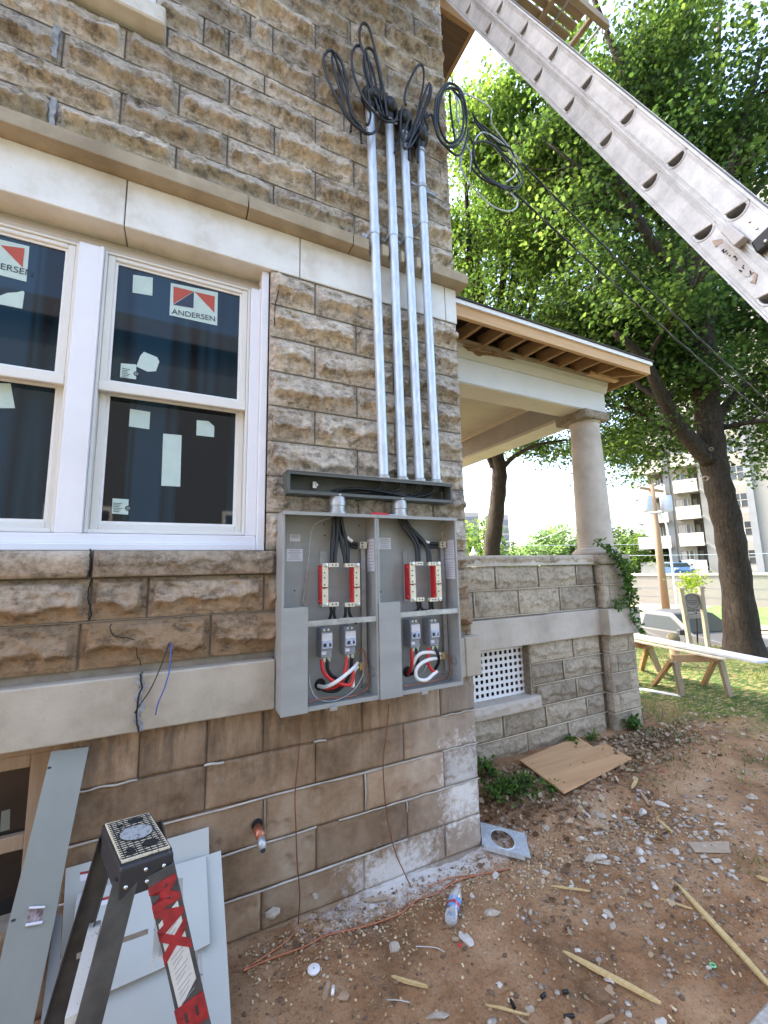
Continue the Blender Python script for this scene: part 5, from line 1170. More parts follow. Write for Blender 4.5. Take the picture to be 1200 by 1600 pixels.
setc(m, soil); bump(m, mathn(m,'ADD',noise(m, v, 45, 8, .8), noise(m, v, 130, 4, .7)), .8, .010); M['soil'] = m
tag(big_mesh('ground', np.stack([GX.ravel(), GY.ravel(), GZ.ravel()], 1), F, M['soil'], None, True), None, None, None, 'structure')
def strip(name, s0, s1, t0, t1, z, mt, kind='structure', dz=0):
    P = [CAM+SN*a+TD*b_ for a, b_ in ((s0,t0),(s1,t0),(s1,t1),(s0,t1))]; o = MB().add([(p.x,p.y,z) for p in P], [(0,1,2,3)]).build(name, mt); tag(o, None, None, None, kind); return o
W_ = far
M['asphalt'] = varied('sun_bleached_asphalt', (.12,.11,.10), (.10,.09,.083), 30, .9); M['concrete'] = varied('concrete', (.22,.20,.175), (.19,.175,.155), 6, .9); M['tanearth'] = varied('tan_earth', (.22,.165,.115), (.18,.135,.09), 2, .95)
M['lawn'] = varied('verge_grass', (.06,.14,.02), (.10,.20,.035), 5, .9, b=(.5,.05))
strip('street', 14.9, 26, -80, 80, -1.585, M['asphalt'])
strip('pavement', 27.6, 29.5, -80, 80, -1.55, M['concrete']); strip('pavement', 26.02, 26.3, -80, 80, -1.50, M['concrete'])
tv = (W_(1112,972,30)-CAM).dot(TD)
strip('grass_verge', 29.52, 40.8, tv, 60, -1.56, M['lawn']); strip('bare_verge', 29.52, 40.8, -40, tv-.05, -1.56, M['tanearth'])
b = MB(); b.add([(.30,-1.75,.035),(1.6,-1.55,.035),(1.6,-3.4,.035),(-.1,-3.4,.035),(.12,-1.42,.035)], [(0,1,2,3)])
P = [at(px, py, 2, .03) for px, py in ((1150,1612),(1205,1552),(1420,1500),(1500,1900),(1100,1800))]
b = MB(); b.prism([(p.x,p.y,-.05) for p in P], (0,0,.075)); o = b.build('path', varied('worn_concrete', (.50,.47,.42), (.30,.27,.23), 40, .95, b=(.6,.006)), None, bevel=.01); tag(o, None, None, None, 'structure')

# ------------------------------------------------------------------ foliage helpers
def leaf_mat(name, a, b_, c_, tr=.45):
    m = bpy.data.materials.new(name); m.use_nodes = True; nt = m.node_tree; nt.nodes.clear()
    o = nt.nodes.new('ShaderNodeOutputMaterial'); at_ = nt.nodes.new('ShaderNodeAttribute'); at_.attribute_name = 'tone'
    r = nt.nodes.new('ShaderNodeValToRGB'); e = r.color_ramp.elements; e[0].color = (*a,1); e[0].position = .1; e[1].color = (*c_,1); e[1].position = .95; k = e.new(.5); k.color = (*b_,1)
    nt.links.new(at_.outputs['Fac'], r.inputs[0])
    d = nt.nodes.new('ShaderNodeBsdfPrincipled'); d.inputs['Roughness'].default_value = .55; d.inputs['Specular IOR Level'].default_value = .3; nt.links.new(r.outputs[0], d.inputs['Base Color'])
    t = nt.nodes.new('ShaderNodeBsdfTranslucent'); hs = nt.nodes.new('ShaderNodeHueSaturation'); hs.inputs['Hue'].default_value = .485; hs.inputs['Value'].default_value = 2.0; nt.links.new(r.outputs[0], hs.inputs['Color']); nt.links.new(hs.outputs[0], t.inputs[0])
    mx = nt.nodes.new('ShaderNodeMixShader'); mx.inputs[0].default_value = tr; nt.links.new(d.outputs[0], mx.inputs[1]); nt.links.new(t.outputs[0], mx.inputs[2]); nt.links.new(mx.outputs[0], o.inputs[0]); return m
M['leaf'] = leaf_mat('oak_leaf', (.018,.040,.009), (.040,.085,.015), (.10,.16,.026), .5)
M['leaf_light'] = leaf_mat('light_leaf', (.028,.062,.011), (.058,.118,.017), (.13,.21,.03), .52)
M['leaf_far'] = leaf_mat('far_leaf', (.07,.13,.045), (.12,.20,.06), (.18,.28,.08), .4)
M['leaf_weed'] = leaf_mat('weed_leaf', (.03,.08,.012), (.06,.13,.02), (.12,.22,.03), .4)
M['grassblade'] = leaf_mat('grass_blade', (.05,.10,.018), (.12,.18,.03), (.42,.36,.14), .35)
M['litter'] = leaf_mat('dead_leaf', (.10,.055,.03), (.25,.16,.09), (.45,.36,.24), .1)
def leaf_shape():
    return np.array([(0,0),(.30,.16),(.22,.34),(.52,.46),(.30,.62),(.36,.86),(0,1.05),(-.34,.84),(-.28,.60),(-.52,.44),(-.24,.32),(-.28,.15)])
def leaves(name, P, size, mt, parent=None, up=.6, shape='oak', tone=None, sizev=.35, droop=0):
    n = len(P); sh = leaf_shape() if shape == 'oak' else np.array([(0,0),(.28,.35),(.2,.75),(0,1.0),(-.22,.72),(-.27,.34)])
    if shape == 'quad': sh = np.array([(-.3,0),(.3,.1),(.22,.9),(-.25,.8)])
    k = len(sh); nr = rng.normal(size=(n,3)); nr[:,2] = np.abs(nr[:,2])+up; nr /= np.linalg.norm(nr,axis=1)[:,None]
    t = rng.normal(size=(n,3)); t[:,2] -= droop; t -= nr*(t*nr).sum(1)[:,None]; t /= np.linalg.norm(t,axis=1)[:,None]; s = np.cross(nr,t)
    sz = size*(1-sizev+2*sizev*rng.random(n))
    bend = -.18*(sh[:,1]**2)
    V = P[:,None,:]+sz[:,None,None]*(s[:,None,:]*sh[None,:,0,None]+t[:,None,:]*sh[None,:,1,None]+nr[:,None,:]*bend[None,:,None])
    F = np.arange(n*k).reshape(n,k); tn = np.repeat(rng.random(n) if tone is None else np.clip(tone+rng.normal(size=n)*.18,0,1), k)
    return big_mesh(name, V.reshape(-1,3), F, mt, parent, False, tn)
# bark
m = mat('oak_bark', (.08,.065,.05), .95, 0, .2); v = coords(m,(5,5,1.1)); n_b = noise(m, v, 5, 7, .75, .8)
setc(m, ramp(m, n_b, [(.3,(.014,.011,.008)),(.5,(.040,.031,.023)),(.7,(.075,.060,.046))]).outputs[0]); bump(m, n_b, .9, .02); M['bark'] = m
def branch_path(a, dirv, ln, seg=7, wob=.12, rise=.0):
    P = [Vector(a)]; d = Vector(dirv).normalized()
    for i in range(seg):
        d = (d+Vector((random.gauss(0,wob), random.gauss(0,wob), random.gauss(0,wob)+rise))).normalized(); P.append(P[-1]+d*ln/seg)
    return P
def grow(bb, a, dirv, ln, r, lvl, tips, mid, rise=.02):
    P = branch_path(a, dirv, ln, 7, .13, rise); n = len(P)
    bb.tube(P, [r*(1-.72*i/(n-1)) for i in range(n)], 8 if r > .05 else 5)
    if lvl == 0: tips.extend(P[2:]); return
    for k in range(random.randint(4, 5) if lvl > 1 else random.randint(4, 6)):
        i = random.randint(2, n-1); d = (P[i]-P[i-1]).normalized(); q = Vector((random.gauss(0,1), random.gauss(0,1), random.gauss(.1,.6))).normalized()
        grow(bb, P[i], d*.6+q, ln*random.uniform(.42,.62), r*(1-.72*i/(n-1))*.62, lvl-1, tips, mid, rise)
    mid.extend(P[3:])
def near_tree(name, base, lean_pts, r0, limbs, label, per, spread, lsize, mt, grp, trim=None, cat='tree', extra=None, tone_fn=None):
    t = thing(name, base, label, cat, grp); b = MB()
    P = spline([Vector(p) for p in lean_pts], 8); n = len(P)
    rad = []
    for i, p in enumerate(P):
        f = i/(n-1); flare = .50*math.exp(-(p.z-base[2])*2.2); rad.append(r0*(1-.30*f)*(1+flare)*(1+.05*math.sin(i*1.7)))
    # rough cylinder
    ns = 26; base_i = len(b.v)
    for i, p in enumerate(P):
        for k in range(ns):
            an = 2*math.pi*k/ns; rr_ = rad[i]*(1+.06*math.sin(3*an+.4*i)*math.exp(-i*.12)+.035*math.sin(5*an+i*.5)+random.uniform(-.02,.02))
            b.v.append((p.x+rr_*math.cos(an), p.y+rr_*math.sin(an), p.z))
    for i in range(n-1):
        for k in range(ns): b.f.append((base_i+i*ns+k, base_i+i*ns+(k+1)%ns, base_i+(i+1)*ns+(k+1)%ns, base_i+(i+1)*ns+k))
    tips, mid = [], []
    tr_ = b.build('trunk', M['bark'], t, smooth=True)
    b = MB()
    for a, q, rr_ in limbs:   # explicit limbs as paths
        pth = spline([Vector(x) for x in q], 6); m_ = len(pth); b.tube(pth, [rr_*(1-.7*i/(m_-1)) for i in range(m_)], 10)
        for k in range(a):
            i = random.randint(m_//3, m_-1); d = (pth[i]-pth[i-1]).normalized(); w_ = Vector((random.gauss(0,1),random.gauss(0,1),random.gauss(.1,.6))).normalized()
            grow(b, pth[i], d*.7+w_, random.uniform(1.6,2.8), rr_*(1-.7*i/(m_-1))*.55, 1, tips, mid)
    b.build('branches', M['bark'], t, smooth=True)
    T = np.array([p[:] for p in tips+mid])
    if extra is not None: T = np.concatenate([T, extra])
    if trim is not None: T = T[trim(T)]
    C_ = T+rng.normal(size=T.shape)*spread*.5
    tn = rng.random(len(C_)) if tone_fn is None else tone_fn(C_)
    n_ = np.repeat(np.arange(len(C_)), per)
    PP = C_[n_]+rng.normal(size=(len(n_),3))*np.array([spread,spread,spread*.55])*.62
    leaves('crown', PP, lsize, mt, t, .5, 'oak', tone=tn[n_]*.7+.15)
    return t, tr_
def rimg(P):
    """image position of world points (numpy), used only to count what is seen"""
    d = P-np.array(CAM[:]); w_ = d@np.array(fwd[:]); return 600+FPX*(d@np.array(cr[:]))/w_, 800-FPX*(d@np.array(cu[:]))/w_, w_
# near oak: trunk in the right of the picture
W = lambda px, py, d: far(px, py, d)
tb = Vector((W(1160,1010,8.4).x, W(1160,1010,8.4).y, -.16))
trunk_pts = [(tb.x, tb.y, -.3), W(1150,900,8.4)[:], W(1132,800,8.4)[:], W(1115,720,8.4)[:], W(1106,640,8.35)[:], W(1100,560,8.3)[:], W(1095,470,8.3)[:], W(1085,370,8.3)[:]]
def Lp(*q): return [W(*p) for p in q]
limbs = [(4, Lp((1108,720,8.35),(1060,665,8.3),(1030,610,8.1),(1005,560,7.9),(960,520,7.8)), .17), (3, Lp((1100,700,8.4),(1040,672,8.9),(985,640,9.2),(935,632,9.4)), .07),
    (3, Lp((1102,650,8.4),(1075,600,8.8),(1040,560,9.2),(1000,500,9.6)), .09), (5, Lp((1095,560,8.3),(1050,500,8.6),(1000,430,9),(940,360,9.4),(880,300,9.8)), .15),
    (5, Lp((1092,500,8.3),(1090,400,8.8),(1060,300,9.2),(1020,180,9.5),(990,60,9.8)), .15), (5, Lp((1088,420,8.3),(1120,330,8.0),(1160,200,8.2),(1190,80,8.5)), .14),
    (4, Lp((1120,650,8.4),(1170,600,8.6),(1230,560,8.9),(1300,540,9.2)), .10), (3, Lp((1122,670,8.4),(1170,660,8.0),(1220,655,7.7),(1280,640,7.4)), .06),
    (4, Lp((1095,460,8.3),(1020,380,8.0),(950,250,7.9),(900,130,8.0)), .11), (5, Lp((1088,400,8.3),(1110,250,9.6),(1120,100,10.6),(1130,-60,11.6)), .12), (4, Lp((1090,380,8.3),(1180,300,9.5),(1260,200,10.2)), .12),
    (4, Lp((1085,380,8.3),(1040,240,8.6),(960,80,8.9),(900,-80,9.2)), .12)]
def trimA(T):
    x, y, w_ = rimg(T); d = T-np.array(CAM[:])
    keep = (w_ > 6.9) & (x > 860+60*np.sin(T[:,2]*2.3))
    keep &= ~((x > 1000) & (y > 745+25*np.sin(x*.11))); keep &= ~((x < 1000) & (y > 790)); keep &= ~((np.abs(x-1120) < 70) & (y > 650) & (w_ < 8.6))
    keep &= ~((T[:,0] < 3.6) & (T[:,1] < 5) & (T[:,2] < 5.0)) & ~((x > 935) & (x < 1000) & (y > 715)); keep &= T[:,2] > 2.2
    return keep
def shellA(n, c, r, zlo=3.2):
    d = rng.normal(size=(n,3)); d /= np.linalg.norm(d,axis=1)[:,None]; q = np.array(c)+d*np.array(r)*(rng.random(n)**.45)[:,None]; return q[q[:,2] > zlo]
def dots(n, rect, w0, w1):
    x = rng.uniform(rect[0], rect[2], n); y = rng.uniform(rect[1], rect[3], n); d = rng.uniform(w0, w1, n)
    return np.array([W(a, b_, c_)[:] for a, b_, c_ in zip(x, y, d)])
exA = np.concatenate([shellA(600, (8.6,3.6,8.6), (4.6,4.2,4.8), 4.0), dots(40, (930,560,1085,740), 8.2, 10.5), dots(34, (1150,600,1260,740), 8.0, 10), dots(60, (1000,380,1200,600), 9, 12)])
near_tree('oak_tree', (tb.x,tb.y,-.16), trunk_pts, .265, limbs, 'large oak on the lawn with a thick dark trunk beside the wooden sign', 68, .41, .078, M['leaf'], 'oaks behind the house', trimA, extra=exA)
# pruning scars
for px, py, r_ in ((1103,752,.045),(1112,707,.03)):
    c = W(px, py, 8.4); d = (CAM-c); d.z = 0; d.normalize(); c = c+d*.33
    b = MB(); b.tube([c+Vector((-d.y*r_*math.cos(a), d.x*r_*math.cos(a), r_*math.sin(a))) for a in [2*math.pi*k/16 for k in range(16)]], r_*.38, 7, closed=True)
    o = b.build('pruning_scar', varied('scar_callus', (.20,.155,.12), (.13,.10,.075), 20, .9), bpy.data.objects['oak_tree'], smooth=True)
# second oak, behind the porch
t2 = W(772,868,13.2); g2 = float(gz(t2.x, t2.y))
tp2 = [(t2.x+.15, t2.y, g2-.2), W(768,880,13.2)[:], W(776,800,13.2)[:], W(780,740,13.2)[:], W(775,700,13.2)[:], W(772,640,13.2)[:], W(770,540,13.2)[:]]
limbs2 = [(3, Lp((782,735,13.2),(805,712,12.9),(840,695,12.5),(880,688,12.2)), .09), (3, Lp((770,730,13.2),(755,700,13.3),(735,680,13.5)), .09), (4, Lp((775,690,13.2),(790,600,12.9),(830,480,12.4),(850,380,12)), .15),
    (5, Lp((772,640,13.2),(760,520,13),(745,400,12.6),(740,300,12.4)), .15), (5, Lp((772,600,13.2),(800,450,12.2),(830,300,11.5),(870,180,11.0)), .14), (4, Lp((772,560,13.2),(740,450,12.2),(730,330,11.5),(725,220,11.2)), .12),
    (4, Lp((772,560,13.2),(790,400,11.8),(800,280,10.8),(800,200,10.2)), .12), (4, Lp((772,560,13.2),(850,420,13.2),(930,330,13.4),(1000,280,13.6)), .12)]
def trimB(T):
    x, y, w_ = rimg(T); k = (w_ > 7.5) & (T[:,2] > 3.6) & ~((T[:,0] < 3.4) & (T[:,1] < 5.5))
    k &= ~((y > 735)); k &= ~((x > 715) & (x < 800) & (y < 215) & ((y < 90) | ((x-715)*.9+60 > y))); return k & ~((y < 120) & (x < 830))
exB = shellA(480, (5.6,7.6,9.2), (4.4,3.6,4.2), 4.6)
near_tree('oak_tree', (t2.x,t2.y,g2), tp2, .27, limbs2, 'oak standing behind the porch, its slim trunk seen under the porch beam', 72, .40, .080, M['leaf_light'], 'oaks behind the house', trimB, extra=exB)
# ------------------------------------------------------------------ far trees and bushes
def far_tree(base, h, rx, n, label, mt='leaf_far', size=.35, trunk=.25, grp='trees across the street', cz=.58, kind='bushy_tree'):
    t = thing(kind, base, label, 'tree', grp); bx = Vector(base)
    b = MB(); P = [bx, bx+Vector((.1,0,h*.3)), bx+Vector((0,.1,h*.6))]; b.tube(P, [trunk,trunk*.7,trunk*.3], 8)
    for k in range(6): a = random.uniform(0,6.28); b.tube([bx+Vector((0,0,h*.3)), bx+Vector((rx*.5*math.cos(a),rx*.5*math.sin(a),h*.62))], [trunk*.4,trunk*.1], 5)
    b.build('trunk', M['bark'], t, smooth=True)
    k = max(20, n//40); d = rng.normal(size=(k,3)); d /= np.linalg.norm(d,axis=1)[:,None]; c = np.array([bx.x,bx.y,bx.z+h*cz])+d*np.array([rx,rx,h*.42])*(rng.random(k)**.4)[:,None]
    tn = rng.random(k); i = rng.integers(0,k,n); P = c[i]+rng.normal(size=(n,3))*np.array([rx,rx,h*.4])*.13
    leaves('crown', P, size, M[mt], t, .6, 'leaf', tone=tn[i]*.6+.2*(P[:,2]-bx.z)/h+.05); return t
def gb(px, w_, z): 
    v = ray(px, 880); p = CAM+v*w_; return (p.x, p.y, z)
far_tree(gb(870,62,-1.6), 9.2, 4.6, 5200, 'round pale green tree in the far distance left of the column', size=.5)
far_tree(gb(835,66,-1.6), 7.4, 3.6, 3600, 'lower rounded tree far off beside the pale green one', size=.5)
far_tree(gb(905,60,-1.6), 6.4, 2.6, 2600, 'small far tree just left of the porch column', size=.45)
far_tree(gb(976,58,-1.6), 8.6, 3.4, 4200, 'dark green far tree right of the porch column', 'leaf', .42)
far_tree(gb(1003,50,-1.6), 7.0, 2.6, 3600, 'dark green tree next to the apartment block', 'leaf', .36)
far_tree(gb(950,60,-1.6), 10.5, 1.4, 1500, 'narrow pointed tree just beside the porch column', 'leaf', .4)
far_tree(gb(742,30,-1.5), 6.6, 2.9, 5200, 'bright yellow-green young tree at the left of the porch opening', 'leaf_light', .26)
far_tree(gb(805,80,-1.6), 8.6, .9, 700, 'thin blue-green conifer far behind the porch wall', 'leaf', .4)
far_tree(gb(775,34,-1.5), 4.2, 3.4, 3600, 'low bushy tree behind the slim oak trunk', 'leaf_light', .26)
# small sapling behind the sign
sg = W(1088,1000,10.2)
t = thing('sapling', (sg.x,sg.y,-.4), 'small bright yellow-green sapling behind the wooden sign', 'sapling')
b = MB(); b.tube([(sg.x,sg.y,-.5), W(1088,960,10.2), W(1080,915,10.2)], [.02,.015,.006], 6)
for px, py in ((1065,905),(1100,912),(1090,900),(1070,918)): b.tube([W(1086,945,10.2), W(px,py,10.2)], [.008,.003], 5)
b.build('stem', M['bark'], t, smooth=True)
P = np.array([W(random.gauss(1080,11), random.gauss(910,9), random.uniform(9.9,10.5))[:] for _ in range(420)]); leaves('foliage', P, .075, leaf_mat('lime_leaf', (.16,.25,.02), (.26,.36,.03), (.36,.48,.05), .5), t, .4, 'leaf')

# ------------------------------------------------------------------ retaining wall, deck, apartments
M['conc_wall'] = varied('retaining_concrete', (.22,.21,.18), (.20,.19,.16), 1.2, .9, b=(.1,.01)); M['aptwall'] = varied('apartment_render', (.34,.325,.27), (.31,.295,.245), .5, .85, b=(0,0)); M['aptwhite'] = varied('apartment_panel', (.38,.365,.31), (.35,.335,.28), .5, .8, b=(0,0)); M['aptglass'] = mat('apartment_glass', (.05,.055,.06), .15, 0, .6); M['aptshade'] = varied('recess_wall_shade', (.17,.16,.14), (.145,.135,.12), 1, .9, b=(0,0)); M['aptgrey'] = varied('grey_pilaster', (.20,.21,.21), (.17,.18,.18), 1, .8, b=(0,0)); M['curtain'] = varied('curtain', (.42,.40,.36), (.30,.28,.25), 3, .9, b=(0,0), stretch=(6,6,.2))  # recess wall colour darkened to stand for shade behind the balconies
def fr_(s, t_, z): p = CAM+SN*s+TD*t_; return Vector((p.x, p.y, z))
s_w = sdist(RW1.x, RW1.y)
rw = thing('retaining_wall', fr_(s_w,0,-1.6), 'long pale concrete retaining wall across the street', 'wall')
def sbox(bb, s0, s1, t0, t1, z0, z1): c = fr_((s0+s1)/2,(t0+t1)/2,(z0+z1)/2); return bb.obox(c, SN*(s1-s0)/2, TD*(t1-t0)/2, Vector((0,0,(z1-z0)/2)))
b = MB(); sbox(b, s_w, s_w+.4, -34, 40, -1.9, .72); b.build('wall', M['conc_wall'], rw)
b = MB(); sbox(b, s_w-.08, s_w+.5, -34, 40, .722, .90); b.build('coping', M['aptwhite'], rw)
b = MB()
for t_ in np.arange(-33, 40, 4.1): sbox(b, s_w-.06, s_w-.002, t_, t_+.10, -1.7, .70)
for z_ in (-1.0,-.3): sbox(b, s_w-.012, s_w-.001, -34, 40, z_, z_+.035)
b.build('joint_strips', M['aptgrey'], rw)
o = MB(); sbox(o, s_w+.5, 120, -34, 60, -1.5, .34); tag(o.build('terrace', M['asphalt']), None, None, None, 'structure')
AB0 = W(1003,700,50); s_a = sdist(AB0.x, AB0.y); t_a = (AB0-CAM).dot(TD)
ap = thing('apartment_building', fr_(s_a,t_a,.55), 'cream high-rise apartment block with rows of balconies behind the big oak', 'apartment building')
FL = 2.95; zf0 = .6
def fp(px, py):
    """coordinates (t, z) on the facade"""
    p = on_plane(px, py, fr_(s_a,0,0), SN); return (p-CAM).dot(TD), p.z
tcorner = fp(1012,800)[0]; tpil = fp(1049,800)[0]; tb2 = fp(1060,800)[0]; tright = fp(1135,800)[0]; tpil2 = fp(1171,800)[0]
wallb = MB(); sbox(wallb, s_a+1.6, s_a+16, tcorner, tcorner+34, .5, .6+14*FL); wallb.build('wall', M['aptshade'], ap)
b = MB(); sbox(b, s_a-.2, s_a+1.59, tright-2.0, tcorner+34, .5, .6+14*FL+.5); sbox(b, s_a+.6, s_a+1.59, tpil, tb2+1.2, .5, .6+14*FL); b.build('wall', M['aptwall'], ap)
b = MB(); sbox(b, s_a-.7, s_a-.21, tpil2, tpil2+.55, .5, .6+14*FL); sbox(b, s_a+.2, s_a+.59, tpil-.5, tpil+.1, .5, .6+14*FL); b.build('pilaster', M['aptgrey'], ap)
zs = fp(1020,770)[1]
zref = zs-math.floor((zs-1)/FL)*FL
for k in range(13):
    z_ = zref+FL*k
    a = MB(); sbox(a, s_a-.9, s_a-.7, tcorner-.9, tpil-.2, z_-.72, z_+.70); sbox(a, s_a-.9, s_a+1.58, tcorner-1.1, tcorner-.9, z_-.72, z_+.70); sbox(a, s_a-.7, s_a+1.58, tcorner-.9, tpil-.2, z_-.55, z_-.35)
    a.build('balcony', M['aptwhite'], ap)
    a = MB(); sbox(a, s_a-1.5, s_a-1.3, tb2, tright-2.01, z_-.6, z_+.82); sbox(a, s_a-1.3, s_a+.58, tb2, tb2+.2, z_-.6, z_+.82); sbox(a, s_a-1.3, s_a+1.55, tb2+.2, tright-2.01, z_-.5, z_-.3)
    a.build('balcony', M['aptwhite'], ap)
    for (t0, t1, s_) in ((tcorner+.5,tpil-1.0,s_a+1.59),(tb2+1.3,tright-2.6,s_a+1.59),(tpil+.3,tb2+.9,s_a+.59)):
        a = MB(); sbox(a, s_-.06, s_-.001, t0, t1, z_+.65 if s_ < s_a+1 else z_-.3, z_+1.9); f_ = a.build('window', M['aptglass'], ap)
        a = MB(); sbox(a, s_-.09, s_-.061, t0+.1, t0+(t1-t0)*random.uniform(.25,.6), z_+.7, z_+1.85); a.build('curtain', M['curtain'], f_)
        a = MB()
        for q in range(4): tt = t0+(t1-t0)*q/3; sbox(a, s_-.12, s_-.091, tt-.05, tt+.05, z_-.3 if s_ > s_a+1 else z_+.65, z_+1.9)
        a.build('frame', M['aptwhite'], f_)
    for t0 in (tright+.3, tright+9.5, tright+17):
        a = MB(); sbox(a, s_a-.26, s_a-.201, t0, t0+2.0, z_+.35, z_+1.7); f_ = a.build('window', M['aptglass'], ap)
        a = MB(); sbox(a, s_a-.30, s_a-.261, t0, t0+2.0, z_+.98, z_+1.06); sbox(a, s_a-.30, s_a-.261, t0+.95, t0+1.03, z_+.35, z_+1.7); sbox(a, s_a-.30, s_a-.261, t0-.06, t0, z_+.3, z_+1.75); sbox(a, s_a-.30, s_a-.261, t0+2.0, t0+2.06, z_+.3, z_+1.75); a.build('frame', M['aptwhite'], f_)
# distant office tower and low building
M['towerwall'] = varied('pale_tower', (.36,.355,.33), (.33,.325,.30), .1, .9, b=(0,0)); M['towerglass'] = mat('tower_glass', (.16,.19,.21), .3)
def tower(px0, px1, d, ztop, floors, cols, label, red=False):
    A, B_ = W(px0,870,d), W(px1,870,d); ex_ = (B_-A); ex_.z = 0; L_ = ex_.length; ex_.normalize(); ey = Vector((-ex_.y,ex_.x,0)); 
    t = thing('office_tower', ((A.x+B_.x)/2,(A.y+B_.y)/2,-1.6), label, 'tower', 'far office towers')
    b = MB(); c = (A+B_)/2; c.z = (ztop-1.6)/2; b.obox(c+ey*6, ex_*L_/2, ey*6, Vector((0,0,(ztop+1.6)/2))); b.build('wall', M['towerwall'], t)
    fh = (ztop-1)/floors
    for k in range(floors):
        b = MB()
        for j in range(cols): cc2 = A+ex_*L_*(j+.5)/cols; cc2.z = -.5+fh*(k+.5); b.obox(cc2-ey*.12, ex_*L_/cols*.42, ey*.1, Vector((0,0,fh*.36)))
        b.build('window_row', M['towerglass'], t)
tower(727,751,150,at(740,797,1,100).z*0+ (CAM+ray(740,799)*150).z, 12, 8, 'grey gridded office tower at the far left of the porch opening')
tower(762,768,155,(CAM+ray(760,804)*155).z, 8, 2, 'thin far office tower hidden behind the slim oak trunk')
tower(785,798,150,(CAM+ray(790,803)*150).z, 7, 3, 'pale office tower with white floor bands right of the slim oak trunk')
# cars on the terrace and the pickup
def car(name, base, hd, L_, H_, W_, mt, label, pick=False, grp=None):
    t = thing(name, base, label, 'pickup' if pick else 'car', grp); c = Vector(base); f = Vector((math.cos(hd), math.sin(hd), 0)); s = Vector((-f.y, f.x, 0)); u = Vector((0,0,1))
    def P(x, y, z): return c+f*x+s*y+u*z
    hw = W_/2
    if pick: prof = [(-L_/2,.42),(-L_/2,1.02),(-.95,1.05),(-.93,1.10),(-.78,1.66),(-.55,1.72),(.45,1.70),(1.28,1.12),(2.2,1.03),(2.55,.92),(2.62,.55),(2.60,.40)]
    else: prof = [(-L_/2,.35),(-L_/2+.02,1.0),(-L_/2+.35,H_*.97),(.15*L_/4,H_),(.55,H_*.97),(1.15,.98),(L_/2-.25,.86),(L_/2,.62),(L_/2,.35)]
    b = MB(); n = len(prof)
    for y, k in ((-hw,.0),(-hw*.985,.0)): pass
    vs = []; rows = [(-1,.93),(-.97,1),(.97,1),(1,.93)]
    for sy, kz in rows:
        for x, z in prof:
            tuck = 1-.20*max(0,(z-1.05))/.65; vs.append(P(x*(1 if kz == 1 else .985), sy*hw*tuck, z if kz == 1 else .4+(z-.4)*.965))
    fs = [tuple(range(n)), tuple(range(3*n,4*n))[::-1]]
    for r_ in range(3):
        for i in range(n): fs.append((r_*n+i,r_*n+(i+1)%n,(r_+1)*n+(i+1)%n,(r_+1)*n+i))
    b.add(vs, fs); body = b.build('body', mt, t, bevel=.03, seg=2)
    G = M['carglass']
    def side(pts, sy, o=.012): return [P(x, sy*(hw*(1-.20*max(0,(z-1.05))/.65)+o), z) for x, z in pts]
    for sy in (-1,1):
        pts = [(-.70,1.16),(-.62,1.58),(.38,1.58),(1.02,1.16)] if pick else [(-L_/2+.45,1.0),(-L_/2+.6,H_*.93),(.5,H_*.92),(1.0,1.0)]
        MB().prism(side(pts, sy), s*sy*.004).build('side_window', G, t)
        MB().prism(side([(-.76,.52),(-.76,1.12),(-.745,1.12),(-.745,.52)], sy, .004), s*sy*.003).build('door_seam', M['ink'], t)
        b = MB(); b.obox(P(1.0, sy*(hw+.11), 1.17), f*.07, s*.10, u*.08); b.build('wing_mirror', M['black_plastic'], t, bevel=.02)
        for x in ((-1.55,1.70) if pick else (-L_*.31,L_*.31)):
            w_ = MB(); cc3 = P(x, sy*(hw-.10), .36)
            ringp = [(.36,-.11),(.36,.11)]
            w_.tube([cc3-s*.11, cc3+s*.11], .36, 24); w_ = w_.build('wheel', M['black_plastic'], t)
            r_ = MB(); r_.tube([cc3+s*sy*.10, cc3+s*sy*.125], .21, 16); r_.build('rim', M['chrome'], w_)
        b = MB(); b.obox(P(L_/2*.985 if not pick else 2.57, sy*(hw-.22), .80), f*.05, s*.17, u*.09); b.build('headlight', M['chrome'], t, bevel=.02)
    ws = [(.52,1.655),(1.20,1.17)] if pick else [(.62,H_*.93),(1.12,1.02)]
    fx_ = [P(ws[0][0]+.02, y*hw*.80, ws[0][1]) for y in (-1,1)]+[P(ws[1][0]+.02, y*hw*.90, ws[1][1]) for y in (1,-1)]
    MB().prism(fx_, (f*.6+u*.7).normalized()*.012).build('windscreen', G, t)
    if pick: MB().obox(P(2.62,0,.72), f*.03, s*.42, u*.13).build('grille', M['black_plastic'], t)
    return t
M['carglass'] = mat('car_glass', (.010,.016,.016), .15, 0, .2); M['silver'] = mat('silver_paint', (.05,.05,.049), .5, 0); M['bluecar'] = mat('dark_blue_paint', (.03,.07,.14), .3); M['whitecar'] = mat('white_paint', (.6,.6,.6), .3)
pk = W(1066,1000,14.2); hd = math.atan2(-.78, .42)
hdv = (W(1110,1000,12.3)-W(1010,985,14.6)); hd = math.atan2(hdv.y, hdv.x)
car('pickup', (pk.x,pk.y,-1.60), hd, 5.2, 1.72, 1.85, M['silver'], 'silver pickup truck parked on the street below the lawn', True)
c1 = W(1058,885,44); car('parked_car', (c1.x,c1.y,.36), math.atan2(SN.y,SN.x)+math.pi+.45, 4.4, 1.45, 1.8, M['bluecar'], 'dark blue car parked above the retaining wall', False, 'cars on the terrace')
c1 = W(1080,885,46); car('parked_car', (c1.x,c1.y,.36), math.atan2(SN.y,SN.x)+math.pi-.5, 4.3, 1.75, 1.8, M['whitecar'], 'white car parked just right of the dark blue one above the retaining wall', False, 'cars on the terrace')
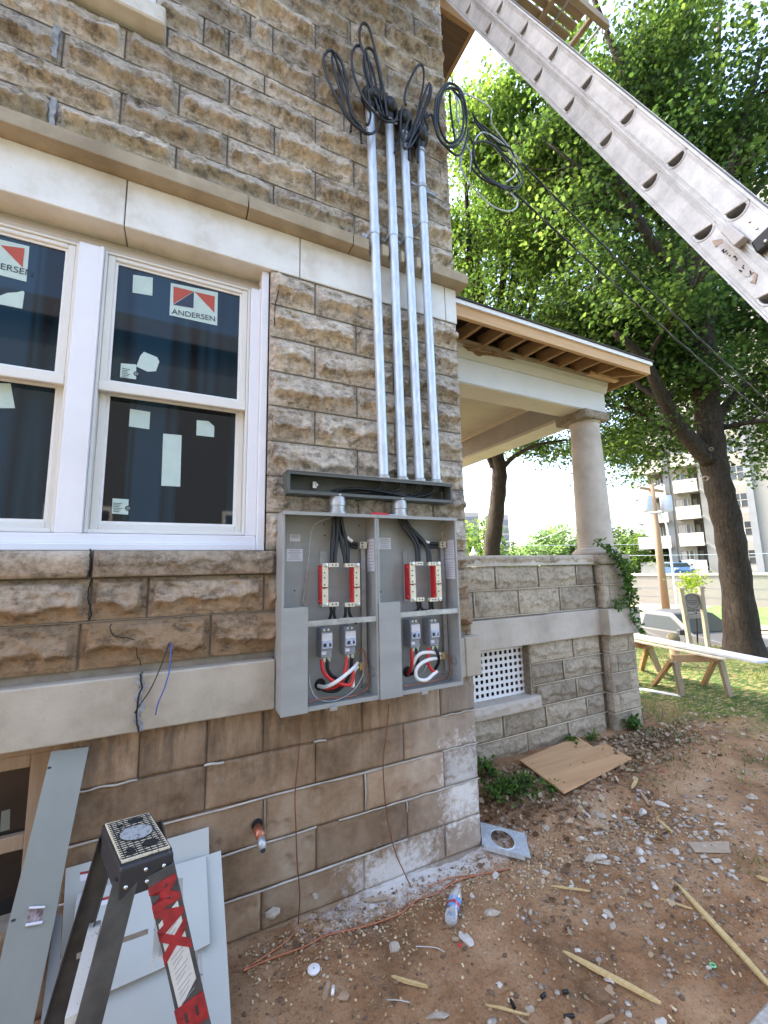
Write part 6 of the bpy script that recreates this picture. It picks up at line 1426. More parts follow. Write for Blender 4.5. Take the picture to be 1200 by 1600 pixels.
# utility pole, street lamp, wires
M['polewood'] = wood('utility_pole_wood', (.30,.20,.125), (.20,.13,.08), 'Z')
dp = 27.0; pb, pt_ = W(1042,962,dp), W(1017,757,dp)
up_ = thing('utility_pole', (pb.x,pb.y,-1.6), 'wooden utility pole with two grey transformers across the street', 'utility pole')
MB().tube([(pb.x,pb.y,-1.7), pt_], [.24,.17], 14).build('pole', M['polewood'], up_, smooth=True)
b = MB(); a, c_ = W(999,762,dp), W(1036,768,dp); b.bar(a, c_, .14, .14); b.build('crossarm', M['polewood'], up_)
for px in (1010,1041):
    c = W(px, 786 if px < 1020 else 786, dp-.2); MB().lathe(c, [(.0,-.55),(.30,-.55),(.33,-.5),(.33,.42),(.30,.47),(.0,.5)], 20).build('transformer', varied('transformer_grey', (.42,.46,.50), (.36,.40,.44), 4, .5, b=(0,0)), up_, auto=40)
for px in (1000,1006,1024,1034):
    c = W(px, 760, dp); MB().lathe(c, [(.05,0),(.08,.05),(.05,.10),(.08,.15),(.03,.2)], 10).build('insulator', M['aptgrey'], up_)
dl = 25.0; lb_ = W(1060,960,dl); lt = W(1040,815,dl)
sl2 = thing('street_lamp', (lb_.x,lb_.y,-1.6), 'slim grey street lamp post just right of the utility pole', 'street lamp')
MB().tube(spline([Vector((lb_.x,lb_.y,-1.6)), W(1052,900,dl), W(1044,835,dl), W(1039,815,dl), W(1030,803,dl)], 6), .055, 10).build('post', M['galv'], sl2, smooth=True)
MB().obox(W(1026,801,dl), TD*.35, SN*.12, Vector((0,0,.07))).build('lamp_head', M['aptgrey'], sl2, bevel=.03)
def owire(a, b_, d0, d1, lb, r_=.012, sag=.3): 
    A, B_ = W(*a, d0), W(*b_, d1); tag(MB().tube(drop(A, B_, sag), r_, 5).build('overhead_wire', M['galv'], None), lb, 'wire', 'thin overhead wires across the street')
owire((700,868),(1300,862),34,30,'lowest pale overhead wire crossing in front of the far trees',.02,.15)
owire((700,850),(1010,850),34,30,'pale overhead wire just above the lowest one',.012,.1)
owire((1017,762),(700,870),27,90,'thin wire running from the pole toward the distant left, upper of two',.015,.6)
owire((1017,775),(700,885),27,90,'thin wire running from the pole toward the distant left, lower of two',.015,.6)
# ------------------------------------------------------------------ wooden sign
d_s = 9.6
sgt = thing('wooden_sign', (W(1088,1005,d_s).x, W(1088,1005,d_s).y, -.35), 'carved tan wooden sign hung between two posts in front of the pickup', 'sign')
M['signpost'] = varied('sign_post_paint', (.52,.44,.31), (.42,.35,.24), 4, .8); M['signface'] = varied('sign_face', (.34,.29,.23), (.27,.23,.18), 6, .8); M['signdark'] = mat('carved_letters', (.15,.13,.115), .9)
exs = (W(1094,1010,d_s)-W(1066,1005,d_s)); exs.z = 0; exs.normalize(); eys = Vector((-exs.y, exs.x, 0))
for (a, c_) in (((1063,920),(1079,1012)),((1094.5,918),(1107,1014))):
    A, B_ = W(*a, d_s), W(*c_, d_s); A = Vector((B_.x-.0, B_.y, A.z)); A = W(*a, d_s)
    b = MB(); b.obox((A+B_)/2, (A-B_)/2, exs*.042, eys*.042); p_ = b.build('post', M['signpost'], sgt)
    b = MB(); b.obox(A, Vector((0,0,.02)), exs*.062, eys*.062); b.build('post_cap', M['signpost'], p_)
def sp(px, py, o=0): return on_plane(px, py, W(1082,940,d_s)-eys*o, eys)
cS = sp(1081.5,940); rx_, rz_ = (sp(1093,940)-sp(1070,940)).length/2, (sp(1081,928)-sp(1081,951)).length/2
b = MB(); P = [sp(1068,932), sp(1071,929.5), sp(1076,927.5), sp(1081,926.8), sp(1087,927.5), sp(1092,929.5), sp(1096,931.5), sp(1098,951), sp(1094,952), sp(1094.5,956), sp(1073.5,957), sp(1073,953), sp(1069,953)]
b.prism(P, eys*.04); fc = b.build('board', M['signface'], sgt)
b = MB(); b.tube([cS-eys*.006+exs*rx_*.95*math.cos(a)+Vector((0,0,rz_*.92*math.sin(a))) for a in [2*math.pi*k/32 for k in range(32)]], .007, 6, closed=True)
for k, (wd_, z_) in enumerate(((.25,.09),(.75,.03),(.70,-.015),(.5,-.055))):
    for j in range(7): xx = (j-3)/3.5*rx_*wd_; b.obox(cS-eys*.006+exs*xx+Vector((0,0,z_)), exs*rx_*wd_/9, eys*.004, Vector((0,0,.008)))
for j in range(-1,2): b.obox(sp(1083,953.5)-eys*.006+exs*j*.11, exs*.035, eys*.004, Vector((0,0,.02)))
b.build('carved_marks', M['signdark'], fc)
b = MB(); b.prism([sp(1074,961.5), sp(1095,959.5), sp(1095.5,965.5), sp(1074.5,967.5)], eys*.03); b.build('hanging_board', M['signface'], sgt)
# finial of a garden lantern behind the porch wall
g_ = W(740,868,16); t = thing('post_finial', (g_.x,g_.y,0), 'small white pointed post finial just above the porch coping', 'finial')
MB().lathe((g_.x,g_.y,g_.z), [(.10,-1.6),(.10,0.0),(.16,.02),(.17,.07),(.10,.10),(.07,.18),(.03,.28),(0,.36)], 14).build('finial', M['white'], t, smooth=True)
# ------------------------------------------------------------------ sawhorses and boards
def sawhorse(a, b_, feet, label, zt):
    """top beam a-b, feet = four ground points"""
    A, B_ = Vector(a), Vector(b_); t = thing('sawhorse', ((A.x+B_.x)/2,(A.y+B_.y)/2,0), label, 'sawhorse', 'lumber sawhorses on the lawn')
    MB().bar(A, B_, .045, .09).build('beam', M['sawwood'], t, bevel=.002)
    for i, (f_, top) in enumerate(feet):
        MB().bar(Vector(top), Vector(f_), .04, .09, (1,0,0)).build('leg', M['sawgrey' if i % 2 else 'sawwood'], t, bevel=.002)
    return t
def gp(px, py, z=-.03): p = at(px, py, 2, z); return p
T1, T2 = gp(1050,1029,.52), gp(1122,1028,.52)
f1, f2, f3, f4 = gp(1020,1072), gp(1066,1090), gp(1099,1070), gp(1141,1090)
sawhorse(T1, T2, [(f1, T1+Vector((-.0,0,-.02))), (f2, T1+Vector((.02,-.02,-.02))), (f3, T2+Vector((0,.03,-.02))), (f4, T2+Vector((.0,-.02,-.02)))], 'sawhorse with its whole frame in view on the lawn right of the porch', .52)
T3, T4 = gp(1012,1010,.52), gp(985,1005,.52)
f5, f6, f7 = gp(1002,1047), gp(1030,1048), gp(975,1045)
sawhorse(T3+Vector((.05,0,0)), T3+Vector((-.5,1.0,0)), [(f5, T3), (f6, T3+Vector((.03,0,0))), (f7, T3+Vector((-.4,.9,0)))], 'sawhorse half hidden behind the porch pier', .52)
M['plank'] = varied('primed_plank', (.60,.62,.64), (.54,.56,.58), 3, .6, b=(.05,.002)); M['plank_cream'] = wood('pale_plank', (.62,.54,.40), (.54,.45,.32))
def plank(a, b_, wd_, th, mt, label):
    t = MB().bar(a, b_, wd_, th).build('plank', mt, None, bevel=.003); return tag(t, label, 'plank', 'boards around the sawhorses')
plank(gp(985,992,.60), gp(1196,1034,.58), .26, .03, M['plank'], 'long white primed board lying across the sawhorses')
plank(gp(985,1000,.575), gp(1132,1030,.575), .09, .02, M['plank_cream'], 'pale bare board resting on the sawhorses beside the white board')
plank(gp(996,1076,.0), gp(1064,1088,.0), .10, .02, M['plank'], 'short white board lying on the grass under the sawhorses')
c = W(1052,998,7.4); r_ = .105
ft = thing('stone_ball', (c.x,c.y,-.1), 'mossy round stone ball on a post behind the sawhorses', 'ornament')
MB().blob(c, r_, r_, r_, 3, .0).build('ball', varied('mossy_stone', (.17,.15,.09), (.10,.095,.05), 12, .95, b=(.5,.01)), ft, smooth=True); MB().lathe((c.x,c.y,0), [(.09,-.2),(.075,c.z-.16),(.10,c.z-.14),(.10,c.z-.10)], 12).build('post', M['oldwood'], ft)

# ------------------------------------------------------------------ house added behind the camera to block low sky light; mirrored in window glass
nb = thing('sky_block_house', (-4,-8.5,0), 'dark grey house added out of view behind the camera to block low sky light', 'house')
b = MB(); b.box(-16,3.5,-14,-8.5,-.3,7.4); b.build('wall', varied('dark_siding', (.10,.11,.12), (.085,.09,.10), 2, .8, b=(0,0)), nb)
b = MB(); b.prism([(-16.4,-8.1,7.4),(-16.4,-14.4,7.4),(-16.4,-11.2,9.6)], (20.3,0,0)); b.build('roof', M['shingle'], nb)
for x_ in (-12,-8.2,-4.4,-.8): MB().box(x_,x_+1.1,-8.47,-8.44,1.6,3.2).build('window', M['aptglass'], nb); MB().box(x_-.08,x_+1.18,-8.474,-8.471,1.5,3.3).build('window_trim', M['white'], nb)
# ------------------------------------------------------------------ vine, weeds, grass, litter
vn = thing('creeper', (2.8,.66,1.3), 'green creeper climbing the porch pier beside the column', 'vine')
v5 = lambda a, b_, y: at(880+a/4.71, 830+b_/4.71, 1, y)
vp = [(225,65,.70),(300,120,.69),(350,165,.66),(400,220,.65),(440,300,.66),(460,380,.66),(475,450,.66),(490,540,.63),(505,640,.63),(540,700,.62),(580,745,.62)]
path = spline([v5(*q) for q in vp], 8); b = MB(); b.tube(path, .005, 6)
P = [] 
for i, p in enumerate(path):
    f = i/len(path); n_ = int(2+15*math.exp(-((f-.42)/.26)**2)); sp_ = .010+.034*math.exp(-((f-.42)/.28)**2)
    for k in range(n_): P.append((p.x+random.gauss(0,sp_), p.y-.015-abs(random.gauss(0,.03)), p.z+random.gauss(0,sp_)))
for a, b2, y in ((380,530,.66),(410,540,.66),(440,520,.65)):
    c = v5(a,b2,y)
    for k in range(22): P.append((c.x+random.gauss(0,.035), c.y-.01-abs(random.gauss(0,.02)), c.z+random.gauss(0,.03)))
b.build('stem', M['bark'], vn, smooth=True); leaves('foliage', np.array(P), .042, M['leaf_weed'], vn, .1, 'leaf')
def weed(x, y, n, sp_, h, size, label, mt='leaf_weed', up=.5):
    z0 = float(gz(x,y)); t = thing('weed', (x,y,z0), label, 'weed', 'weeds at the foot of the porch wall'); b = MB(); P = []
    for k in range(max(4, n//14)):
        q = Vector((x+random.gauss(0,sp_*.5), y+random.gauss(0,sp_*.4), z0)); e = q+Vector((random.gauss(0,sp_*.5), random.gauss(0,sp_*.4), h*random.uniform(.4,1))); b.tube([q, (q+e)/2+Vector((0,0,.02)), e], .0018, 4)
        for j in range(14): f = random.random()**.6; c = q.lerp(e, f); P.append((c.x+random.gauss(0,.022), c.y+random.gauss(0,.022), c.z+abs(random.gauss(0,.012))))
    b.build('stem', M['bark'], t); leaves('leaf_cluster', np.array(P), size, M[mt], t, up, 'leaf'); return t
q = gp(958,1135,0); weed(q.x, .655, 90, .05, .15, .055, 'leafy green weed at the foot of the porch pier')
q = gp(885,1165,0); weed(q.x, .70, 70, .05, .09, .04, 'small weed against the porch wall behind the plywood')
q = gp(915,1160,0); weed(q.x, .68, 60, .06, .07, .035, 'low weed between the plywood and the porch pier')
q = gp(800,1215,0); weed(.56, .30, 650, .19, .12, .032, 'dense patch of green weeds beside the plywood near the house corner')
q = gp(860,1245,0); weed(q.x, q.y, 90, .07, .05, .028, 'weed tuft at the near edge of the plywood')
q = gp(770,1195,0); weed(.55, .62, 200, .1, .12, .034, 'weeds growing in the corner below the lattice opening')
# grass
def scatter(n, x0, x1, y0, y1, f):
    x = rng.uniform(x0,x1,n); y = rng.uniform(y0,y1,n); k = f(x,y) > rng.random(n); return x[k], y[k]
def gdens(x, y):
    s = sdist(x, y); d = smooth(4.2, 6.0, s)*smooth(.42,.54,fbm(x*.9,y*.9,77))+.12*smooth(5.5,7.5,s)
    d = d*(1-smooth(12.8,13.2,s)); d *= ~((x < 2.95) & (y > .6)); return np.clip(d,0,1)
x, y = scatter(90000, 2.2, 15, -4.5, 9, gdens)
n = len(x); z = gz(x,y); a = rng.random(n)*6.283; h = .035+.05*rng.random(n); lean_ = rng.normal(size=(n,2))*.035; wd_ = .0035+.003*rng.random(n)
V = np.zeros((n,3,3)); V[:,0] = np.stack([x-np.cos(a)*wd_, y-np.sin(a)*wd_, z-.005],1); V[:,1] = np.stack([x+np.cos(a)*wd_, y+np.sin(a)*wd_, z-.005],1); V[:,2] = np.stack([x+lean_[:,0], y+lean_[:,1], z+h],1)
tn = np.clip(fbm(x*1.7,y*1.7,91)*2.2-.75+rng.normal(size=n)*.2, 0, 1)
tag(big_mesh('grass', V.reshape(-1,3), np.arange(3*n).reshape(n,3), M['grassblade'], None, False, np.repeat(tn,3)), None, None, None, 'stuff')
# sparse tufts on the dirt
x, y = scatter(5200, 1.0, 4.2, -1.0, 1.0, lambda x, y: smooth(.56,.66,fbm(x*2.3,y*2.3,55)))
n = len(x); z = gz(x,y); a = rng.random(n)*6.283; h = .02+.04*rng.random(n); lean_ = rng.normal(size=(n,2))*.02; wd_ = .003
V = np.zeros((n,3,3)); V[:,0] = np.stack([x-np.cos(a)*wd_, y-np.sin(a)*wd_, z-.005],1); V[:,1] = np.stack([x+np.cos(a)*wd_, y+np.sin(a)*wd_, z-.005],1); V[:,2] = np.stack([x+lean_[:,0], y+lean_[:,1], z+h],1)
tag(big_mesh('sparse_grass', V.reshape(-1,3), np.arange(3*n).reshape(n,3), M['grassblade'], None, False, np.full(3*n,.25)), None, None, None, 'stuff')
# leaf litter and wood chips
def ldens(x, y): return np.clip(.006+.045*smooth(.52,.66,fbm(x*1.6,y*1.6,66))+1.2*np.exp(-(((x-2.1)/.9)**2+((y-.45)/.35)**2))+.9*np.exp(-(((x-.7)/.5)**2+((y-.25)/.4)**2)),0,1)*(~((y > .62) & (x > 0)))*(~((y > -.03) & (x < 0)))
x, y = scatter(26000, -1.6, 4.4, -1.7, .75, ldens)
P = np.stack([x, y, gz(x,y)+.010+.006*rng.random(len(x))], 1); tag(leaves('leaf_litter', P, .032, M['litter'], None, .8, 'oak', sizev=.5), None, None, None, 'stuff')
x, y = scatter(11000, -1.45, 1.6, -1.4, -.05, lambda x, y: np.clip(1.2*np.exp(-((y+.28+.10*x)/.16)**2)+.12,0,1))
P = np.stack([x, y, gz(x,y)+.008], 1); M['chip'] = leaf_mat('wood_chip', (.22,.13,.06), (.42,.28,.14), (.60,.48,.30), .05); tag(leaves('wood_shavings', P, .014, M['chip'], None, 1.4, 'quad'), None, None, None, 'stuff')
# gravel
def gravel(n, x0, x1, y0, y1, f, smin, smax, mt, name, seed):
    x, y = scatter(n, x0, x1, y0, y1, f); n = len(x); Vi, Fi = ico(1); Vi = Vi.copy(); Fi = np.array(Fi); k = len(Vi)
    s = smin+(smax-smin)*rng.random(n)**3; z = gz(x,y); R_ = 1+rng.normal(size=(n,k))*.22
    sc_ = np.stack([s*rng.uniform(.8,1.5,n), s*rng.uniform(.7,1.2,n), s*rng.uniform(.4,.75,n)],1)
    V = Vi[None]*R_[:,:,None]*sc_[:,None,:]; a = rng.random(n)*6.283; ca, sa = np.cos(a)[:,None], np.sin(a)[:,None]
    V = np.stack([V[:,:,0]*ca-V[:,:,1]*sa, V[:,:,0]*sa+V[:,:,1]*ca, V[:,:,2]],-1)+np.stack([x,y,z+s*.15],1)[:,None,:]
    F = (Fi[None]+(np.arange(n)*k)[:,None,None]).reshape(-1,3)
    return tag(big_mesh(name, V.reshape(-1,3), F, mt, None, False, np.repeat(rng.random(n),k)), None, None, None, 'stuff')
def stone_rand(name, a, b_, c_):
    m = mat(name, a, .9, 0, .3); t = N(m, 'ShaderNodeAttribute', attribute_name='tone'); r = ramp(m, t.outputs['Fac'], [(.0,a),(.5,b_),(1.,c_)]).outputs[0]
    v = coords(m); setc(m, mix(m, mathn(m,'MULTIPLY',noise(m, v, 40, 5, .7),.5), r, (.20,.15,.11))); bump(m, noise(m, v, 120, 4), .3, .003); return m
M['gravel'] = stone_rand('gravel_stones', (.17,.125,.09), (.34,.28,.22), (.60,.56,.50)); M['clod'] = stone_rand('soil_clods', (.10,.06,.038), (.15,.095,.06), (.20,.13,.085))
nowall = lambda x, y: (~((y > -.03) & (x < 0)) & ~((y > .66) & (x < 2.9))).astype(float)
gravel(19000, -1.9, 4.6, -2.0, 1.2, lambda x, y: nowall(x,y)*np.clip(.06+1.3*smooth(.50,.64,fbm(x*1.9,y*1.9,44)),0,1)*(1-.6*smooth(2.6,3.6,x)), .0022, .013, M['gravel'], 'gravel', 1)
gravel(9000, -1.9, 4.2, -2.0, 1.0, lambda x, y: nowall(x,y)*.8, .002, .012, M['clod'], 'soil_crumbs', 2)
gravel(4200, -.2, 3.4, -1.1, .3, lambda x, y: nowall(x,y)*np.exp(-(((x-1.1)/.6)**2+((y+.45)/.28)**2)), .006, .022, M['gravel'], 'rubble_crumbs', 3)
# ------------------------------------------------------------------ individual pieces on the ground
M['rock'] = varied('pale_rock', (.50,.43,.34), (.36,.30,.23), 22, .9, b=(.5,.004), c3=(.55,.49,.41)); M['rock_white'] = varied('mortar_lump', (.62,.58,.52), (.50,.45,.39), 25, .9, b=(.5,.004)); M['brickbit'] = varied('brick_fragment', (.42,.13,.07), (.30,.10,.06), 22, .9, b=(.3,.003)); M['rock_brown'] = varied('tan_rock', (.40,.28,.18), (.32,.21,.13), 22, .9, b=(.4,.004))
c7 = lambda a, b_: gp(750+a/2.667, 1150+b_/2.667, .005)
c6 = lambda a, b_: gp(350+a/2.667, 1100+b_/2.667, .0)
def rock(p, sx, sy, sz, label, mt='rock', rot=0, grp=None, jag=.55):
    z0 = float(gz(p.x,p.y)); b = MB(); b.blob((p.x,p.y,z0+sz*.45), sx*1.1, sy*1.1, sz*1.15, 3 if sx > .02 else 2, jag, random.randint(1,9999), rot)
    return tag(b.build('rock', M[mt], None), label, 'rock', grp)
rock(c6(1108,862), .052, .022, .015, 'smooth oval grey rock lying right of the plastic bottle', 'rock', -.5)
rock(c6(1000,965), .030, .050, .012, 'flat whitish stone flake below the plastic bottle', 'rock_white', .3)
rock(c6(960,970), .022, .022, .012, 'small tan flat stone touching the whitish flake below the bottle', 'rock_brown')
rock(c6(705,1022), .036, .030, .020, 'squarish tan-grey rock left of the red bit on the dirt', 'rock', .4)
rock(c6(1035,800), .018, .022, .014, 'pale pebble above the oval grey rock', 'rock_white')
rock(c6(497,1215), .030, .045, .014, 'pointed flat tan rock near the bottom, right of the white cap', 'rock_brown', .7)
rock(c6(425,1195), .022, .040, .012, 'long orange-brown stone flake beside the pointed tan rock', 'rock_brown', -.6)
rock(c6(890,1285), .055, .022, .010, 'flat grey slab chip at the bottom edge of the dirt', 'rock', -.15)
rock(c6(1145,1140), .017, .010, .006, 'single white oval pebble on bare dirt right of the sticks', 'rock_white', -.3)
rock(c7(520,190), .040, .022, .035, 'brown brick-like block tucked under the plywood edge', 'rock_brown', .3)
rock(c7(275,390), .030, .034, .026, 'rounded tan rock below the galvanized knockout plate', 'rock', .3)
rock(c7(520,520), .060, .026, .020, 'long pale slab of rubble in the middle of the debris', 'rock', -.75)
rock(c7(675,505), .040, .026, .022, 'wedge-shaped whitish rubble chunk in the middle of the debris', 'rock_white', .4)
rock(c7(570,497), .022, .018, .020, 'blocky pale rubble chunk between the slab and the wedge', 'rock')
rock(c7(609,502), .012, .012, .014, 'small round mustard-yellow stone among the rubble', 'ochre_stone' if 'ochre_stone' in M else 'rock_brown')
rock(c7(798,460), .022, .014, .014, 'rounded pale cobble to the right of the rubble heap', 'rock')
rock(c7(845,430), .014, .020, .012, 'upright white stone chip right of the rounded cobble', 'rock_white')
rock(c7(728,622), .026, .020, .018, 'rounded whitish stone below the rubble heap', 'rock_white')
rock(c7(322,580), .020, .040, .018, 'tall pale chunk standing left of the small cream stick', 'rock', .2)
rock(c7(378,603), .020, .020, .018, 'round pale stone beside the tall chunk near the cream stick', 'rock')
rock(c7(445,600), .018, .014, .014, 'small white stone just above the end of the cream stick', 'rock_white')
rock(c7(402,680), .018, .024, .018, 'two-lobed pale stone below the cream stick', 'rock')
rock(c7(1000,350), .055, .018, .010, 'flat white shard on the far right of the dirt', 'rock_white', -.5)
rock(c7(1120,297), .045, .030, .012, 'flat pale stone furthest right by the dirt edge', 'rock')
rock(c7(760,765), .034, .014, .014, 'brown and white flint-like lump in front of the rubble', 'rock_brown', -.6)
rock(c7(430,420), .035, .014, .010, 'thin white slanting shard left of the rubble heap', 'rock_white', -.8)
rock(c7(475,395), .014, .016, .012, 'white chip at the tip of the slanting shard', 'rock_white')
rock(c7(755,1170), .026, .020, .014, 'knobbly whitish lump near the bottom of the bare dirt', 'rock_white')
rock(c7(78,1010), .018, .010, .006, 'lone flat white pebble left of the long splinter', 'rock_white', -.3)
rock(c7(205,1112), .020, .022, .012, 'pale rock beside the two small twigs at the bottom', 'rock')
for k in range(110):
    x_, y_ = random.gauss(1.0,.65), random.gauss(-.42,.30)
    if y_ < -.08 and x_ > -1.2 and y_ > -1.6: s_ = .006+.030*random.random()**2.2; rock(Vector((x_,y_,0)), s_*random.uniform(.9,1.7), s_, s_*.6, 'little pale stone chip scattered over the bare dirt', random.choice(['rock','rock_white','rock']), random.uniform(0,3), 'little stone chips scattered on the dirt')
def stick(a, b_, wd_, th, mt, label, name='wood_splinter', zz=.008, pts=None):
    A, B_ = a, b_; A.z = float(gz(A.x,A.y))+zz+th; B_.z = float(gz(B_.x,B_.y))+zz+th; d = (B_-A).normalized(); s = d.cross(Vector((0,0,1))).normalized(); b = MB()
    prof = pts or [(0,.15),(.08,.6),(.35,1),(.7,.9),(.93,.7),(1,.35)]; V = []
    for t_, w_ in prof:
        c = A.lerp(B_, t_)+s*random.uniform(-.003,.003); hh = th*(.4+.6*w_)
        V += [c-s*wd_*w_/2-Vector((0,0,hh/2)), c+s*wd_*w_/2-Vector((0,0,hh/2)), c+s*wd_*w_*.42+Vector((0,0,hh/2)), c-s*wd_*w_*.42+Vector((0,0,hh/2))]
    n = len(prof); F = [(0,1,2,3),tuple(range(4*n-4,4*n))[::-1]]+[(4*i+k,4*i+(k+1)%4,4*i+4+(k+1)%4,4*i+4+k) for i in range(n-1) for k in range(4)]
    b.add(V, F); return tag(b.build(name, M[mt], None), label, 'wood splinter')
stick(c7(812,600), c7(1230,1060), .032, .012, 'splint', 'longest pale split lath running to the right edge of the dirt')
stick(c7(345,888), c7(755,1112), .026, .011, 'splint', 'second long pale splinter lying at the bottom right')
stick(c6(697,1150), c6(850,1200), .014, .010, 'splint', 'short cream wood stick near the bottom centre')
stick(c7(295,622), c7(460,640), .011, .007, 'splint', 'small cream stick between two pale stones')
stick(c7(750,672), c7(885,715), .010, .006, 'splint', 'small thin splinter touching the top of the longest lath')
stick(c7(20,1103), c7(205,1150), .008, .006, 'splint', 'thin straw-coloured twig at the bottom beside a pale rock')
stick(c7(150,1150), c7(215,1210), .008, .006, 'oldwoodX', 'darker twig crossing the thin straw-coloured one')
stick(c6(580,830), c6(690,810), .016, .012, 'sawgrey', 'yellowish twig lying in the white powder by the foundation')
stick(c7(735,345), c7(800,400), .020, .012, 'splint', 'short tan wood offcut above the rubble heap')
stick(c7(665,243), c7(705,290), .026, .014, 'rock_brown', 'chunky orange-tan wood chip behind the rubble')
stick(c7(635,240), c7(660,205), .022, .014, 'splint', 'small bright wood chip behind the rubble')
stick(c7(1085,1150) if 0 else c7(480,1195), c7(560,1165), .012, .008, 'oldwoodX', 'brown stick cut by the bottom edge of the picture')
stick(c7(1150,578), c7(1215,605), .018, .010, 'splint', 'yellow splinter at the right edge of the picture')
for k in range(26):
    x_, y_ = random.gauss(1.25,.22), random.gauss(-.02,.10); s_ = random.uniform(.006,.018)
    rock(Vector((x_,y_,0)), s_*1.3, s_, s_*.7, 'small brick-red fragment in the patch below the plywood sheet', 'brickbit', random.uniform(0,3), 'brick fragments below the plywood')
# thin board in the dirt
P = [c7(862,435), c7(1035,432), c7(1045,478), c7(895,475)]; zb3 = max(float(gz(p.x,p.y)) for p in P)+.006
tag(MB().prism([(p.x,p.y,zb3) for p in P], (0,0,.008)).build('thin_board', M['sawgrey'], None, bevel=.002), 'thin brown board half sunk in the dirt at right', 'board')
# plywood
P = [at(px, py, 2, z_) for px, py, z_ in ((812,1190,.06),(901,1153,.05),(928,1169,.05),(945,1163,.05),(987,1187,.05),(881,1241,.07))]
ply = tag(MB().prism(P, (0,0,.014)).build('plywood_sheet', M['ply'], None, bevel=.001), 'notched tan plywood sheet lying by the porch wall', 'plywood')
b = MB()
for a, q_ in ((595,1247),(660,1297),(685,1085)):
    c = at(700+a/3.43, 850+q_/3.43, 2, .076); b.lathe((c.x,c.y,.0685+.007), [(0,.0012),(.011,.0012),(.013,0)], 12)
b.build('knot', M['rot'], ply)
# galvanized plate with a knockout
A, B_, C_, D_ = [gp(px, py, .03) for px, py in ((753,1285),(823,1303),(820,1337),(756,1320))]
kp = thing('knockout_plate', ((A+C_)/2)[:], 'galvanized plate with a big round hole leaning at the house corner', 'metal plate')
n = 24; cc4 = (A+B_+C_+D_)/4-Vector((.012,0,0)); ux_, uy_ = (B_-A)*.5, (D_-A)*.5; ri = [cc4+ux_*.52*math.cos(2*math.pi*k/n)*1.0+uy_*.80*math.sin(2*math.pi*k/n) for k in range(n)]
ro = []
for k in range(n):
    a = 2*math.pi*k/n; cx_, sy_ = math.cos(a), math.sin(a); s_ = 1/max(abs(cx_),abs(sy_)); ro.append((A+B_+C_+D_)/4+ux_*cx_*s_+uy_*sy_*s_)
for kk, tgt in ((21,A+0*B_),(3,C_),(15,A),(9,D_)): pass
b = MB(); b.add(ri+ro, [(i,(i+1)%n,(i+1)%n+n,i+n) for i in range(n)]); o = b.build('plate', M['galv'], kp); md = o.modifiers.new('t','SOLIDIFY'); md.thickness = .003
b = MB(); 
for e0, e1 in ((D_,C_),(C_,B_)): b.prism([e0, e1, e1-Vector((0,0,.028)), e0-Vector((0,0,.028))], (0,.002,0))
b.build('flange', M['galv'], kp)
b = MB(); b.tube([cc4+ux_*.52*math.cos(2*math.pi*k/n)+uy_*.80*math.sin(2*math.pi*k/n)+Vector((0,0,.001)) for k in range(n)], .003, 6, closed=True); b.build('rim', M['galv'], kp)
# bottle
bt = thing('plastic_bottle', (-.42,-.30,.03), 'crushed clear plastic bottle with a blue label on the dirt', 'bottle')
a_, b2_ = gp(703,1441,.035), gp(716,1384,.035); d_b = (b2_-a_).normalized(); Lb = (b2_-a_).length
def bott(prof, n=24, sq=.85):
    s = d_b.cross(Vector((0,0,1))).normalized(); u = s.cross(d_b); bb = MB()
    for t_, r_ in prof:
        for k in range(n):
            an = 2*math.pi*k/n; rr_ = r_*(1+.07*math.sin(3*an+t_*25)+.04*math.sin(7*an-t_*60)); bb.v.append(tuple(a_+d_b*Lb*t_+s*rr_*math.cos(an)+u*rr_*sq*math.sin(an)))
    for i in range(len(prof)-1):
        for k in range(n): bb.f.append((i*n+k,i*n+(k+1)%n,(i+1)*n+(k+1)%n,(i+1)*n+k))
    return bb
mp_ = mat('clear_plastic', (.85,.9,.95), .12, 0, .5); mp_.node_tree.nodes['Principled BSDF'].inputs['Transmission Weight'].default_value = .75; mp_.node_tree.nodes['Principled BSDF'].inputs['IOR'].default_value = 1.2
bott([(0,.004),(.01,.024),(.06,.031),(.2,.031),(.4,.030),(.6,.032),(.72,.030),(.85,.018),(.92,.012),(1.0,.012)]).build('body', mp_, bt, smooth=True)
bott([(.28,.0325),(.34,.0318),(.42,.0325),(.52,.032),(.56,.0335)]).build('label', varied('blue_label', (.03,.20,.55), (.25,.45,.65), 25, .4, b=(0,0)), bt, smooth=True)
bott([(.36,.0334),(.44,.0336)], 24, .85).build('label_band', mat('label_red', (.5,.03,.03), .4), bt, smooth=True)
# white lid, washer, red bit, red cap
p = c6(374,1110); t = thing('white_disc', (p.x,p.y,p.z), 'round white plastic disc on the dirt near the bottom', 'disc'); z0 = float(gz(p.x,p.y))+.008
MB().lathe((p.x,p.y,z0), [(0,0),(.026,0),(.0275,.003),(.0275,.008),(.025,.010),(0,.0095)], 32).build('lid', M['white'], t, auto=40); MB().lathe((p.x,p.y,z0+.0096), [(0,.0),(.003,.0),(.003,.001),(0,.001)], 10).build('dimple', M['ink'], t)
p = c7(968,937); tag(MB().tube([(p.x+.010*math.cos(a), p.y+.010*math.sin(a), float(gz(p.x,p.y))+.008) for a in [6.283*k/14 for k in range(14)]], .0035, 6, closed=True).build('green_ring', mat('mint_plastic', (.15,.55,.25), .4), None, smooth=True), 'tiny mint-green plastic ring on the dirt', 'ring')
p = c6(982,1018); b = MB(); b.blob((p.x,p.y,.012), .012, .008, .007, 2, .3, 5); tag(b.build('red_wire_nut', M['red_wire'], None, smooth=True), 'small bright red plastic wire nut below the bottle', 'wire nut')
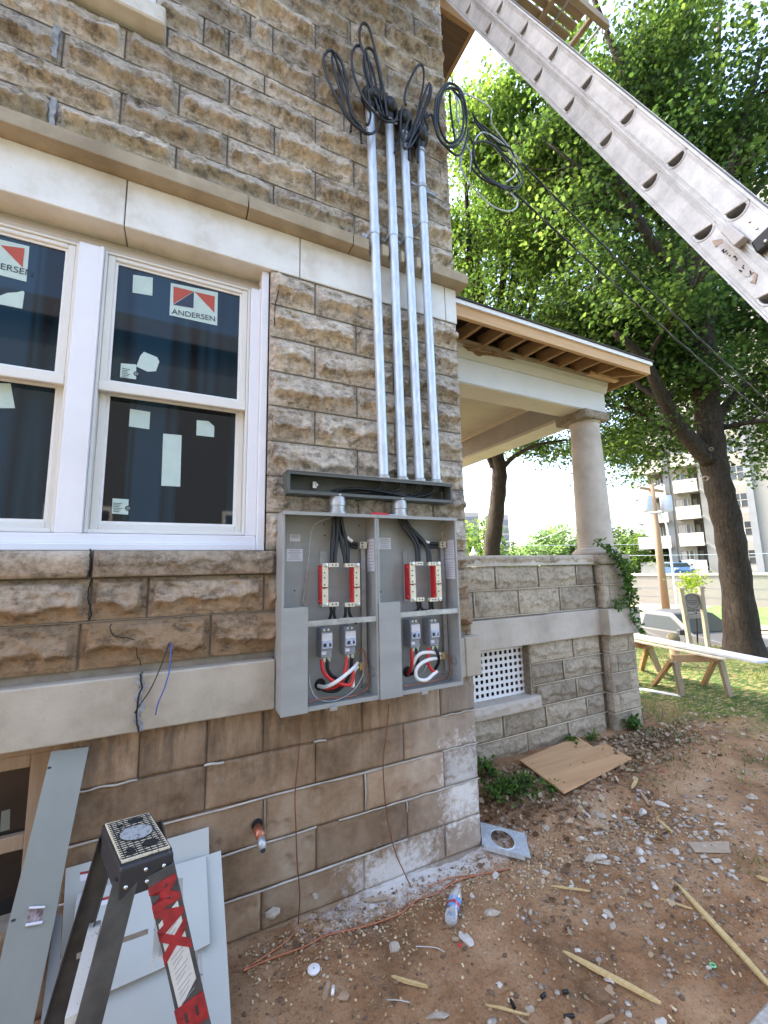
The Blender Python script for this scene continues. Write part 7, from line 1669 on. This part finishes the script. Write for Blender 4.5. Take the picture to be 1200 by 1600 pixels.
for i, (a, b_, lb) in enumerate(((262,1062,'black rubber stub'),(355,1052,'black rubber stub furthest right'),(135,1092,'black wire offcut stood on end'),(370,1155,'longest black rubber stub, lowest of the group'))):
    p = c7(a, b_); z0 = float(gz(p.x,p.y))+.010; an = (.1,-.3,1.3,-.4)[i]; d = Vector((math.cos(an),math.sin(an),0))*(.012,.012,.016,.020)[i]
    tag(MB().tube([Vector((p.x,p.y,z0))-d, Vector((p.x,p.y,z0))+d], .007, 10).build('cable_offcut', M['black_cable'], None), lb+' among twigs low on the dirt', 'cable offcut', 'black cable offcuts on the dirt')
p, q_ = c6(455,1190), c6(452,1225); p.z = q_.z = .012; tag(MB().tube([p, q_], .007, 10).build('white_plastic_stub', M['white'], None, smooth=True), 'tiny white plastic tube left of the pointed tan rock', 'tube')
# copper ground conductor on the dirt
def gpath(pts, f, dz=.01): 
    out = []
    for a, b_ in pts: p = f(a, b_); out.append(Vector((p.x, p.y, float(gz(p.x,p.y))+dz+.004*random.random())))
    return out
b = MB()
b.tube(spline(gpath([(75,1112),(200,1065),(330,1015),(430,965),(560,940),(650,910),(740,870),(800,820),(880,785),(960,740),(1040,712),(1120,695),(1195,680)], c6), 8), .0042, 7)
o = tag(b.build('copper_wire', M['copper'], None, smooth=True), 'long bare copper wire trailing along the dirt to the house corner', 'wire')
b = MB(); b.tube(spline(gpath([(80,1108),(180,1050),(260,990),(305,935)], c6), 8), .0036, 7)
tag(b.build('copper_wire', M['copper'], None, smooth=True), 'short copper wire end joining the long one at the left', 'wire')
b = MB(); b.tube(spline(gpath([(855,760),(960,720),(1060,705),(1150,690)], c6, .014), 8), .0032, 7)
tag(b.build('copper_wire', M['copper'], None, smooth=True), 'thinner copper strand lying in the white powder near the corner', 'wire')
b = MB(); b.tube(spline(gpath([(800,1010),(880,1020),(920,1030)], c6), 6), .002, 5); tag(b.build('tie_wire', M['bare'], None), 'thin silver tie wire beside the squarish rock', 'wire')
b = MB(); b.tube(spline(gpath([(680,1240),(730,1240),(775,1252)], c6), 6), .002, 5); tag(b.build('tie_wire', M['bare'], None), 'thin silver tie wire below the short cream stick', 'wire')
# mortar lumps at the foundation
for a, b_, lb in ((200,868,'rough stone lump sticking out low on the foundation'),(378,797,'small mortar knob on the foundation face')):
    p = at(350+a/2.667, 1100+b_/2.667, 1, -.03); s_ = .035 if a < 300 else .012; bb = MB(); bb.blob(p, s_*1.2, .03, s_*.8, 3, .4, 8); tag(bb.build('mortar_lump', M['rock'], None), lb, 'mortar lump')
scene.render.engine = 'CYCLES'
